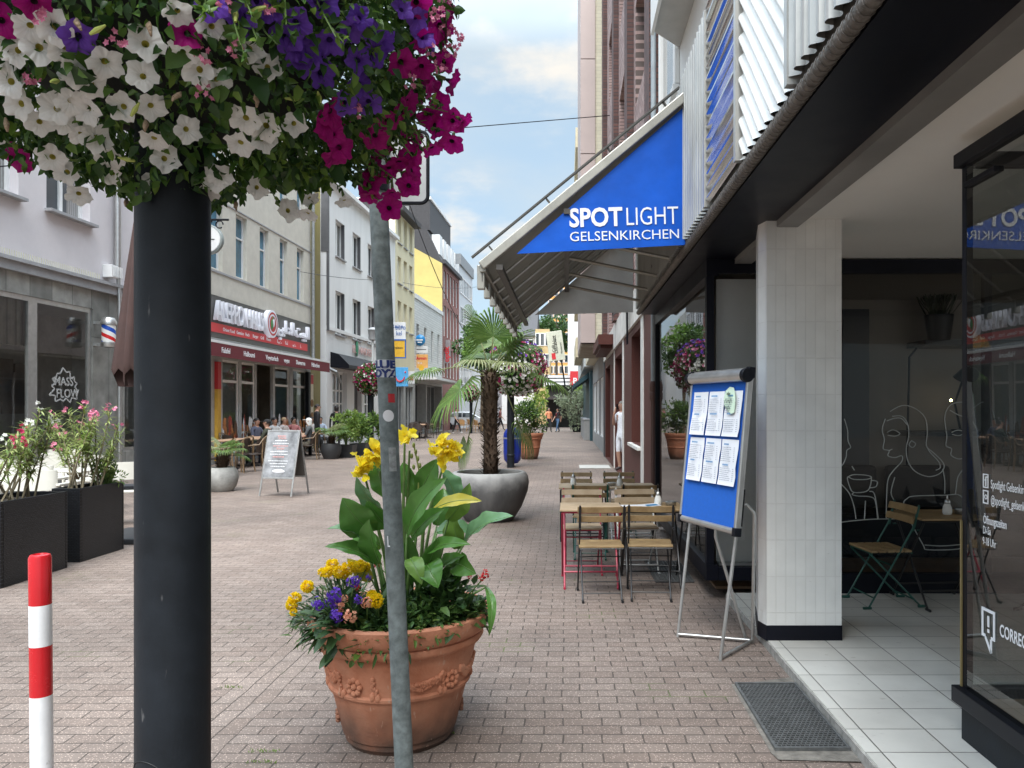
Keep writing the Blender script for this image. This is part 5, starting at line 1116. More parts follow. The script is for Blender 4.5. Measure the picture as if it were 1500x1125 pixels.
def rosette(a, z, R_=.05, n_=8):
    b = MB(); c = on_pot(a, z, .003); ux = Vector((math.cos(a), math.sin(a), 0)); nn = Vector((math.sin(a), -math.cos(a), 0)); uz = Vector((0, 0, 1))
    b.M = Matrix((( ux.x, uz.x, nn.x, c.x), (ux.y, uz.y, nn.y, c.y), (ux.z, uz.z, nn.z, c.z), (0,0,0,1)))
    for i in range(n_): t_ = 2 * PI * i / n_; b.ball((R_ * .62 * math.cos(t_), R_ * .62 * math.sin(t_), 0), (R_ * .30, R_ * .30, .012), 8, 6)
    b.ball((0, 0, 0), (R_ * .3, R_ * .3, .013), 10, 6); return b.obj('rosette', terra, tp)
for a in (-.42, .95, 2.3, -1.8): rosette(a, .345)
for a in (.22, -1.2, 1.7, 3.0): rosette(a, .135, .04)
def swag(a0, a1, z, dip):
    b = MB(); r_ = random.Random(int(a0 * 100))
    for i in range(46):
        t_ = i / 45; a = a0 + (a1 - a0) * t_; zc_ = z - dip * 4 * t_ * (1 - t_)
        for k in range(2):
            c = on_pot(a + r_.uniform(-.012, .012), zc_ + r_.uniform(-.016, .016), .001); b.ball(c, (.013, .014, .012), 6, 5)
    return b.obj('garland', terra, tp)
def pendant(a, z):
    b = MB(); r_ = random.Random(int(a * 77) + 5)
    for i in range(11): c = on_pot(a + r_.uniform(-.03, .03), z - i * .009, .002); b.ball(c, .012 - .0004 * i, 6, 5)
    b.ball(on_pot(a - .04, z - .085, .004), (.014, .012, .022), 8, 6); b.ball(on_pot(a + .035, z - .09, .004), (.014, .012, .022), 8, 6); return b.obj('pendant_relief', terra, tp)
for a0, a1 in ((-1.05, -.72), (.12, .80), (1.1, 1.6), (-2.0, -1.3)): swag(a0, a1, .385, .045 if a1 - a0 > .4 else .03)
for a in (-.66, -.12, .80, 1.65, -1.25): pendant(a, .39)

# ---- plants of the pot
def canna_mat(name, a, b_): return leafmat(name, a, b_, .16, .27)
cl1 = canna_mat('canna_leaf_green', (.055, .155, .024), (.10, .235, .045)); cl2 = canna_mat('canna_leaf_bluegreen', (.08, .19, .08), (.14, .27, .12)); cl3 = canna_mat('canna_leaf_yellow', (.42, .36, .05), (.5, .42, .06))
midrib = M('pale_midrib', (.13, .23, .06), .5)
canna = thing('canna_plant', 'tall canna with broad green leaves and yellow blooms in the terracotta pot', 'plant', (PX0, PY0, .565))
co = Vector((PX0, PY0, .565))
def cpx(x, y, dy): return at(x, y, PY0 + dy) - co
LV = [  # blade base px, tip px, depths, width, material, bow
 (545,779,-.10, 501,729,-.20,.165,0,.12), (535,793,-.10, 479,775,-.22,.10,1,.14), (552,827,-.12, 475,801,-.22,.10,0,.15), (557,826,-.16, 541,760,-.24,.155,0,.06),
 (561,748,-.02, 522,698,-.10,.11,1,.08), (568,728,.03, 549,668,.06,.11,0,.06), (568,772,-.08, 537,733,-.16,.11,0,.10), (596,782,-.14, 655,699,-.24,.12,0,.12),
 (601,728,.06, 591,676,.08,.10,0,.05), (615,722,.04, 640,672,.02,.11,0,.07), (668,730,.06, 645,686,.10,.12,1,.09), (657,762,-.04, 688,707,-.10,.10,3,.10),
 (634,747,-.10, 706,734,-.20,.075,2,.10), (680,796,-.04, 752,756,-.14,.145,1,.13), (603,788,-.10, 652,745,-.18,.11,0,.10), (620,817,-.14, 690,798,-.24,.085,0,.16),
 (668,826,-.10, 698,841,-.22,.11,0,.20), (601,818,-.20, 618,857,-.30,.085,3,.22), (624,826,-.18, 642,862,-.30,.125,0,.20), (672,804,.02, 664,752,.0,.12,3,.06),
 (615,858,-.12, 642,788,-.20,.11,0,.06), (640,842,-.10, 680,814,-.18,.10,0,.12), (590,860,-.05, 600,785,-.12,.12,0,.05), (712,860,-.16, 716,933,-.28,.042,0,.3),
 (640,780,.08, 700,780,.16,.12,1,.12), (560,800,.08, 515,760,.16,.12,0,.12), (600,800,.12, 570,740,.2,.12,0,.08), (640,770,.14, 650,715,.22,.12,0,.06), (580,850,-.1, 566,800,-.2,.10,0,.08), (655,862,.0, 668,812,-.05,.10,0,.08), (545,850,.0, 508,818,-.05,.07,2,.12)]
cl4 = canna_mat('canna_leaf_fresh', (.11, .21, .035), (.16, .28, .05))
for i, (bx, by, bd_, tx, ty, td, W, mi, bow) in enumerate(LV):
    b = MB(); p, q = cpx(bx, by, bd_), cpx(tx, ty, td); d0_ = (q - p).normalized(); side = d0_.cross(Vector((0, -1, 0))).normalized(); ang_ = rnd.uniform(-.75, .75)
    up = (Vector((0, -1, .25)) * math.cos(ang_) + side * math.sin(ang_)); 
    if abs(tx - bx) > abs(ty - by) * 1.2: up = Vector((0, -.6, .85))
    if ty > by: up = Vector((rnd.uniform(-.4, .4), -.8, .6))
    blade(b, p, q, W * 1.15, up, bow, 0, 12, 12, .16, twist=rnd.uniform(-.5, .5), wav=.06, seed=i, rib=.012)
    ctr = [Vector(b.v[r_ * 13 + 6]) for r_ in range(13)]
    b.tube([c + Vector((0, -.0015, .001)) for c in ctr], [.0026 * (1 - .8 * k / 12) for k in range(13)], 5, 1)
    r0 = Vector((p.x * .45, p.y * .45, .0)); b.tube([r0, r0.lerp(p, .6) + Vector((0, 0, .02)), p], [.010, .008, .0045], 6, 1)
    b.obj('leaf', [(cl1, cl2, cl3, cl4)[mi], midrib], canna, ang=2.5)
for (bx, tx, ty, dy) in ((585, 556, 690, 0), (600, 600, 660, .05), (628, 655, 665, -.02), (590, 535, 700, -.05), (612, 593, 640, .02)):
    b = MB(); q = cpx(tx, ty, dy); b.tube([(cpx(bx, 880, 0).x * .6, dy * .5, 0), (q.x * .5, dy, q.z * .55), q], [.011, .009, .005], 8); b.obj('stem', stem_green, canna)
petal_y = leafmat('yellow_petal', (.90, .70, .02), (.93, .78, .08), .4, .5)
def canna_bloom(px, py, dy, n_, R_, seed):
    b = MB(); c = cpx(px, py, dy); r_ = random.Random(seed)
    for i in range(n_):
        d = (rv(r_) + Vector((0, -.5, .15))).normalized(); st_ = c + Vector((r_.uniform(-.6,.6), r_.uniform(-.4,.4), r_.uniform(-.8,.8))) * R_
        blade(b, st_, st_ + d * r_.uniform(.045, .07), r_.uniform(.042, .058), rv(r_), r_.uniform(-.1, .25), 0, 6, 4, .15, wav=.16, seed=i)
    return b.obj('blossom', petal_y, canna, ang=2.5)
for k, (x, y, n_, R_) in enumerate(((528, 685, 16, .040), (540, 678, 14, .036), (548, 668, 10, .03), (558, 662, 16, .034), (594, 638, 10, .022), (646, 657, 16, .040), (663, 656, 16, .038), (656, 672, 12, .034))): canna_bloom(x, y, -.03, n_, R_, k)
b = MB()
for (x, y) in ((606, 652), (609, 662), (612, 672), (603, 668), (615, 682), (606, 684), (617, 692), (640, 650), (636, 660)): b.ball(cpx(x, y, .02), (.008, .008, .014), 6, 5)
b.tube([cpx(606, 650, .02), cpx(614, 690, .02), cpx(612, 730, .02)], .004, 5); b.obj('flower_bud', M('bud_green', (.22, .26, .06), .6), canna)
# low bedding plants
lf_dark = leafmat('bedding_leaf_dark', (.025, .06, .02), (.055, .11, .035), .25); lf_mid = leafmat('bedding_leaf', (.05, .12, .025), (.11, .19, .05), .3); lf_silver = leafmat('silvery_leaf', (.10, .16, .10), (.18, .24, .17), .25); lf_lime = leafmat('lime_green_leaf', (.13, .24, .04), (.22, .32, .08), .35)
mari = leafmat('marigold_petal', (.92, .66, .006), (.96, .76, .02), .4, .6); purp = leafmat('purple_petal', (.10, .03, .40), (.20, .07, .60), .25, .6); salm = leafmat('salmon_petal', (.80, .32, .20), (.86, .50, .32), .3, .6); redf = leafmat('red_petal', (.60, .01, .02), (.7, .03, .03), .2, .5)
def bed_plant(name, label, cx, cy, cz, rx, rz_, n, L, W, mats, seed, blooms, bmat, kind, brad, group='bedding plants in the terracotta pot', cat='plant', low=.0):
    """cx.. relative to the pot; blooms given as (px, py, size factor)"""
    r_ = random.Random(seed); root = thing(name, label, cat, (PX0 + cx, PY0 + cy, .565), 0, group); o0 = Vector((PX0 + cx, PY0 + cy, .565)); b = MB()
    for i in range(n):
        d = rv(r_); d.z = abs(d.z) * .9 - low * r_.random(); p = Vector((d.x * rx * r_.uniform(.2, 1), d.y * rx * r_.uniform(.2, 1), cz + d.z * rz_ * r_.uniform(.2, 1)))
        leaf(b, p, d + rv(r_) * .7, Vector((0, 0, 1)) + rv(r_) * .4, L * r_.uniform(.6, 1.3), W * r_.uniform(.7, 1.2), r_.randrange(len(mats)))
    b.obj('foliage', mats, root, ang=2.5)
    for (px, py, k, dy) in blooms:
        c = at(px, py, PY0 + dy) - o0; b = MB(); rad = brad * k
        if kind == 'pom':
            for i in range(120):
                d = rv(r_); p = c + d * rad * .55; blade(b, p, p + (d + rv(r_) * .3).normalized() * rad * .6, rad * .5, rv(r_), .2, 0, 2, 2, .25)
        else:
            for i in range(34):
                d = rv(r_); d.y = -abs(d.y); p = c + Vector((d.x, d.y * .6, d.z)) * rad * r_.uniform(.5, 1); x = d.cross(Vector((0, 0, 1))).normalized(); y = d.cross(x); s_ = rad * .27
                ring = [p + (x * math.cos(t_ * PI / 5) + y * math.sin(t_ * PI / 5)) * s_ * (1 if t_ % 2 == 0 else .55) + d * s_ * .3 for t_ in range(10)]
                b.add([p] + ring, [(0, 1 + t_, 1 + (t_ + 1) % 10) for t_ in range(10)])
        b.tube([c - Vector((0, 0, rad * .5)), c * .7 + Vector((0, 0, 0)), Vector((c.x * .4, c.y * .4, 0))], .003, 5, 1); b.obj('blossom', [bmat, stem_green], root, ang=2.5)
    return root
bed_plant('marigold_plant', 'marigold with feathery foliage and golden pompom blooms at the pot rim left', -.27, -.08, .05, .24, .24, 1700, .05, .013, [lf_dark, lf_silver, lf_mid], 11,
   [(487,827,1,-.1), (480,838,.9,-.14), (497,838,1,-.15), (511,832,1.15,-.12), (527,829,1,-.08), (536,830,.8,-.05), (450,859,1,-.15), (432,877,1,-.18), (427,886,.9,-.2), (430,897,.6,-.22), (472,838,.7,-.1), (505,842,.7,-.14)], mari, 'pom', .030, low=.7)
bed_plant('marigold_plant', 'single low marigold bloom in dark foliage left of the pole', -.02, -.25, .02, .17, .16, 800, .06, .02, [lf_dark, lf_mid], 12, [(551,880,1.1,-.33), (545,872,.8,-.3)], mari, 'pom', .030, low=.6)
bed_plant('heliotrope_plant', 'heliotrope with deep purple flower heads and dark leaves at the pot front', -.20, -.24, .03, .16, .19, 240, .095, .045, [lf_dark], 13,
   [(492,872,1.25,-.38), (488,881,1,-.38), (467,885,1.05,-.36), (518,852,1,-.3), (493,902,1,-.42), (525,878,.7,-.38), (540,846,.5,-.2)], purp, 'cluster', .033, low=.6)
bed_plant('lantana_plant', 'lantana with salmon pink flower clusters by the front of the pot rim', -.10, -.25, .0, .16, .12, 320, .055, .03, [lf_mid, lf_lime], 14,
   [(513,903,1.2,-.42), (498,888,.9,-.38), (538,883,1,-.36), (505,876,.7,-.36)], salm, 'cluster', .030, low=.8)
bed_plant('geranium_plant', 'small geranium with tiny red flowers to the right of the pole', .24, -.10, .05, .21, .26, 420, .075, .04, [lf_mid, lf_dark], 15,
   [(711,841,.7,-.2), (706,846,.6,-.2), (688,844,.5,-.15), (552,826,.6,-.1), (523,860,.5,-.28)], redf, 'cluster', .032, low=.3)
bed_plant('trailing_plant', 'bright green small leaved filler plant over the right pot rim', .15, -.19, .03, .22, .15, 1500, .038, .017, [lf_lime, lf_mid, lf_mid], 16, [], redf, 'cluster', .02, low=.35)
bed_plant('trailing_plant', 'dark ferny filler plant between the pole and the pot rim', .03, -.12, .03, .32, .20, 1800, .05, .014, [lf_dark, lf_dark, lf_mid], 17, [], redf, 'cluster', .02, low=.5)

# weeds in the paving joints
def weed(x, y, label, seed):
    g_ = ground(x, y); r_ = random.Random(seed); b = MB()
    for i in range(40): p = Vector((r_.uniform(-.07, .07), r_.uniform(-.012, .012), .002)); d = Vector((r_.uniform(-.6, .6), r_.uniform(-.6, .3), 1)); leaf4(b, p, d, rv(r_), r_.uniform(.008, .02), .005)
    tag(b.obj('weed', lf_lime, None, False, loc=g_), label, 'weed', 'weeds in the paving joints')
weed(388, 1102, 'tuft of grass in the paving left of the pot', 1); weed(384, 1118, 'grass tuft nearest the bottom edge, left of the pot', 2); weed(340, 1008, 'sparse weeds on the paving strip near the black post', 3); weed(645, 1075, 'tiny weed beside the pot base', 4)

# ================================================================== palm in the grey bowl
PB = Vector((-1.12, 11.15, 0))
bowl_m = M('weathered_grey_bowl', (.06, .06, .062), .75, var=.35, scale=3.5, bump=.3, bscale=30, col2=(.15, .148, .145), streak=True)
n, l = bowl_m.node_tree.nodes, bowl_m.node_tree.links; bb_ = n['Principled BSDF']      # paler towards the rim, with a ragged edge
t = n.new('ShaderNodeTexCoord'); s_ = n.new('ShaderNodeSeparateXYZ'); l.new(t.outputs['Object'], s_.inputs[0]); ns = n.new('ShaderNodeTexNoise'); ns.inputs['Scale'].default_value = 6; ns.inputs['Detail'].default_value = 8; l.new(t.outputs['Object'], ns.inputs['Vector'])
ma = n.new('ShaderNodeMath'); ma.operation = 'MULTIPLY_ADD'; l.new(ns.outputs['Fac'], ma.inputs[0]); ma.inputs[1].default_value = .35; l.new(s_.outputs['Z'], ma.inputs[2])
mr = n.new('ShaderNodeMapRange'); mr.inputs[1].default_value = .66; mr.inputs[2].default_value = .84; l.new(ma.outputs[0], mr.inputs[0])
mx_ = n.new('ShaderNodeMix'); mx_.data_type = 'RGBA'; src = bb_.inputs['Base Color'].links[0].from_socket; l.new(mr.outputs[0], mx_.inputs[0]); l.new(src, mx_.inputs[6]); mx_.inputs[7].default_value = (.27, .265, .255, 1); l.new(mx_.outputs[2], bb_.inputs['Base Color'])
pb = thing('concrete_bowl', 'big grey weathered concrete bowl planter holding the palm', 'planter', PB)
b = MB(); b.lathe([(0, 0), (.33, 0), (.36, .03), (.47, .2), (.555, .42), (.575, .55), (.56, .64), (.53, .69), (.50, .705), (.47, .70), (.46, .67), (.46, .6), (0, .6)], 56, caps=False); b.obj('bowl_body', bowl_m, pb)
b = MB(); b.lathe([(0, .64), (.465, .64)], 30, caps=False); b.obj('soil', soil, pb)
fibre = M('palm_trunk_fibre', (.035, .022, .014), .95, var=.6, scale=25, bump=1, bscale=40, col2=(.11, .07, .045))
palm_l = leafmat('palm_leaf', (.07, .14, .03), (.16, .25, .06), .3, .45); palm_d = leafmat('palm_leaf_pale', (.20, .24, .10), (.30, .31, .16), .3, .5)
def palm(name, label, loc, th, tr, fronds, sc=1., seed=1, group=None, tlean=.03):
    r_ = random.Random(seed); root = thing(name, label, 'palm', loc, 0, group)
    b = MB(); b.tube([(tlean * t_, 0, th * t_) for t_ in (0, .2, .4, .6, .8, 1)], [tr * k for k in (1.0, .92, .85, .92, 1.0, .8)], 16)
    for i in range(int(420 * sc)):
        a = r_.random() * 2 * PI; z = r_.random() * th; p = Vector((math.cos(a) * tr * .85 + tlean * z / th, math.sin(a) * tr * .85, z))
        leaf4(b, p, Vector((math.cos(a), math.sin(a), r_.uniform(.4, 1.6))), Vector((0, 0, 1)), r_.uniform(.06, .14) * min(1, sc + .3), .035)
    b.obj('trunk', fibre, root, ang=2.5)
    crownz = th
    for (az, el, Lp, Rf, droop) in fronds:
        b = MB(); az, el = R(az), R(el); d = Vector((math.cos(az) * math.cos(el), math.sin(az) * math.cos(el), math.sin(el))); o0 = Vector((tlean, 0, crownz - .05))
        h = o0 + d * Lp + Vector((0, 0, -droop * Lp * .5)); mid = o0 + d * Lp * .5 + Vector((0, 0, .04 * Lp)); b.tube([o0, mid, h], [.014 * sc, .010 * sc, .008 * sc], 6, 1)
        f = (h - mid).normalized(); f = (f + Vector((0, 0, -.35 * droop))).normalized(); x = f.cross(Vector((0, 0, 1)));
        if x.length < .1: x = Vector((1, 0, 0))
        x.normalize(); n_ = x.cross(f).normalized(); K = 34
        for i in range(K):
            t_ = (i / (K - 1) - .5) * R(250); dr = (f * math.cos(t_) + x * math.sin(t_)); L = Rf * (1 - .22 * abs(t_) / 2.2) * r_.uniform(.9, 1.05); w_ = Rf * .055
            e1 = h + dr * L * .55 + n_ * L * .07; e2 = e1 + (dr * .85 + Vector((0, 0, -.25 - .5 * droop))).normalized() * L * .3; e3 = e2 + (dr * .45 + Vector((0, 0, -.6 - droop))).normalized() * L * .2
            s_ = dr.cross(n_).normalized(); k_ = n_ * w_ * .18
            b.add([h, e1 - s_ * w_ * .5 + k_, e1, e1 + s_ * w_ * .5 + k_, e2 - s_ * w_ * .33 + k_, e2, e2 + s_ * w_ * .33 + k_, e3], [(0,2,1), (0,3,2), (1,2,5,4), (2,3,6,5), (4,5,7), (5,6,7)])
        b.obj('frond', [palm_l if r_.random() < .85 else palm_d, palm_d], root, ang=2.5)
    return root
fr_ = [(165, 74, .62, .46, .1), (285, 66, .58, .50, .15), (10, 62, .6, .44, .1), (205, -6, .40, .66, .7), (250, 35, .40, .42, .4), (320, 30, .45, .46, .4), (100, 40, .5, .5, .3), (40, 45, .55, .5, .3), (345, -45, .60, .44, .9), (203, -62, .66, .38, .9), (340, 55, .45, .5, .2), (180, 14, .80, .42, .35), (3, 8, .66, .52, .4), (80, 70, .5, .5, .2)]
palm('fan_palm', 'fan palm with fibrous brown trunk growing in the grey concrete bowl', PB + Vector((.02, 0, .64)), 1.50, .112, [(a, e, L * 1.12, r_ * 1.16, d) for a, e, L, r_, d in fr_], 1., 3, tlean=-.01)

# left urn with a small palm
UB = ground(325, 721); UB = Vector(((325 - 830) * 15.1 / F, 15.1, 0))
ub = thing('stone_urn', 'pale grey rounded urn with small palm left of the sandwich board', 'planter', UB)
b = MB(); b.lathe([(0, 0), (.2, 0), (.27, .1), (.315, .27), (.29, .40), (.24, .47), (.21, .47), (.20, .42), (0, .42)], 40, caps=False); b.obj('urn_body', M('pale_weathered_urn', (.20, .20, .19), .8, var=.3, scale=5, col2=(.42, .42, .40), bump=.2), ub)
b = MB(); b.lathe([(0, .44), (.215, .44)], 24, caps=False); b.obj('soil', soil, ub)
palm('small_palm', 'small bushy palm in the pale grey urn', UB + Vector((0, 0, .44)), .32, .10, [(a, e, .30, .28, .4) for a, e in ((0, 35), (50, 50), (110, 40), (170, 30), (230, 45), (290, 30), (330, 60), (20, 10), (190, 70))], .55, 8)

# ================================================================== further posts with flower balls, bins, pots
basket_leaf = [leafmat('basket_leaf_a', (.016, .050, .011), (.042, .10, .022), .3), leafmat('basket_leaf_b', (.05, .12, .02), (.10, .19, .035), .3), leafmat('basket_leaf_c', (.11, .21, .03), (.18, .28, .05), .35)]
pet_w = leafmat('white_petal', (.72, .72, .68), (.78, .78, .74), .3, .55); pet_m = leafmat('magenta_petal', (.30, .004, .085), (.40, .012, .13), .3, .5); pet_v = leafmat('violet_petal', (.12, .04, .38), (.20, .07, .52), .3, .5); pet_p = leafmat('pink_petal', (.60, .16, .30), (.72, .30, .42), .3, .5)
dark_core = M('dark_basket_core', (.012, .014, .012), .9)  # basket core, near black so its colour puts shade between the leaves
def far_ball(label, c, r, seed, zones, n=2600, bl=420, L=.11):
    rr = random.Random(seed); root = thing('flower_ball', label, 'hanging flowers', (c[0], c[1], c[2] - r * .9), 0, 'flower balls on the street posts')
    b = MB(); b.ball((0, 0, r * .9), (r * .6, r * .6, r * .55), 12, 8); b.obj('basket_core', dark_core, root)
    b = MB()
    for i in range(n):
        d = rv(rr); p = Vector((d.x, d.y, d.z * .95)) * r * (rr.uniform(.6, 1.0) + .18 * noise.noise(d * 3 + Vector((seed, 0, 0)))) + Vector((0, 0, r * .9)); leaf4(b, p, d + rv(rr) * .9 + Vector((0, 0, -.4)), rv(rr), L * rr.uniform(.6, 1.2), L * .55, rr.choice((0, 0, 1, 1, 2)))
    b.obj('foliage', basket_leaf, root, False)
    b = MB()
    for i in range(bl):
        d = rv(rr); z = zones(d, rr)
        if z is None: continue
        p = Vector((d.x, d.y, d.z * .95)) * r * rr.uniform(.92, 1.1) + Vector((0, 0, r * .9)); x = d.cross(Vector((0, 0, 1))).normalized(); y = d.cross(x); s_ = .045 * rr.uniform(.7, 1.2)
        b.add([p - d * .03] + [p + (x * math.cos(t_) + y * math.sin(t_)) * s_ + d * .01 for t_ in (0, 1.05, 2.1, 3.14, 4.19, 5.24)], [(0, 1 + k, 1 + (k + 1) % 6) for k in range(6)], z)
    tag(b.obj('blossom_cover', [pet_w, pet_m, pet_v, pet_p], root, False), kind='stuff'); return root
def zone_a(d, rr):
    if d.z > .35: return rr.choice((1, 3, 2, 3, 2))
    if d.x < -.5 and d.z < -.4: return 1
    if d.x > .55: return rr.choice((1, 1, 0, 3))
    return 0 if rr.random() < .9 else 3
def far_post(label, x, y, h=2.5, r_=.1):
    root = thing('flower_post', label, 'post', (x, y, 0)); b = MB(); b.lathe([(r_, 0), (r_, h)], 24); b.obj('post_shaft', post_paint, root); b = MB(); b.lathe([(r_ * 1.02, .3), (r_ * 1.15, .32), (r_ * 1.15, .36), (r_ * 1.02, .38)], 20, caps=False); b.obj('post_ring', post_paint, root); return root
P2 = ground(748, 685); far_post('dark post behind the palm with a blue bin strapped on', P2.x, P2.y, 3.0)
far_ball('flower ball of white and magenta petunias on the post behind the palm', (P2.x + .18, P2.y, 2.75), .80, 5, zone_a, 2600, 900)
P3 = Vector(((543 - 830) * 30 / F, 30, 0)); far_post('slim dark post in front of the white house', P3.x, P3.y, 2.6, .12)
far_ball('dark red and white flower ball in front of the white house', (P3.x, P3.y, 2.78), .62, 6, lambda d, rr: rr.choice((1, 1, 1, 0)) if d.z > -.5 else rr.choice((0, 0, 1)), 2200, 420)
P4 = Vector(((690 - 830) * 52 / F, 52, 0)); far_post('thin dark post far behind the palm leaves', P4.x, P4.y, 2.5, .1)
far_ball('small distant flower ball half hidden by palm leaves', (P4.x, P4.y, 2.7), .6, 7, lambda d, rr: rr.choice((1, 0, 3)), 1000, 260, .14)
lp = thing('street_lamp', 'slim pale street lamp in front of the white house', 'street lamp', ((546 - 830) * 33 / F, 33, 0))
b = MB(); b.tube([(0, 0, 0), (0, 0, 4.6)], [.07, .05], 10); b.obj('lamp_post', M('pale_grey_post', (.48, .50, .50), .5), lp); b = MB(); b.lathe([(.05, 4.55), (.16, 4.6), (.2, 5.0), (.22, 5.02), (.12, 5.12), (0, 5.14)], 14, caps=False); b.obj('lamp_head', M('lamp_head_grey', (.30, .31, .32), .5), lp)
bin_m = M('deep_blue_plastic', (.008, .028, .26), .35, var=.1)
bn = thing('litter_bin', 'deep blue litter bin strapped to the post behind the palm', 'litter bin', (P2.x + .02, P2.y + .37, .08))
b = MB(); b.lathe([(0, 0), (.16, .02), (.235, .12), (.25, .3), (.25, .78), (.24, .86), (.18, .97), (.07, 1.03), (0, 1.04)], 28, caps=False); b.obj('bin_body', bin_m, bn)
b = MB(); b.lathe([(.252, .70), (.258, .71), (.258, .73), (.252, .74)], 24, caps=False); b.box((-.05, -.27, .55), (.05, -.235, .68)); b.obj('bin_band', M('silver_band', (.4, .42, .45), .4, .7), bn)
b = MB(); b.box((-.14, -.225, .80), (.14, -.16, .88)); b.obj('bin_opening', black_paint, bn)
PT2 = Vector(((775 - 830) * 24.6 / F, 24.9, 0))
t2 = thing('terracotta_pot', 'smaller terracotta pot with leafy shrub behind the blue bin', 'flower pot', PT2)
b = MB(); b.lathe([(r_ * 1.02, z * 1.35) for r_, z in prof], 40, caps=False); b.obj('pot_body', terra, t2)
def shrub(name, label, loc, r, H, n, L, W, mats, seed, cat='shrub', group=None, stems=6):
    rr = random.Random(seed); root = thing(name, label, cat, loc, 0, group); b = MB()
    for k in range(stems): a = rr.random() * 6.28; e = rr.uniform(.6, .95) * H; b.tube([(0, 0, 0), (math.cos(a) * r * .3, math.sin(a) * r * .3, e * .5), (math.cos(a) * r * .6, math.sin(a) * r * .6, e)], [.018, .013, .006], 6)
    b.obj('stem', stem_green, root); b = MB(); cl = [(Vector((rr.uniform(-.6, .6) * r, rr.uniform(-.6, .6) * r, H * rr.uniform(.25, .85))), r * rr.uniform(.3, .5)) for _ in range(14)]
    for i in range(n): c, q = rr.choice(cl); d = rv(rr); leaf4(b, c + d * q * rr.uniform(.4, 1), d + Vector((0, 0, .3)) + rv(rr) * .5, rv(rr), L * rr.uniform(.6, 1.3), W, rr.randrange(len(mats)))
    b.obj('foliage', mats, root, False); return root
shrub('potted_shrub', 'dark leafy shrub in the terracotta pot behind the blue bin', PT2 + Vector((0, 0, .7)), .62, 1.1, 1500, .12, .05, [lf_dark, lf_mid, lf_lime], 21)
# ================================================================== café furniture in front of the corrugated house
slatw = M('oiled_slat_wood', (.20, .125, .055), .55, var=.3, scale=9, col2=(.34, .235, .115)); slat_pale = M('sun_bleached_slat_wood', (.38, .27, .16), .6, var=.25, scale=9, col2=(.50, .38, .25))
leg_m = {'black': M('black_tube_steel', (.012, .012, .013), .4), 'red': M('red_tube_steel', (.36, .02, .05), .4), 'white': M('white_tube_steel', (.66, .66, .64), .4), 'green': M('dark_green_tube_steel', (.008, .075, .055), .4)}
def folding_chair(label, loc, rz, col, group='folding chairs at the café tables', wood=slatw):
    """seat faces local +y, backrest at -y"""
    root = thing('folding_chair', label, 'chair', loc, rz, group); lm = leg_m[col]; w_ = .185
    b = MB()
    for i in range(5): y = -.155 + i * .068; b.box((-w_ - .005, y, .435), (w_ + .005, y + .056, .452))
    b.obj('seat', wood, root, False, .004)
    for z in (.735, .655):
        b = MB(); vs = []; 
        yb = -.195 - (.79 - z) * -.28
        for i in range(9):
            t_ = i / 8 * 2 - 1; x = t_ * (w_ + .02); dy = -.018 * (1 - t_ * t_)
            for (yy, zz_) in ((0, 0), (.016, 0), (.016, .052), (0, .052)): vs.append((x, yb + dy + yy - .002 - zz_ * .28, z + zz_))
        fs = [(i*4+j, i*4+(j+1) % 4, i*4+4+(j+1) % 4, i*4+4+j) for i in range(8) for j in range(4)] + [(3,2,1,0), (32,33,34,35)]; b.add(vs, fs); b.obj('back_slat', wood, root, False, .003)
    for s_ in (-1, 1):
        b = MB(); b.tube([(s_ * w_, -.215, .80), (s_ * w_, -.165, .62), (s_ * w_, .19, .012)], .0075, 7); b.tube([(s_ * w_, .17, .012), (s_ * (w_ + .002), .235, .012)], .011, 7); b.box((s_ * w_ - .009, -.226, .6), (s_ * w_ + .009, -.155, .60) if 0 else (s_ * w_ + .009, -.2, .61)); b.bar((s_ * w_, -.212, .79), (s_ * w_, -.166, .60), .02, .012); b.obj('back_leg', lm, root)
        b = MB(); x = s_ * (w_ - .022); b.tube([(x, .17, .425), (x, -.24, .012)], .0075, 7); b.tube([(x, -.22, .012), (x, -.285, .012)], .011, 7); b.obj('cross_leg', lm, root)
    for (yy, zz_, k_) in ((-.19, .063, .02), (.145, .085, 0), (.0, .335, 0), (-.16, .428, 0), (.16, .428, 0)): b = MB(); b.tube([(-w_ + k_, yy, zz_), (w_ - k_, yy, zz_)], .0055, 6); b.obj('stretcher', lm, root)
    return root
PI_ = PI
folding_chair('black legged folding chair nearest the viewer on the left', (.29, 6.62, 0), R(2), 'black')
folding_chair('black legged folding chair nearest the viewer beside the easel', (.72, 6.66, 0), R(-3), 'black')
folding_chair('red legged folding chair facing the viewer behind the near left table', (.155, 7.62, 0), R(180), 'red', wood=slat_pale)
folding_chair('white legged folding chair facing the viewer behind the near right table', (.70, 7.66, 0), R(183), 'white', wood=slat_pale)
folding_chair('black folding chair with its back to the viewer at the far left table', (.26, 8.42, 0), R(-2), 'green')
folding_chair('black folding chair with its back to the viewer at the far right table', (.78, 8.45, 0), R(4), 'black')
folding_chair('folding chair at the far side of the rear left table', (.12, 9.75, 0), R(178), 'black')
folding_chair('green framed folding chair at the far side of the rear right table', (.68, 9.78, 0), R(181), 'green')
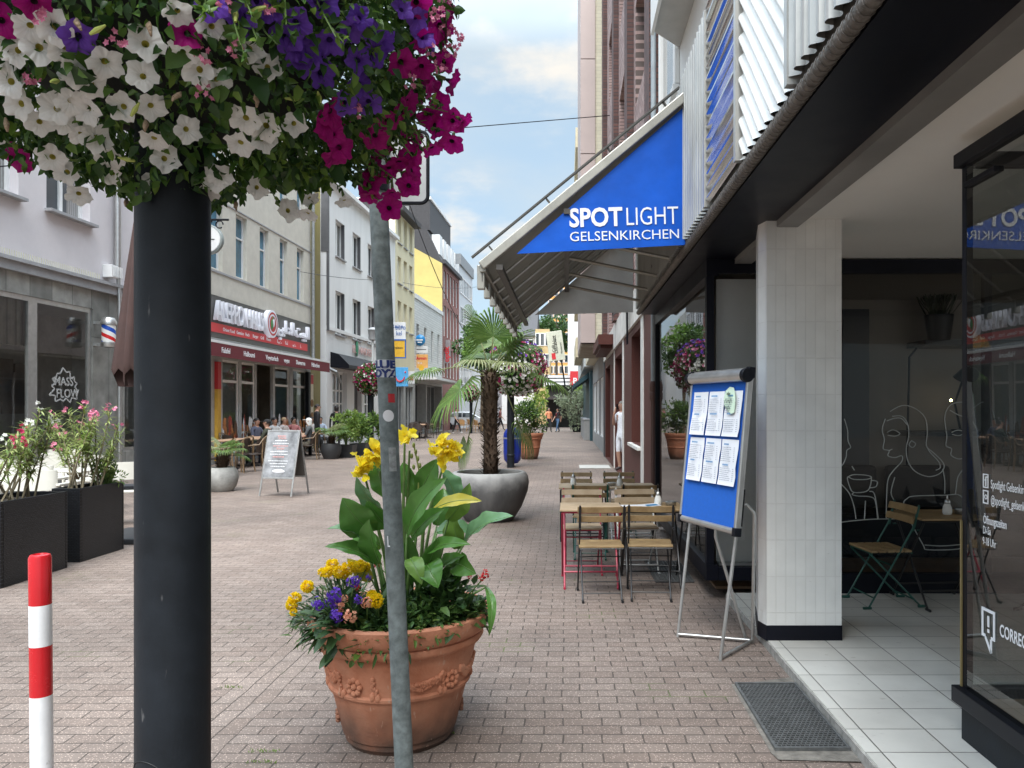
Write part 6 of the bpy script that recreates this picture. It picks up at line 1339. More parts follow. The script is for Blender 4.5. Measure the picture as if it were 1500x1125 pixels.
def bistro_table(label, loc, rz, col, wood=slat_pale, w_=.28, d_=.27):
    root = thing('bistro_table', label, 'table', loc, rz, 'small slatted café tables'); lm = leg_m[col]; b = MB()
    for i in range(7): y = -d_ + i * .078; b.box((-w_, y, .69), (w_, y + .07, .708))
    b.obj('tabletop', wood, root, False, .004)
    for s_ in (-1, 1):
        x = s_ * (w_ - .02)
        b = MB(); b.tube([(x, -d_ + .02, .675), (x, d_ - .01, .012)], .009, 7); b.tube([(x, d_ - .03, .012), (x, d_ + .03, .012)], .011, 7); b.obj('leg', lm, root)
        b = MB(); x -= s_ * .022; b.tube([(x, d_ - .02, .675), (x, -d_ + .01, .012)], .009, 7); b.tube([(x, -d_ + .03, .012), (x, -d_ - .03, .012)], .011, 7); b.obj('leg', lm, root)
    for (k_, yy, zz_) in ((.02, d_ - .07, .11), (.04, -d_ + .07, .14), (.02, -d_ + .02, .68), (.02, d_ - .02, .68)): b = MB(); b.tube([(-w_ + k_, yy, zz_), (w_ - k_, yy, zz_)], .008, 6); b.obj('stretcher', lm, root)
    return root
bistro_table('red legged slatted table, front left of the café tables', (.22, 7.12, 0), 0, 'red')
bistro_table('black legged slatted table with menus, front right beside the window', (.79, 7.14, 0), R(-1), 'black', slatw)
bistro_table('slatted table in the rear row on the street side', (.19, 9.05, 0), 0, 'black')
bistro_table('slatted table in the rear row against the shop window', (.76, 9.07, 0), R(1), 'white')
steel = M('brushed_steel', (.45, .45, .44), .3, .9, var=.1, scale=20); cglass = glass('clear_jar_glass', (.9, .92, .92), 1.45)
sugar = M('white_sugar', (.75, .74, .70), .9)
def shaker(label, loc, s_=1.):
    root = thing('sugar_shaker', label, 'sugar shaker', loc, 0, 'sugar shakers on the tables'); b = MB(); b.lathe([(.0, 0), (.030, 0), (.036, .02), (.034, .05), (.022, .085), (0, .085)], 16, caps=False); b.obj('jar', sugar, root); b = MB(); b.lathe([(.022, .086), (.024, .09), (.022, .11), (.007, .125), (.006, .15), (0, .15)], 14, caps=False); b.obj('pourer', steel, root)
shaker('sugar shaker beside the metal ashtray on the front right table', (.86, 7.22, .709)); shaker('sugar shaker on the rear right table', (.62, 9.0, .709)); shaker('sugar shaker on the rear left table', (.08, 9.1, .709))
def ashtray(label, loc):
    root = MB(); root.lathe([(0, 0), (.042, 0), (.05, .01), (.05, .036), (.044, .038), (.042, .012), (0, .01)], 20, caps=False); tag(root.obj('ashtray', steel, None, True, loc=loc), label, 'ashtray', 'metal ashtrays on the café tables')
ashtray('round metal ashtray at the right end of the front table', (.97, 7.16, .709)); ashtray('round metal ashtray on the rear right table', (.53, 9.02, .709))
paper = M('paper_white', (.74, .75, .78), .7, var=.04)
print_grey = M('printed_grey_text', (.25, .27, .32), .8); print_blue = M('printed_blue_heading', (.03, .20, .42), .7)
mn = thing('menu_card', 'white folded menu sheets lying on the front right table', 'menu', (.66, 7.10, .710), R(8))
b = MB(); b.add([(-.15, -.10, 0), (.05, -.10, .002), (.05, .10, .002), (-.15, .10, 0), (.20, -.09, .012), (.20, .11, .012)], [(0,1,2,3), (1,4,5,2)]); b.obj('sheet', paper, mn, False)
b = MB(); b.quad((.07, -.07, .0065), (.18, -.06, .0125), (.18, .04, .0125), (.07, .03, .0065)); b.obj('blue_print', print_blue, mn, False)

# ------------------------------------------------ display easel
E0, E1, EB = Vector((.783, 5.41, 0)), Vector((.98, 4.90, 0)), Vector((1.275, 5.27, 0))
es = thing('display_easel', 'silver display easel with blue pinboard and six menu sheets beside the column', 'easel', (E0 + E1) / 2)
eo = (E0 + E1) / 2; ux = (E1 - E0).normalized(); nback = Vector((-ux.y, ux.x, 0));
if nback.x < 0: nback = -nback
def EP(u, h, d=0.): # u along the board 0..1 beyond, h height along the tilted board, d in front(-)/behind
    tilt = .10; up = (Vector((0, 0, 1)) + nback * tilt).normalized(); nrm = (nback - Vector((0, 0, tilt))).normalized(); return ux * u + up * h + nrm * d
W2_, H0, H1 = .335, .80, 1.86
def ebox(b, u0, u1, h0, h1, d0, d1, mi=0):
    vs = [EP(u, h, d) for h in (h0, h1) for d in (d0, d1) for u in (u0, u1)]
    b.add(vs, [(0,1,3,2), (4,6,7,5), (0,4,5,1), (1,5,7,3), (3,7,6,2), (2,6,4,0)], mi)
tube_silver = M('silver_tube', (.48, .48, .47), .36, .8, var=.12, scale=12)
b = MB(); ebox(b, -W2_, W2_, H0 + .04, H1 - .05, -.02, .0); b.obj('blue_board', M('blue_felt', (.006, .10, .46), .85, var=.08, scale=40, bump=.15, bscale=300), es, False)
b = MB(); ebox(b, -W2_ - .02, -W2_, H0 + .03, H1, -.03, .012); b.obj('side_rail', alu, es, False, .006); b = MB(); ebox(b, W2_, W2_ + .025, H0 + .03, H1, -.03, .012); b.obj('side_rail', alu, es, False, .006)
b = MB(); b.tube([EP(-W2_ + .01, H1 - .035, -.035), EP(W2_ - .01, H1 - .035, -.035)], .04, 18); ebox(b, -W2_, W2_, H1 - .02, H1 + .015, -.02, .02); b.obj('clamp_bar', alu, es); b = MB(); b.tube([EP(-W2_, H0 + .03, -.012), EP(W2_, H0 + .03, -.012)], .022, 14); b.obj('bottom_bar', alu, es)
b = MB()
for u in (-W2_ - .015, W2_ + .01): b = MB(); b.tube([EP(u - .018, H1 - .035, -.033), EP(u + .018, H1 - .035, -.033)], .046, 16); ebox(b, u - .018, u + .018, H1 - .05, H1 + .02, -.03, .02); b.obj('corner_cap', black_paint, es, True, .004)
for u in (-W2_ - .01, W2_ + .012): b = MB(); ebox(b, u - .018, u + .018, H0, H0 + .055, -.036, .016); b.obj('corner_cap', black_paint, es, False, .004)
b = MB()
fA, fB, fC = E0 - eo, E1 - eo, EB - eo
b.tube([fA, EP(-W2_ + .05, H0 + .25, .03)], .0115, 10); b.obj('leg', tube_silver, es)
b = MB(); b.tube([fB, EP(W2_ - .03, H0 + .25, .03)], .0115, 10); b.obj('leg', tube_silver, es)
b = MB(); hA = EP(W2_ - .10, H0 + .17, .06); hB = hA + Vector((.05, -.02, .03)); hC = hA + Vector((.10, -.03, -.03)); b.tube([fC + Vector((-.03, .05, 0)), EP(.02, H0 - .05, .05), EP(.0, H0 + .1, .05)], .0115, 10); b.tube([EP(W2_ - .06, H0 + .05, .04), hA, hB, hC, fC], .0115, 10); b.obj('rear_leg', tube_silver, es)
b = MB(); b.tube([fA + Vector((0, 0, .02)), fC + Vector((-.02, 0, .02))], .0105, 10); b.tube([fB + Vector((0, 0, .02)), fC + Vector((0, 0, .02))], .0105, 10); b.obj('foot_bar', tube_silver, es)
b = MB(); ebox(b, W2_ - .045, W2_ - .015, H0 + .06, H0 + .30, .02, .05); b.obj('height_lock', black_paint, es, False, .004)
r8 = random.Random(8)
for row in range(2):
    for col in range(3):
        u0 = -W2_ + .045 + col * .205; h0 = H0 + .31 + (1 - row) * .318; b = MB(); skew = r8.uniform(-.006, .006)
        vs = []
        for j in range(6):
            t_ = j / 5; curl = -.024 - .006 * r8.random() - (.012 * (1 - t_) ** 2)
            for k in range(4): vs.append(EP(u0 + .195 * k / 3 + skew * t_, h0 + .30 * t_, curl - (.006 if k == 3 else 0) * r8.random()))
        b.add(vs, [(j*4+k, j*4+k+1, j*4+k+5, j*4+k+4) for j in range(5) for k in range(3)]); pa = b.obj('paper_sheet', paper, es)
        t = MB(); 
        def ln(u, h, w_, th, mi): vs = [EP(u0 + u, h0 + h, -.043), EP(u0 + u + w_, h0 + h, -.043), EP(u0 + u + w_, h0 + h + th, -.043), EP(u0 + u, h0 + h + th, -.043)]; t.add(vs, [(0,1,2,3)], mi)
        for hd in (.262, .125 + .02 * r8.random()): 
            x = .05
            for c_ in range(r8.randint(6, 9)): ln(x, hd, .007, .011, 1); x += .0095
        for hb, n_ in ((.245, 8), (.108, 7)):
            for q in range(n_): 
                x = .022
                while x < .10 + r8.random() * .05: w_ = r8.uniform(.006, .018); ln(x, hb - q * .0125, w_, .0035, 0); x += w_ + .004
                ln(.165, hb - q * .0125, .014, .0035, 0)
        t.obj('printed_text', [print_grey, print_blue], pa, False)
b = MB(); cu_, ch_ = W2_ - .17, H1 - .20
pts = [(.0, .095), (.05, .088), (.088, .05), (.098, 0), (.096, -.075), (.06, -.085), (.0, -.07), (-.045, -.03), (-.062, .02), (-.045, .07)]
n_ = len(pts); b.add([EP(cu_ + x, ch_ + y, -.034 - .012 * (x > .05)) for x, y in pts], [tuple(range(n_))]); nt_ = b.obj('green_note', M('pale_green_paper', (.58, .72, .56), .7, var=.04), es, False)
b = MB()
for (yy, xs_) in ((.045, (-.0, .04)), (.0, (-.03, .06)), (-.045, (-.02, .05))):
    P_ = [EP(cu_ + xs_[0] + (xs_[1] - xs_[0]) * i / 14, ch_ + yy + .012 * math.sin(i * 2.1) + .006 * math.sin(i * 5 + yy * 90), -.052) for i in range(15)]; b.tube(P_, .0012, 5)
b.obj('handwriting', M('dark_ink', (.03, .06, .05), .6), nt_)

# ------------------------------------------------ ground grate with concrete surround
gr = thing('floor_grate', 'steel light well grate set in concrete beside the tiled step', 'grate', (1.15, 4.0, 0))
gx0, gx1, gy0, gy1 = -.165, .165, -.40, .44
b = MB(); b.add([(gx0 - .035, gy0 - .03, .006), (gx0 - .02, gy0 - .10, .006), (gx1 + .02, gy0 - .12, .006), (gx1 + .02, gy1 + .14, .006), (gx1 - .12, gy1 + .09, .006), (gx0 - .03, gy1 + .02, .006)], [(0,1,2,3,4,5)]); b.obj('concrete_surround', M('worn_concrete', (.16, .145, .125), .9, var=.4, scale=14, bump=.8, bscale=40), gr, False)
b = MB(); b.box((gx0, gy0, .007), (gx1, gy1, .009)); b.obj('pit_shade_sheet', M('pit_shade_black', (.006, .006, .006), .9), gr, False)  # flat black sheet paints the shade of a pit, no hole beneath
gm = M('galvanised_grate', (.16, .165, .165), .5, .6, var=.3, scale=30)
b = MB()
for (a, c) in (((gx0 - .012, gy0 - .012), (gx1 + .012, gy0)), ((gx0 - .012, gy1), (gx1 + .012, gy1 + .012)), ((gx0 - .012, gy0), (gx0, gy1)), ((gx1, gy0), (gx1 + .012, gy1))): b.box((*a, .0065), (*c, .022))
b.obj('frame', gm, gr, False)
b = MB(); ny = 38; nx = 15
for j in range(ny): y = gy0 + (gy1 - gy0) * (j + .5) / ny; b.box((gx0, y - .0028, .010), (gx1, y + .0028, .018))
for j in range(ny - 1):
    for i in range(nx): x = gx0 + (gx1 - gx0) * (i + .25 + .5 * (j % 2)) / nx; y = gy0 + (gy1 - gy0) * (j + .5) / ny; b.box((x - .0022, y + .003, .0102), (x + .0022, y + (gy1 - gy0) / ny - .003, .0176))
b.obj('mesh', gm, gr, False)
gr2 = thing('floor_grate', 'dark cellar grate in the paving under the front café window', 'grate', (1.0, 7.6, 0)); b = MB()
b.box((-.18, -.5, .002), (.18, .5, .005), 1)  # black sheet paints the shade of the shaft under the bars
for j in range(28): y = -.5 + j / 28; b.box((-.18, y, .006), (.18, y + .008, .014))
for j in range(13): x = -.18 + j * .03; b.box((x, -.5, .0145), (x + .005, .5, .0165))
b.obj('mesh', [gm, black_paint], gr2, False)
mt = MB(); mt.box((-.5, -.6, .004), (.35, .6, .02)); tag(mt.obj('door_mat', M('pale_ribbed_mat', (.42, .41, .38), .8), None, False, .005, loc=(.85, 21.4, 0)), 'pale ribbed mat on the paving by the granite doorway', 'mat')

# ------------------------------------------------ inside the café entrance
def rotz(o, a): o.rotation_euler[2] = a
folding_chair('dark green folding chair under the line drawing on the entrance glass', (2.50, 6.12, .06), R(95), 'green', 'folding chairs in the café entrance')
folding_chair('black folding chair right of the table in the entrance', (3.72, 5.75, .06), R(-85), 'black', 'folding chairs in the café entrance')
bistro_table('dark slatted table in the tiled entrance', (2.98, 6.14, .06), R(3), 'black', slatw)
shaker('sugar shaker on the entrance table', (3.02, 6.1, .769)); ashtray('round metal ashtray on the entrance table', (3.14, 6.12, .769))
shf = thing('wall_shelf', 'dark wooden wall shelf high inside the café', 'shelf', (4.05, 8.35, 2.28)); b = MB(); b.box((-.25, -.2, 0), (1.6, .24, .06)); b.obj('board', black_paint, shf, False); b = MB(); b.tube([(-.2, .1, .0), (-.26, .15, -.1), (-.28, .2, -1.9)], .012, 6); b.obj('cable', black_paint, shf)
gp = thing('potted_grass', 'dark pot of tall spiky grass on the high café shelf', 'plant', (4.02, 8.30, 2.34)); b = MB(); b.lathe([(0, 0), (.11, 0), (.15, .28), (.13, .28), (0, .24)], 18, caps=False); b.obj('pot', black_paint, gp); b = MB(); rg = random.Random(2)
for i in range(150): d = Vector((rg.uniform(-.55, .55), rg.uniform(-.55, .55), 1)).normalized(); p = Vector((rg.uniform(-.08, .08), rg.uniform(-.08, .08), .22)); blade(b, p, p + d * rg.uniform(.3, .6), .012, rv(rg), .08, 0, 4, 1, 0)
b.obj('grass_blade', leafmat('dark_grass', (.015, .025, .012), (.03, .045, .02), .1), gp, False)
sh2 = thing('wall_shelf', 'lower dark counter shelf inside the café with lamp', 'shelf', (4.1, 8.35, 1.32)); b = MB(); b.box((-.5, -.25, 0), (1.4, .24, .05)); b.obj('board', black_paint, sh2, False)
dl = thing('desk_lamp', 'black adjustable desk lamp glowing on the lower shelf', 'lamp', (4.24, 8.28, 1.37)); b = MB(); b.lathe([(0, 0), (.09, 0), (.09, .02), (0, .025)], 16, caps=False); b.tube([(0, 0, .02), (-.06, 0, .3), (.05, 0, .62)], .012, 6); b.obj('arm', black_paint, dl); b = MB(); b.M = Matrix.Translation((.05, 0, .62)) @ Matrix.Rotation(R(30), 4, 'Y'); b.lathe([(.03, .1), (.05, .05), (.09, -.08)], 16, caps=False); b.obj('lamp_shade', black_paint, dl)
b = MB(); b.ball((-.10, .0, .33), .013, 8, 6); b.obj('bulb', emit('warm_bulb', (1, .72, .3), 14), dl)
be = thing('bench', 'low dark upholstered bench inside the café', 'bench', (3.45, 8.2, .07)); b = MB(); b.box((-.8, -.3, 0), (1.4, .3, .45)); b.obj('seat', black_paint, be, False, .04); b = MB(); b.box((-.8, .18, .453), (-.05, .32, .92)); b.box((.05, .18, .453), (.75, .32, .92)); b.obj('back_cushion', M('charcoal_cloth', (.02, .02, .022), .9), be, False, .05)
pn = thing('pendant_lamp', 'glowing warm pendant lamp hanging inside the display box', 'lamp', (2.45, 2.55, 1.98)); b = MB(); b.lathe([(.10, .0), (.085, .04), (.03, .07), (.02, .09)], 20, caps=False); b.tube([(0, 0, .09), (0, 0, .86)], .005, 6); b.obj('lamp_shade', emit('lamp_glow', (1, .62, .18), 1.2), pn)
# ================================================================== salon terrace on the left
def rattan_mat():
    m = brickmat('black_rattan', (.006, .007, .010), (.020, .022, .028), (.0015, .0015, .002), .034, .017, .0042, plane='XZ', bump=1, rough=.4, nvar=.3)
    return m
rat = rattan_mat(); rat.node_tree.nodes['Principled BSDF'].inputs['Specular IOR Level'].default_value = .4; rat_y = brickmat('black_rattan_side', (.006, .007, .010), (.020, .022, .028), (.0015, .0015, .002), .034, .017, .0042, plane='YZ', bump=1, rough=.4, nvar=.3)
rat_y.node_tree.nodes['Principled BSDF'].inputs['Specular IOR Level'].default_value = .4
def planter(label, x, y, L, w_=.30, h=.775, rz=0.):
    root = thing('rattan_planter', label, 'planter', (x, y, 0), rz, 'black woven planters along the terrace'); b = MB(); t_ = .03
    b.box((-w_, 0, 0), (0, t_, h), 0); b.box((-w_, L - t_, 0), (0, L, h), 0); b.box((-t_, t_ + .001, 0), (0, L - t_ - .001, h), 1); b.box((-w_, t_ + .001, 0), (-w_ + t_, L - t_ - .001, h), 1); b.obj('planter_body', [rat, rat_y], root, False, .006)
    b = MB(); b.box((-w_ + t_, t_, h - .12), (-t_, L - t_, h - .05)); b.obj('soil', soil, root, False); return root
planter('black woven planter with open pink oleander, nearest the grey post', -5.09, 8.04, .80); planter('black woven planter with white flowers, at the left edge', -5.05, 6.86, .92, .5)
ole = [leafmat('oleander_leaf', (.12, .20, .04), (.26, .34, .09), .35), leafmat('oleander_leaf_pale', (.28, .34, .12), (.38, .42, .16), .35)]
pinkf = leafmat('oleander_pink', (.62, .12, .24), (.76, .32, .44), .3, .5); whitef = pet_w; deepf = leafmat('oleander_deep', (.55, .02, .10), (.62, .05, .16), .3, .5)
def oleander(label, x, y, z, h, n, spread, seed, fm):
    r_ = random.Random(seed); root = thing('oleander', label, 'plant', (x, y, z), 0, 'oleanders in the woven planters'); st, lv_, fl = MB(), MB(), MB()
    for k in range(n):
        a = r_.random() * 6.28; top = Vector((math.cos(a) * spread * r_.uniform(.3, 1), math.sin(a) * spread * r_.uniform(.3, 1), h * r_.uniform(.45, 1))); b0 = Vector((r_.uniform(-.06, .06), r_.uniform(-.15, .15), 0)); mid = b0.lerp(top, .5) + Vector((r_.uniform(-.04, .04), r_.uniform(-.04, .04), 0)); st.tube([Vector((0, 0, -.04)), b0, mid, top], [.009, .011, .008, .004], 6)
        for q in range(60):
            t_ = r_.uniform(.4, 1.0); p = b0.lerp(mid, t_ * 2) if t_ < .5 else mid.lerp(top, t_ * 2 - 1); d = Vector((r_.uniform(-1, 1), r_.uniform(-1, 1), r_.uniform(-.2, 1.1))); leaf(lv_, p, d, Vector((0, 0, 1)), r_.uniform(.08, .15), .018, r_.randrange(2), .35, .15)
        if r_.random() < .55:
            for q in range(r_.randint(3, 7)):
                c = top + rv(r_) * .05 + Vector((0, -.01, .03)); d = (rv(r_) + Vector((0, -.6, .3))).normalized()
                for e in range(5): x_ = d.cross(Vector((0, 0, 1))).normalized(); y_ = d.cross(x_); v = x_ * math.cos(e * 1.257) + y_ * math.sin(e * 1.257); leaf4(fl, c, v + d * .4, d, .028, .022, 0)
    st.obj('stem', M('grey_brown_stem', (.16, .13, .08), .8), root); lv_.obj('foliage', ole, root, False, ); 
    if fl.v: fl.obj('blossom', fm, root, False)
oleander('tall pink oleander in the planter nearest the grey post', -5.28, 8.30, .70, .98, 9, .42, 31, pinkf); oleander('white and pink oleander beside the salon sign', -5.24, 8.62, .70, .92, 6, .36, 35, pinkf)
oleander('white flowering oleander in the left edge planter', -5.35, 7.55, .70, .95, 8, .32, 32, whitef); oleander('deep pink oleander at the very left edge', -5.25, 7.15, .70, .85, 8, .30, 33, deepf); oleander('far pink oleander by the second salon window', -7.3, 11.5, .6, 1.0, 8, .45, 34, pinkf)
shrub('small_bush', 'low bushy plant at the front corner of the woven planter', Vector((-5.2, 8.7, .7)), .2, .34, 700, .05, .018, [ole[0], lf_mid], 36, 'plant')
# white terrace armchairs
wplast = M('cream_white_plastic', (.66, .64, .57), .45, var=.05)
def armchair(label, x, y, rz, group='white plastic armchairs of the salon terrace'):
    root = thing('terrace_armchair', label, 'chair', (x, y, 0), rz, group)
    b = MB(); b.box((-.26, -.24, .42), (.26, .24, .46)); b.obj('seat', wplast, root, False, .015)
    b = MB(); n_ = 12; vs = []
    for i in range(n_ + 1):
        a = PI * (i / n_) ; xx = -.29 * math.cos(a); yy = .22 + .07 * math.sin(a); hi = .82
        for z in (.60, hi): vs += [(xx, yy, z), (xx * .93, yy - .025, z)]
    fs = []
    for i in range(n_): k = i * 4; m_ = k + 4; fs += [(k, k+2, m_+2, m_), (k+1, m_+1, m_+3, k+3), (k+2, k+3, m_+3, m_+2), (k, m_, m_+1, k+1)]
    b.add(vs, fs); b.obj('backrest', wplast, root)
    for s_ in (-1, 1): b = MB(); b.box((s_ * .27, -.22, .64), (s_ * .32, .24, .67)); b.obj('armrest', wplast, root, False, .01)
    for sx in (-1, 1):
        for sy in (-1, 1): b = MB(); b.tube([(sx * .28, sy * .21, .65), (sx * .30, sy * .26, .0)], .018, 8); b.obj('leg', wplast, root)
    return root
for i, (x, y, rz, lab) in enumerate(((-6.2, 10.7, R(200), 'cream armchair with a dark cushion, just left of the black post'), (-6.35, 9.3, R(185), 'cream armchair right behind the middle of the near woven planter'), (-6.7, 8.35, R(170), 'cream armchair behind the gap between the two woven planters'), (-6.6, 7.55, R(175), 'cream armchair behind the left edge planter'), (-7.8, 9.9, R(10), 'cream armchair close to the salon window'), (-7.6, 12.3, R(190), 'cream armchair farthest along the salon terrace'), (-7.9, 11.2, R(160), 'cream armchair between the two white tables'), (-8.4, 12.9, R(200), 'cream armchair under the splash sign, close to the glass'), (-8.9, 13.6, R(20), 'cream armchair against the salon glass below the barber pole'), (-6.9, 10.0, R(190), 'cream armchair behind the right part of the near planter'))):
    armchair(lab, x, y, rz).scale = (1.08, 1.08, 1.08)
cs = thing('seat_cushion', 'dark cushion on the cream armchair left of the black post', 'cushion', (-6.2, 10.7, .498), R(200)); b = MB(); b.box((-.23, -.22, 0), (.23, .2, .05)); b.obj('cushion_body', M('dark_cloth', (.03, .03, .035), .9), cs, False, .02)
def white_table(label, x, y):
    root = thing('terrace_table', label, 'table', (x, y, 0), 0, 'white tables of the salon terrace'); b = MB(); b.box((-.4, -.4, .71), (.4, .4, .74)); b.obj('tabletop', wplast, root, False, .01); b = MB(); b.tube([(0, 0, .02), (0, 0, .709)], .03, 10); b.box((-.25, -.25, 0), (.25, .25, .02)); b.obj('pedestal', wplast, root, False)
white_table('cream white table among the armchairs behind the near planter', -7.0, 9.2); white_table('cream white table at the far end of the salon terrace', -7.2, 11.2)
# folded parasol with its base
ps_ = thing('folded_parasol', 'closed brown parasol with dark slab base, partly hidden by the black post', 'parasol', (-5.26, 9.55, 0))
b = MB(); vs = []; K = 40; rp = random.Random(4); prof_ = [(.03, 4.22), (.09, 4.0), (.16, 3.3), (.22, 2.6), (.27, 2.05), (.25, 1.98)]
for r_, z in prof_:
    for j in range(K): a = 2 * PI * j / K; q = r_ * (1 + .28 * math.cos(a * 8 + z * .6) * min(1, (4.22 - z) * .8)); vs.append((q * math.cos(a), q * math.sin(a), z + (.12 * math.cos(a * 8) if z < 2.2 else 0)))
b.add(vs, [(i*K+j, (i+1)*K+j, (i+1)*K+(j+1) % K, i*K+(j+1) % K) for i in range(len(prof_)-1) for j in range(K)]); b.obj('canopy', M('brown_parasol_cloth', (.060, .033, .029), .9, var=.2, scale=4), ps_, ang=2)
b = MB(); b.tube([(0, 0, 0), (0, 0, 4.3)], .028, 10); b.obj('pole', metal_grey, ps_)
b = MB(); b.box((-.45, -.45, 0), (.45, .45, .07)); b.tube([(0, 0, .07), (0, 0, .35)], .05, 10); b.obj('base', M('dark_slab', (.02, .021, .024), .6), ps_, False, .015)
b = MB(); b.tube([(.16, -.1, 3.35), (.25, -.12, 3.0), (.2, -.1, 2.75)], .015, 6); b.obj('tie_strap', black_paint, ps_)

# ================================================================== restaurant terrace
rw = M('dark_woven_rattan', (.045, .030, .022), .6, var=.4, scale=30); cane = M('cane_tube', (.20, .13, .07), .45, var=.25, scale=12)
def cane_chair(label, x, y, rz, group='cane armchairs of the restaurant terrace', wood=None, parts=True):
    fr_m = wood or cane; root = thing('cane_armchair', label, 'chair', (x, y, 0), rz, group)
    b = MB(); b.lathe([(0, .43), (.24, .43), (.25, .45), (.24, .47), (0, .47)], 16, caps=False); b.obj('seat', rw if not wood else wood, root)
    b = MB(); vs = []
    for i in range(9):
        a = R(20 + 140 * i / 8); 
        for z in (.50, .88 - .05 * abs(i - 4) / 4): vs.append((.25 * math.cos(a), .25 * math.sin(a) + .03 * (z > .6), z))
    b.add(vs, [(2*i, 2*i+1, 2*i+3, 2*i+2) for i in range(8)]); b.obj('backrest', rw if not wood else wood, root)
    for s_ in (-1, 1): b = MB(); b.tube([(s_ * .25, -.25, 0), (s_ * .26, -.27, .45), (s_ * .29, -.24, .62), (s_ * .30, -.05, .68), (s_ * .27, .18, .70), (s_ * .2, .28, .86)], .017, 7); b.obj('arm_frame', fr_m, root)
    for s_ in (-1, 1): b = MB(); b.tube([(s_ * .2, .26, .86), (s_ * .22, .24, .4), (s_ * .25, .3, 0)], .017, 7); b.obj('rear_leg', fr_m, root)
    b = MB(); b.tube([(.2, .28, .86), (.1, .33, .91), (-.1, .33, .91), (-.2, .28, .86)], .017, 7); b.obj('top_rail', fr_m, root); return root
def row(px, off):      # point in front of the left house line, seen at photo column px
    Y = (10.9 - off) * F / (860.4 - px); return -10.9 + .027 * Y + off, Y
TOW, OUT = R(-90), R(90)      # facing the restaurant / facing the street
for (px, off, rz, lab) in ((322, 2.2, R(-60), 'cane armchair just right of the black post by the urn'), (350, 2.0, R(-100), 'empty cane armchair with curved arms behind the small palm'), (371, 2.25, R(-75), 'empty cane armchair nearest the street, left of the sandwich board'), (340, .5, OUT, 'empty cane armchair by the restaurant glass behind the small palm'),
   (391, 1.95, TOW, 'cane armchair under the diner in dark green'), (452, 1.95, R(-80), 'cane armchair under the diner with the white cap, right of the sandwich board'), (402, .5, OUT, 'cane armchair under the diner in pale grey top by the glass'), (416, .5, OUT, 'cane armchair under the fair haired diner'), (430, .5, OUT, 'cane armchair under the diner in reddish top'), (469, .6, OUT, 'cane armchair under the bearded diner in pale blue'), (376, .5, OUT, 'cane armchair under the diner in navy'), (456, .5, OUT, 'cane armchair under the diner in off white')):
    cane_chair(lab, *row(px, off), rz)
woodt = M('pale_table_wood', (.40, .25, .16), .5, var=.15)
def long_table(label, x, y, L, w_=.8, rz=0): 
    root = thing('terrace_table', label, 'table', (x, y, 0), rz, 'wooden tables of the restaurant terrace'); b = MB(); b.box((-L/2, -w_/2, .74), (L/2, w_/2, .78)); b.obj('tabletop', woodt, root, False, .008)
    for s_ in (-1, 1): b = MB(); b.box((s_ * L * .36 - .05, -.05, .04), (s_ * L * .36 + .05, .05, .739)); b.box((s_ * L * .36 - .05, -.35, 0), (s_ * L * .36 + .05, .35, .04)); b.obj('leg', black_paint, root, False)
long_table('long wooden table nearest the small palm', *row(347, 1.22), 1.9, .8, R(88)); long_table('wooden table behind the sandwich board', *row(396, 1.22), 1.9, .8, R(88)); long_table('wooden table among the diners right of the sandwich board', *row(442, 1.22), 2.2, .8, R(88))
# sandwich board
sbd = thing('sandwich_board', 'silver framed sandwich board with grey menu poster on the paving', 'sign board', (-5.25, 14.3, 0), R(-12))
b = MB(); w_ = .335
def SB(x, h, d=0, back=False): s_ = -1 if not back else 1; lean = .24 * (1 - h / 1.22); return Vector((x, s_ * lean * 1.25 + d, h))
def sbox(b, x0, x1, h0, h1, d0, d1, back=False, mi=0):
    vs = [SB(x, h, d, back) for h in (h0, h1) for d in (d0, d1) for x in (x0, x1)]; b.add(vs, [(0,1,3,2), (4,6,7,5), (0,4,5,1), (1,5,7,3), (3,7,6,2), (2,6,4,0)], mi)
for bk in (False, True):
    b = MB(); sbox(b, -w_, -w_ + .03, .02, 1.22, -.012, .012, bk); sbox(b, w_ - .03, w_, .02, 1.22, -.012, .012, bk); sbox(b, -w_ + .03, w_ - .03, 1.19, 1.22, -.0125, .0125, bk); sbox(b, -w_ + .03, w_ - .03, .33, .36, -.0125, .0125, bk); b.obj('frame', alu if not bk else metal_grey, sbd, False, .004)
b = MB(); sbox(b, -w_ + .03, w_ - .03, .36, 1.19, -.006, .002); po = b.obj('poster', M('grey_marbled_poster', (.09, .095, .10), .35, var=.5, scale=4, col2=(.42, .43, .45), coat=.3), sbd, False)
b = MB(); sbox(b, -w_ + .03, w_ - .03, .36, 1.19, -.002, .006, True); b.obj('back_panel', M('dark_panel', (.07, .065, .06), .6), sbd, False)
b = MB(); rr_ = random.Random(9)
for (h, n_, mi, th) in ((1.10, 5, 1, .018), (1.02, 7, 0, .012), (.97, 9, 0, .010), (.92, 8, 1, .014), (.82, 10, 0, .010), (.77, 10, 0, .010), (.72, 7, 1, .016), (.65, 11, 0, .010), (.60, 9, 0, .010), (.55, 8, 0, .01)):
    x = -.022 * n_
    for k in range(n_): wd = rr_.uniform(.018, .042); sbox(b, x, x + wd, h, h + th, -.009, -.0075, False, mi); x += wd + .008
b.obj('poster_text', [txt_white, M('poster_pink_text', (.62, .30, .28), .6)], po, False)
for t_, h, x in (('Burger', .865, -.1), ('Snacks', 1.055, -.09)):
    o = text(t_, .06, 'poster_heading', M('poster_heading_' + t_.lower(), (.70, .42, .40), .6), po, SB(x, h, -.011), (R(90), 0, 0), .001, .001)
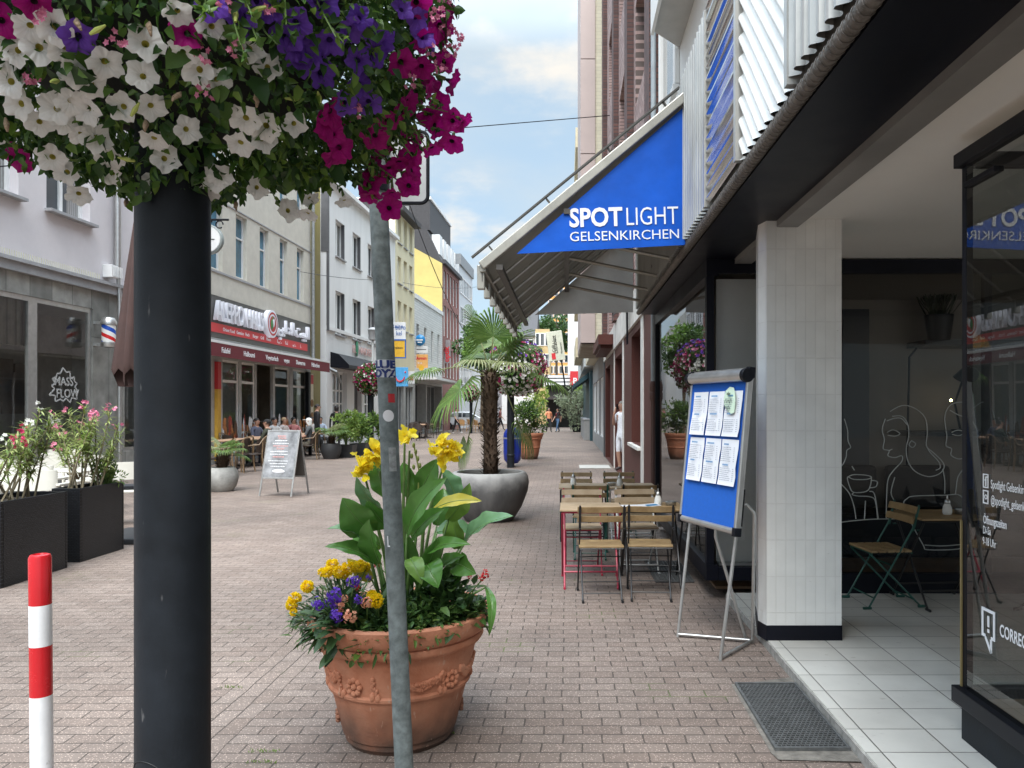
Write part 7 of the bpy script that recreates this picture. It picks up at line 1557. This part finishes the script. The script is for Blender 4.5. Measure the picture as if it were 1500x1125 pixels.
b = MB(); b.M = Matrix.Translation(SB(0, .47, -.012)) @ Matrix.Rotation(R(90), 4, 'X'); b.ball((0, 0, 0), (.13, .035, .004), 14, 6); b.ball((.05, .01, .002), (.04, .03, .004), 10, 6); b.obj('dish_print', txt_white, po)

# potted shrubs between the terraces
def rpot(label, loc, r_, h, round_=True):
    root = thing('plant_pot', label, 'plant pot', loc, 0, 'dark plant pots by the restaurant terrace'); b = MB()
    if round_: b.lathe([(0, 0), (r_ * .7, 0), (r_ * .98, h * .45), (r_, h * .75), (r_ * .86, h), (r_ * .78, h), (r_ * .75, h * .85), (0, h * .85)], 28, caps=False)
    else: b.add([(x * s_, y * s_, z) for s_, z in ((r_ * .8, 0), (r_, h), (r_ * .9, h), (r_ * .86, h * .85)) for x, y in ((-1,-1),(1,-1),(1,1),(-1,1))], [(3,2,1,0)] + [(i*4+j, i*4+(j+1) % 4, i*4+4+(j+1) % 4, i*4+4+j) for i in range(3) for j in range(4)] + [(12,13,14,15)])
    b.obj('pot_body', M('anthracite_pot', (.035, .037, .04), .5, var=.15), root, round_)
for (px, py, r_, h, rd, lab, plab, H, nn, mats, sd_) in ((485, 672, .33, .5, True, 'round anthracite pot, first of the pots right of the diners', 'small palm like plant in the round anthracite pot', 1.0, 0, None, 41), (507, 670, .30, .42, False, 'square anthracite pot with the light green shrub', 'light green shrub with large leaves in the square pot', 1.35, 900, [lf_lime, ole[0]], 42), (527, 667, .28, .42, False, 'square anthracite pot with the darker shrub', 'darker green shrub in the second square pot', 1.1, 900, [lf_mid, lf_lime], 43), (556, 661, .28, .42, False, 'square pot behind the leaning pole', 'light shrub just left of the leaning pole', 1.2, 800, [lf_lime, lf_mid], 44)):
    g_ = ground(px, py); rpot(lab, g_, r_, h, rd)
    if nn: shrub('potted_shrub', plab, g_ + Vector((0, 0, h * .85)), .42, H, nn, .15, .06, mats, sd_, 'shrub', 'shrubs in the anthracite pots')
    else: palm('small_palm', plab, g_ + Vector((0, 0, h * .85)), .4, .08, [(a, e, .35, .42, .4) for a, e in ((0, 35), (50, 50), (110, 40), (170, 30), (230, 45), (290, 30), (330, 60))], .6, 9)
# far café terrace, dark chairs and pale wooden chairs, pale car behind the palm
for i, (px, off) in enumerate(((604, 1.4), (613, 2.2), (622, 1.2), (631, 2.2), (641, 1.5), (610, .8), (634, .7))):
    cane_chair(('dark chair far down the left terrace, ' + ('at its near left end', 'second from its left end in front', 'in its middle by the table', 'fourth along its front row', 'at its right end', 'in the back row left', 'in the back row right')[i]), *row(px, off), R(40 * i), 'dark far terrace chairs', M('dark_chair_wood_%d' % i, (.05, .035, .028), .6))
long_table('far dark table among the dark chairs', *row(619, 1.6), 2.2, .8, R(88))
def gp_(x, y): g_ = ground(x, y); return g_.x, g_.y
honey = M('honey_wood', (.42, .25, .11), .55)
for i, (px, py, lab) in enumerate(((677, 632, 'honey coloured wooden chair left of the palm trunk base'), (690, 631, 'honey coloured wooden chair touching the palm trunk'), (699, 633, 'honey coloured wooden chair right by the palm trunk, nearest'))): cane_chair(lab, *gp_(px, py), R(30 + 50 * i), 'honey wooden chairs behind the palm', honey)
def car(label, loc, rz):
    root = thing('parked_car', label, 'car', loc, rz); silver = M('silver_car_paint', (.55, .57, .60), .3, .3, coat=.6, var=.03)
    pr = [(-2.1, .35), (-2.15, .7), (-1.95, .9), (-1.2, .98), (-.45, 1.42), (.85, 1.44), (1.6, 1.02), (2.05, .95), (2.1, .4)]
    b = MB(); secs = [(-.86, .96), (-.80, 1.), (.80, 1.), (.86, .96)]; n_ = len(pr)
    vs = [(x, y * (1 - .18 * max(0, z - .95) / .5), z * k if z < .9 else z) for y, k in secs for x, z in pr]
    fs = [(i*n_+j, i*n_+(j+1) % n_, (i+1)*n_+(j+1) % n_, (i+1)*n_+j) for i in range(3) for j in range(n_)] + [tuple(range(n_-1, -1, -1)), tuple(range(3*n_, 4*n_))]; b.add(vs, fs); b.obj('body', silver, root, True, .05, ang=.5)
    for s_ in (-1, 1):
        b = MB(); yy = s_ * .80; q = [(-1.0, 1.0), (-.42, 1.34), (.15, 1.36), (.15, 1.0)]; q2 = [(.22, 1.0), (.22, 1.36), (.8, 1.35), (1.35, 1.02)]
        for qq in (q, q2): b.add([(x, s_ * (.875 - .18 * max(0, z - .95) * 1.72), z) for x, z in qq], [(0,1,2,3)])
        b.obj('side_window', pane_dark, root, False)
        for x in (-1.35, 1.3):
            b = MB(); b.M = Matrix.Translation((x, s_ * .78, .32)) @ Matrix.Rotation(R(90), 4, 'X'); b.lathe([(.19, -.11), (.32, -.11), (.33, -.06), (.33, .06), (.32, .11), (.19, .11)], 22); wh = b.obj('wheel', black_paint, root); b = MB(); b.M = Matrix.Translation((x, s_ * .78, .32)) @ Matrix.Rotation(R(90), 4, 'X'); b.lathe([(0, -.115), (.19, -.112), (.19, .112), (0, .115)], 18, caps=False); b.obj('rim', alu, wh)
    b = MB(); b.add([(-1.2, -.66, .995), (-.5, -.6, 1.38), (-.5, .6, 1.38), (-1.2, .66, .995)], [(0,1,2,3)]); b.v = [(x - .02, y, z + .02) for x, y, z in b.v]; b.obj('windscreen', pane_dark, root, False)
    return root
car('silver parked car half hidden behind the palm', (-8.2, 62, 0), R(185))

# ================================================================== people
skin = M('skin', (.42, .24, .17), .55, var=.06); hair_d = M('dark_hair', (.015, .011, .010), .6); hair_g = M('greyish_hair', (.16, .14, .12), .7)
cl = {}
def cloth(c):
    if c not in cl: cl[c] = M('cloth_%d' % len(cl), c, .85, var=.12, scale=14, bump=.2, bscale=30)
    return cl[c]
def person(label, loc, rz, top, legs, shoe=(.03,.03,.03), H=1.72, pose='stand', hair=hair_d, hairlen=0, sk=skin, sleeve=.5, skirt=0, cap=None, phone=False, turn=0, group=None):
    """continuous skinned body; faces local -y"""
    k = H / 1.75; J = {}; E = []
    sit = pose == 'sit'; pz = .50 if sit else .93
    J['pel'] = ((0, 0, pz), (.155, .115)); J['wai'] = ((0, .01, pz + .20), (.135, .10)); J['che'] = ((0, .015, pz + .40), (.165, .115)); J['sho'] = ((0, .02, pz + .53), (.12, .085)); J['nek'] = ((0, .01, pz + .60), (.055, .055)); J['chin'] = ((0, -.015, pz + .66), (.07, .078)); J['head'] = ((0, -.015, pz + .745), (.077, .095)); J['crn'] = ((0, -.005, pz + .81), (.05, .062))
    E += [('pel', 'wai', 't'), ('wai', 'che', 't'), ('che', 'sho', 't'), ('sho', 'nek', 's'), ('nek', 'chin', 's'), ('chin', 'head', 's'), ('head', 'crn', 's')]
    for s_, n_ in ((-1, 'l'), (1, 'r')):
        sh = Vector((s_ * .19, .02, pz + .49))
        if phone and n_ == 'l': el = Vector((s_ * .25, -.05, pz + .22)); wr = Vector((s_ * .12, -.17, pz + .50)); ha = Vector((s_ * .095, -.14, pz + .63))
        elif sit: el = Vector((s_ * .26, -.08, pz + .24)); wr = Vector((s_ * .16, -.30, pz + .25)); ha = Vector((s_ * .10, -.38, pz + .26))
        elif pose == 'walk': sw = .16 * s_; el = Vector((s_ * .25, .04 + sw * .4, pz + .20)); wr = Vector((s_ * .24, -.08 + sw, pz - .03)); ha = Vector((s_ * .235, -.12 + sw * 1.2, pz - .13))
        else: el = Vector((s_ * .25, .05, pz + .20)); wr = Vector((s_ * .25, -.02, pz - .04)); ha = Vector((s_ * .245, -.05, pz - .14))
        J['sh' + n_] = (sh, (.062, .062)); J['el' + n_] = (el, (.043, .043)); J['wr' + n_] = (wr, (.028, .028)); J['ha' + n_] = (ha, (.040, .022))
        E += [('sho', 'sh' + n_, 't'), ('sh' + n_, 'el' + n_, 'a'), ('el' + n_, 'wr' + n_, 'b'), ('wr' + n_, 'ha' + n_, 's')]
        d = (ha - wr).normalized()
        for f in range(4): q = ha + d * (.055 + .012 * (f in (1, 2))) + Vector((.016 * (f - 1.5), -.008 * f * .4 - .012, 0)); J['f%d%s' % (f, n_)] = (q, (.0095, .0095)); E.append(('ha' + n_, 'f%d%s' % (f, n_), 's'))
        q = wr + d * .06 + Vector((-s_ * .045, -.02, .0)); J['th' + n_] = (q, (.011, .011)); E.append(('wr' + n_, 'th' + n_, 's'))
        st_ = (.22 if s_ < 0 else -.24) if pose == 'walk' else 0
        if sit: hp = Vector((s_ * .10, -.02, pz - .02)); kn = Vector((s_ * .13, -.43, pz)); an = Vector((s_ * .13, -.42, .09)); to = Vector((s_ * .14, -.56, .035))
        else: hp = Vector((s_ * .095, 0, pz - .06)); kn = Vector((s_ * .10, -.03 + st_ * .6, .50)); an = Vector((s_ * .10, .03 + st_ * 1.2, .09)); to = Vector((s_ * .115, -.12 + st_ * 1.2, .035))
        J['hp' + n_] = (hp, (.095, .095)); J['kn' + n_] = (kn, (.063, .063)); J['an' + n_] = (an, (.042, .045)); J['to' + n_] = (to, (.042, .032))
        E += [('pel', 'hp' + n_, 'l'), ('hp' + n_, 'kn' + n_, 'l'), ('kn' + n_, 'an' + n_, 'm'), ('an' + n_, 'to' + n_, 'h')]
    names = list(J); idx = {a: i for i, a in enumerate(names)}
    me = bpy.data.meshes.new('person'); me.from_pydata([tuple(Vector(J[a][0]) * k) for a in names], [(idx[a], idx[b_]) for a, b_, _ in E], [])
    ob = bpy.data.objects.new('tmp_person', me); S.collection.objects.link(ob); ob.modifiers.new('Skin', 'SKIN')
    lay = me.skin_vertices[0].data
    for a in names: lay[idx[a]].radius = (J[a][1][0] * k, J[a][1][1] * k); lay[idx[a]].use_root = a == 'pel'
    sb_ = ob.modifiers.new('Subd', 'SUBSURF'); sb_.levels = 2; sb_.render_levels = 2
    C.view_layer.update(); m2 = bpy.data.meshes.new_from_object(ob.evaluated_get(C.evaluated_depsgraph_get())); bpy.data.objects.remove(ob); bpy.data.meshes.remove(me)
    mats = [sk, cloth(top), cloth(legs), cloth(shoe)]; m2.materials.clear(); [m2.materials.append(m_) for m_ in mats]
    segs = [(Vector(J[a][0]) * k, Vector(J[b_][0]) * k, t_) for a, b_, t_ in E]
    for p in m2.polygons:
        c = p.center; best = (9, 's', 0)
        for a, b_, t_ in segs:
            d = b_ - a; t = max(0, min(1, (c - a).dot(d) / d.length_squared)); dd = (c - a - d * t).length
            if dd < best[0]: best = (dd, t_, t)
        _, ty, t = best
        mi = {'t': 1, 'l': 2, 'h': 3, 's': 0, 'm': 2 if skirt == 0 else 0, 'a': 1 if t < sleeve * 1.6 else 0, 'b': 1 if sleeve >= 1 else 0}[ty]
        if ty == 't' and c.z < (pz + .06) * k and abs(c.x) < .3: mi = 2
        p.material_index = mi
    m2.polygons.foreach_set('use_smooth', [True] * len(m2.polygons)); m2.name = 'person'
    o = bpy.data.objects.new('person', m2); S.collection.objects.link(o); o.location = loc; o.rotation_euler = (0, 0, rz); tag(o, label, 'person', group)
    hz = (pz + .755) * k
    b = MB(); b.M = Matrix.Translation((0, .008, hz)); n_ = 16; vs = []
    for i in range(8):
        th_ = i / 7 * R(112)
        for j in range(n_):
            ph = 2 * PI * j / n_; front = max(0, -math.sin(ph)); t2_ = th_ * (1 - .42 * front); vs.append((.088 * k * math.sin(t2_) * math.cos(ph), .105 * k * math.sin(t2_) * math.sin(ph), .092 * k * math.cos(t2_) - (hairlen * (1 - front) ** .5 * (i == 7))))
    b.add(vs, [(i*n_+j, (i+1)*n_+j, (i+1)*n_+(j+1) % n_, i*n_+(j+1) % n_) for i in range(7) for j in range(n_)]); b.obj('hair' if not cap else 'cap', hair if not cap else cloth(cap), o)
    if cap: b = MB(); b.ball((0, -.12 * k, hz + .025), (.07, .075, .008), 12, 6); b.obj('cap_peak', cloth(cap), o)
    fb = MB(); fy = -.112 * k
    for s_ in (-1, 1): fb.ball((s_ * .030 * k, -.100 * k, hz + .0), (.011, .007, .007), 8, 6, 0); fb.ball((s_ * .081 * k, .0, hz - .015), (.012, .02, .03), 8, 6, 1)
    fb.ball((0, -.114 * k, hz - .03), (.012, .016, .02), 8, 6, 1); fb.ball((0, -.100 * k, hz - .062), (.024, .008, .006), 8, 6, 2); fb.obj('face', [hair_d, sk, M('lip', (.32, .12, .10), .5) if 'lip' not in bpy.data.materials else bpy.data.materials['lip']], o)
    if phone:
        b = MB(); b.M = Matrix.Translation(Vector((-.105, -.06, pz + .70)) * k); b.box((-.01, -.035, -.07), (.0, .035, .07)); ph_ = b.obj('phone', black_paint, None, False, .004); ph_.matrix_world = Matrix.Translation(loc) @ Matrix.Rotation(rz, 4, 'Z'); tag(ph_, 'dark mobile phone held to the ear of the man in white', 'phone')
    return o
person('man in white T-shirt and white shorts phoning in the granite doorway', Vector((1.44, 20.0, 0)), R(-48), (.72, .74, .78), (.66, .68, .72), (.06, .05, .05), 1.80, 'stand', hair_g, sleeve=.45, skirt=1, phone=True)
wk = 'walkers at the far end of the street'
g_ = ground(804, 633); person('walker in an orange T-shirt and black trousers at the far end', g_, R(15), (.75, .30, .16), (.012, .012, .014), H=1.7, pose='walk', hair=hair_g)
g_ = ground(817, 633); person('walker in dark top and blue jeans pulling a bag at the far end', g_, R(-40), (.02, .015, .02), (.06, .12, .22), H=1.68, pose='walk', hairlen=.1)
bag = thing('red_backpack', 'red backpack worn by the walker in dark clothes', 'backpack', g_ + Vector((.0, .05, 1.1))); b = MB(); b.ball((0, .14, .12), (.15, .1, .22), 12, 8); b.obj('bag_body', sred, bag); b = MB(); b.tube([(-.1, .05, .3), (-.1, -.14, .2), (-.1, .02, -.05)], .015, 6); b.tube([(.1, .05, .3), (.1, -.14, .2), (.1, .02, -.05)], .015, 6); b.obj('strap', sred, bag)
g_ = ground(669, 635); person('pedestrian in black trousers behind the drooping palm leaf', g_, R(60), (.30, .30, .31), (.012, .012, .014), (.6, .6, .6), 1.7, 'walk')
g_ = ground(733, 630); person('distant pedestrian between palm trunk and dark post', g_, R(100), (.28, .10, .10), (.03, .03, .04), H=1.7, pose='walk')
dn = 'diners seated on the restaurant terrace'
for (px, off, rz, tp_, lg, lab, kw) in ((391, 1.95, TOW, (.035, .04, .025), (.02, .02, .02), 'diner in dark green jacket with black beanie seen from behind', dict(cap=(.012, .012, .012), sleeve=1)), (402, .5, R(60), (.55, .56, .57), (.03, .03, .03), 'diner in pale grey top facing the street', dict()), (416, .5, R(75), (.50, .45, .44), (.03, .03, .03), 'fair haired diner near the poster window', dict(hair=M('fair_hair', (.40, .28, .16), .7))), (430, .5, R(50), (.45, .18, .18), (.02, .02, .02), 'dark haired diner in reddish top', dict(hairlen=.08)), (452, 1.95, R(-80), (.07, .075, .08), (.15, .13, .10), 'diner in grey T-shirt with white cap and ponytail', dict(cap=(.62, .62, .60), hairlen=.12)), (469, .6, R(40), (.42, .50, .62), (.03, .03, .03), 'bearded diner in pale blue shirt facing the viewer', dict()), (376, .5, R(70), (.10, .11, .16), (.03, .03, .03), 'diner in navy top at the long table by the glass', dict()), (456, .5, R(60), (.62, .60, .58), (.03, .03, .03), 'diner in off white shirt between the white cap and the pale blue shirt', dict(hairlen=.05))):
    x_, y_ = row(px, off); person(lab, Vector((x_, y_, 0)), rz, tp_, lg, H=1.74, pose='sit', group=dn, **kw)
g_ = Vector((*row(465, 1.0), 0)); person('person in black standing bent behind the pale blue shirted diner', Vector((g_.x, g_.y, 0)), R(120), (.012, .012, .014), (.02, .02, .022), H=1.78, pose='stand', sleeve=1)
g_ = Vector((*row(493, .8), 0)); person('person in black standing behind the potted palm', Vector((g_.x, g_.y, 0)), R(200), (.012, .012, .014), (.02, .02, .022), H=1.74, pose='stand', sleeve=1, hairlen=.1)
# ================================================================== the big flower ball in the foreground
FC = Vector((-1.09, 2.13, 2.75)); FR = Vector((.71, .71, .54))
EYE = Vector((0, 0, CH))
fbig = thing('flower_ball', 'huge foreground ball of white, violet and magenta petunias on the black post', 'hanging flowers', (FC.x, FC.y, 2.18), 0, 'flower balls on the street posts')
fo = Vector((FC.x, FC.y, 2.18)); r6 = random.Random(66)
b = MB(); b.ball(FC - fo + Vector((0, 0, .02)), (.50, .50, .40), 24, 14); b.obj('basket_core', dark_core, fbig)
def lump(d): return 1 + .13 * noise.noise(d * 2.3 + Vector((3, 1, 7))) + .07 * noise.noise(d * 6)
b = MB()
for i in range(19000):
    d = rv(r6)
    if d.z > .6 and r6.random() < .7: continue
    k = lump(d) * (r6.random() ** .35 * .34 + .68); p = Vector((d.x * FR.x, d.y * FR.y, d.z * FR.z)) * k + FC - fo
    out_ = (d + rv(r6) * .9 + Vector((0, 0, -.15))).normalized(); nn = (d * .6 + rv(r6) * .7 + Vector((0, 0, .6))); L = r6.uniform(.018, .042)
    leaf(b, p, out_, nn, L, L * r6.uniform(.5, .68), r6.choice((0, 0, 0, 0, 1, 1, 1, 2)), .3, .25)
for i in range(260):      # larger lobed leaves
    d = rv(r6); p = Vector((d.x * FR.x, d.y * FR.y, d.z * FR.z)) * lump(d) * .98 + FC - fo; leaf(b, p, (d + rv(r6)).normalized(), d + rv(r6) * .5, r6.uniform(.05, .075), r6.uniform(.04, .055), r6.choice((0, 1)), .3, .2)
# trailing stems with small leaves along the lower rim
stm = MB()
def trail(p0, p1, nl, sc=1.):
    mid = (p0 + p1) / 2 + (p1 - FC).normalized() * .05; P_ = [p0, (p0 + mid) / 2 + Vector((0, 0, .01)), mid, (mid + p1) / 2, p1]; stm.tube(P_, [.0028, .0026, .0022, .002, .0014], 5)
    for q in range(nl):
        t_ = r6.uniform(.15, 1) * 3.999; a = int(t_); p = P_[a].lerp(P_[a + 1], t_ - a); leaf(b, p, rv(r6) + Vector((0, 0, -.2)), rv(r6), r6.uniform(.015, .032) * sc, r6.uniform(.010, .017) * sc, r6.choice((0, 1, 1, 2)), .3, .25)
for i in range(120):
    a = r6.uniform(0, 2 * PI); d = Vector((math.cos(a), math.sin(a), r6.uniform(-.6, -.15))).normalized(); p0 = Vector((d.x * FR.x, d.y * FR.y, d.z * FR.z)) * .85 + FC - fo; p1 = p0 + Vector((d.x * r6.uniform(.06, .16), d.y * r6.uniform(.06, .16), r6.uniform(-.2, .0) if math.cos(a) > .1 else r6.uniform(-.06, .03))); trail(p0, p1, r6.randint(10, 22))
def ray_hit(px, py, grow=1.0):
    D = Vector(((px - 830) / F, 1, (600 - py) / F)); o_ = EYE - FC; s_ = Vector((1 / (FR.x * grow), 1 / (FR.y * grow), 1 / (FR.z * grow)))
    o2, d2 = Vector((o_.x * s_.x, o_.y * s_.y, o_.z * s_.z)), Vector((D.x * s_.x, D.y * s_.y, D.z * s_.z)); A, B, C_ = d2.dot(d2), 2 * o2.dot(d2), o2.dot(o2) - 1; disc = B * B - 4 * A * C_
    if disc > 0: t = (-B - math.sqrt(disc)) / (2 * A); return EYE + D * t, True
    t = -B / (2 * A); return EYE + D * t, False
# petunia blossoms: a few shaped variants shared by all
def petunia(mat, throat, seed, R_=.0285):
    r_ = random.Random(seed); m_ = MB(); n_ = 30; vs = []; ph0 = r_.random() * 6
    ring = [(.10, -.62), (.20, -.28), (.42, -.03), (.74, .05), (1.0, .02)]
    for i, (rr0, zz_) in enumerate(ring):
        for j in range(n_):
            a = 2 * PI * j / n_; lobe = 1 + (.13 * math.cos(5 * a + ph0) if i > 2 else 0) * (i - 1) / 3; ruf = (.10 * math.sin(10 * a + ph0 * 2) + .09 * math.sin(3 * a + seed) + .05 * math.sin(17 * a)) * max(0, i - 2) / 2; q = rr0 * lobe * R_ * (1 + (.05 * math.sin(13 * a + seed) if i == 4 else 0)); vs.append((q * math.cos(a), q * math.sin(a), (zz_ + ruf) * R_))
    vs.append((0, 0, -.75 * R_)); m_.add(vs, [(i*n_+j, i*n_+(j+1) % n_, (i+1)*n_+(j+1) % n_, (i+1)*n_+j) for i in range(1, 4) for j in range(n_)], 0); k = len(m_.f)
    m_.f += [(j, (j+1) % n_, n_+(j+1) % n_, n_+j) for j in range(n_)] + [(len(vs)-1, (j+1) % n_, j) for j in range(n_)]; m_.m += [1] * (2 * n_)
    m_.tube([(0, 0, -.7 * R_), (0, 0, -1.7 * R_)], [.17 * R_, .08 * R_], 8, 2); o = m_.obj('tmp_petal', [mat, throat, stem_green], None, True, ang=2.5); me = o.data; bpy.data.objects.remove(o); return me
def petal_mat(name, c, edge, vein, trans=.35):
    m, n, l, b_ = nt(name); t = n.new('ShaderNodeTexCoord'); s_ = n.new('ShaderNodeSeparateXYZ'); l.new(t.outputs['Object'], s_.inputs[0])
    a = n.new('ShaderNodeMath'); a.operation = 'ARCTAN2'; l.new(s_.outputs['Y'], a.inputs[0]); l.new(s_.outputs['X'], a.inputs[1]); mu = n.new('ShaderNodeMath'); mu.operation = 'MULTIPLY'; l.new(a.outputs[0], mu.inputs[0]); mu.inputs[1].default_value = 15
    sn = n.new('ShaderNodeMath'); sn.operation = 'SINE'; l.new(mu.outputs[0], sn.inputs[0]); mr = n.new('ShaderNodeMapRange'); mr.inputs[1].default_value = .6; mr.inputs[2].default_value = 1; mr.inputs[4].default_value = .35; l.new(sn.outputs[0], mr.inputs[0])
    mi = n.new('ShaderNodeMix'); mi.data_type = 'RGBA'; l.new(mr.outputs[0], mi.inputs[0]); mi.inputs[6].default_value = (*c, 1); mi.inputs[7].default_value = (*vein, 1)
    oi = n.new('ShaderNodeObjectInfo'); m2 = n.new('ShaderNodeMix'); m2.data_type = 'RGBA'; ml = n.new('ShaderNodeMath'); ml.operation = 'MULTIPLY'; ml.inputs[1].default_value = .6; l.new(oi.outputs['Random'], ml.inputs[0]); l.new(ml.outputs[0], m2.inputs[0]); l.new(mi.outputs[2], m2.inputs[6]); m2.inputs[7].default_value = (*edge, 1)
    l.new(m2.outputs[2], b_.inputs['Base Color']); b_.inputs['Roughness'].default_value = .55; b_.inputs['Specular IOR Level'].default_value = .25
    bp = n.new('ShaderNodeBump'); bp.inputs['Strength'].default_value = .25; bp.inputs['Distance'].default_value = .002; l.new(sn.outputs[0], bp.inputs['Height']); l.new(bp.outputs[0], b_.inputs['Normal'])
    tr = n.new('ShaderNodeBsdfTranslucent'); l.new(m2.outputs[2], tr.inputs[0]); ms = n.new('ShaderNodeMixShader'); ms.inputs[0].default_value = trans; l.new(b_.outputs[0], ms.inputs[1]); l.new(tr.outputs[0], ms.inputs[2]); l.new(ms.outputs[0], n['Material Output'].inputs[0]); return m
KW = [petunia(petal_mat('petunia_white', (.87, .88, .87), (.84, .84, .81), (.74, .75, .70)), M('throat_yellow', (.36, .33, .06), .7), s_) for s_ in (1, 2, 3, 4)]
KM = [petunia(petal_mat('petunia_magenta', (.36, .003, .17), (.44, .006, .22), (.20, .002, .09)), M('throat_dark', (.02, .002, .012), .7), s_) for s_ in (5, 6, 7)]
KV = [petunia(petal_mat('petunia_violet', (.13, .045, .42), (.22, .09, .52), (.06, .02, .26)), M('throat_violet', (.03, .01, .10), .7), s_, .030) for s_ in (8, 9, 10)]
def blossom(name, data, px, py, sc, free=False, dy=0.):
    p, hit = ray_hit(px, py, 1.03); d = (p - FC); d = Vector((d.x / FR.x ** 2, d.y / FR.y ** 2, d.z / FR.z ** 2)).normalized()
    toV = (EYE - p).normalized(); n_ = (d * .45 + toV * .75 + Vector((0, 0, .05)) + rv(r6) * .55).normalized(); q = n_.to_track_quat('Z', 'Y').to_euler(); o = bpy.data.objects.new(name, r6.choice(data)); S.collection.objects.link(o); o.parent = fbig
    if not hit: trail((FC + (p - FC) * .62) - fo, p - fo - n_ * .05, 14)
    o.location = p - fo; o.rotation_euler = q; o.scale = (sc * r6.uniform(.85, 1.1),) * 3; return o
WHT = [(44,40),(22,73),(59,68),(96,73),(79,40),(155,93),(134,126),(213,62),(261,19),(311,39),(267,79),(289,102),(208,110),(320,118),(26,152),(81,157),(95,177),(179,157),(222,157),(275,190),(225,206),(242,232),(230,270),(158,231),(162,255),(96,253),(115,286),(58,180),(118,199),(140,202),(359,175),(351,212),(386,203),(323,258),(300,282),(378,275),(366,70),(392,97),(12,118),(110,108),(125,160),(388,186),(432,182),(505,296),(450,315),(424,308),(455,292),(-20,60),(-30,130),(-15,200),(105,150),(316,262),(75,232)]
VIO = [(432,34),(435,70),(443,88),(484,62),(473,108),(546,47),(525,88),(528,123),(549,81),(540,152),(611,28),(527,25),(353,22),(359,38),(378,4),(310,6),(474,3),(420,52),(455,72),(505,152),(515,44),(395,12),(560,60),(620,52),(590,12),(115,55)]
MAG = [(488,165),(487,196),(499,215),(568,179),(595,193),(549,202),(631,124),(645,152),(627,170),(664,177),(680,180),(661,210),(634,219),(602,227),(606,249),(547,246),(571,249),(544,289),(571,305),(599,271),(540,270),(645,37),(623,59),(611,6),(655,9),(664,121),(26,232),(50,6),(274,47),(3,31),(589,93),(648,60),(560,222),(585,240),(610,205),(480,180),(492,230),(556,262),(575,285),(640,185),(600,150),(590,165),(650,90),(618,100)]
for (x, y) in WHT: blossom('white_blossom', KW, x, y, 1.2)
for (x, y) in VIO: blossom('violet_blossom', KV, x, y, 1.12)
for (x, y) in MAG: blossom('magenta_blossom', KM, x, y, 1.3)
for i in range(40):      # the far side carries the same flowers
    a = r6.uniform(0, PI); p = FC + Vector((math.cos(a) * FR.x, math.sin(a) * FR.y, r6.uniform(-.5, .3) * FR.z)); d = (p - FC).normalized(); o = bpy.data.objects.new(('white_blossom', 'violet_blossom', 'magenta_blossom')[i % 3], r6.choice((KW, KV, KM)[i % 3])); S.collection.objects.link(o); o.parent = fbig; o.location = p - fo; o.rotation_euler = d.to_track_quat('Z', 'Y').to_euler()
# small pink verbena flowers and pale buds, wilted blooms
pk = MB()
for (x, y) in ((640,22),(655,42),(668,52),(660,75),(652,100),(640,95),(672,62),(630,70),(400,18),(48,18),(325,5),(640,5),(655,-5),(170,60),(296,80),(345,62),(300,135),(525,165),(600,120),(45,118),(340,70)):
    p, _ = ray_hit(x, y, 1.06); pk = MB()
    for q in range(7):
        c = p - fo + rv(r6) * .018; dd = (EYE - p).normalized() + rv(r6) * .8; xx = dd.cross(Vector((0, 0, 1))).normalized(); yy = dd.cross(xx).normalized()
        for e in range(5): v = xx * math.cos(e * 1.257) + yy * math.sin(e * 1.257); leaf4(pk, c, v + dd * .3, dd, .009, .007)
    pk.obj('pink_verbena', pet_p, fbig, False)
budm = M('bud_yellow_green', (.36, .42, .10), .6)
wilt = M('wilted_petal', (.34, .25, .17), .85, var=.4, scale=60, bump=1, bscale=150)
for (x, y) in ((132,50),(345,32),(86,118),(198,236),(192,170),(440,145),(470,150),(390,10)):
    p, _ = ray_hit(x, y, 1.07); d = (rv(r6) + Vector((0, -.5, .4))).normalized(); bu = MB(); bu.tube([p - fo, p - fo + d * .018, p - fo + d * .04], [.003, .006, .002], 7); bu.obj('bud', budm, fbig)
for (x, y) in ((213,175),(186,290),(265,135),(374,135),(345,295),(8,172),(219,32),(112,27)):
    p, _ = ray_hit(x, y, 1.05); d = (rv(r6) * .5 + Vector((0, -.2, -1))).normalized(); wi = MB(); wi.tube([p - fo, p - fo + d * .012 + rv(r6) * .003, p - fo + d * .022 + rv(r6) * .003, p - fo + d * .034], [.002, .0065, .005, .002], 8); wi.obj('wilted_bloom', wilt, fbig, ang=2.5)
b.obj('foliage', basket_leaf, fbig, ang=2.5)
stm.obj('stem', stem_green, fbig)
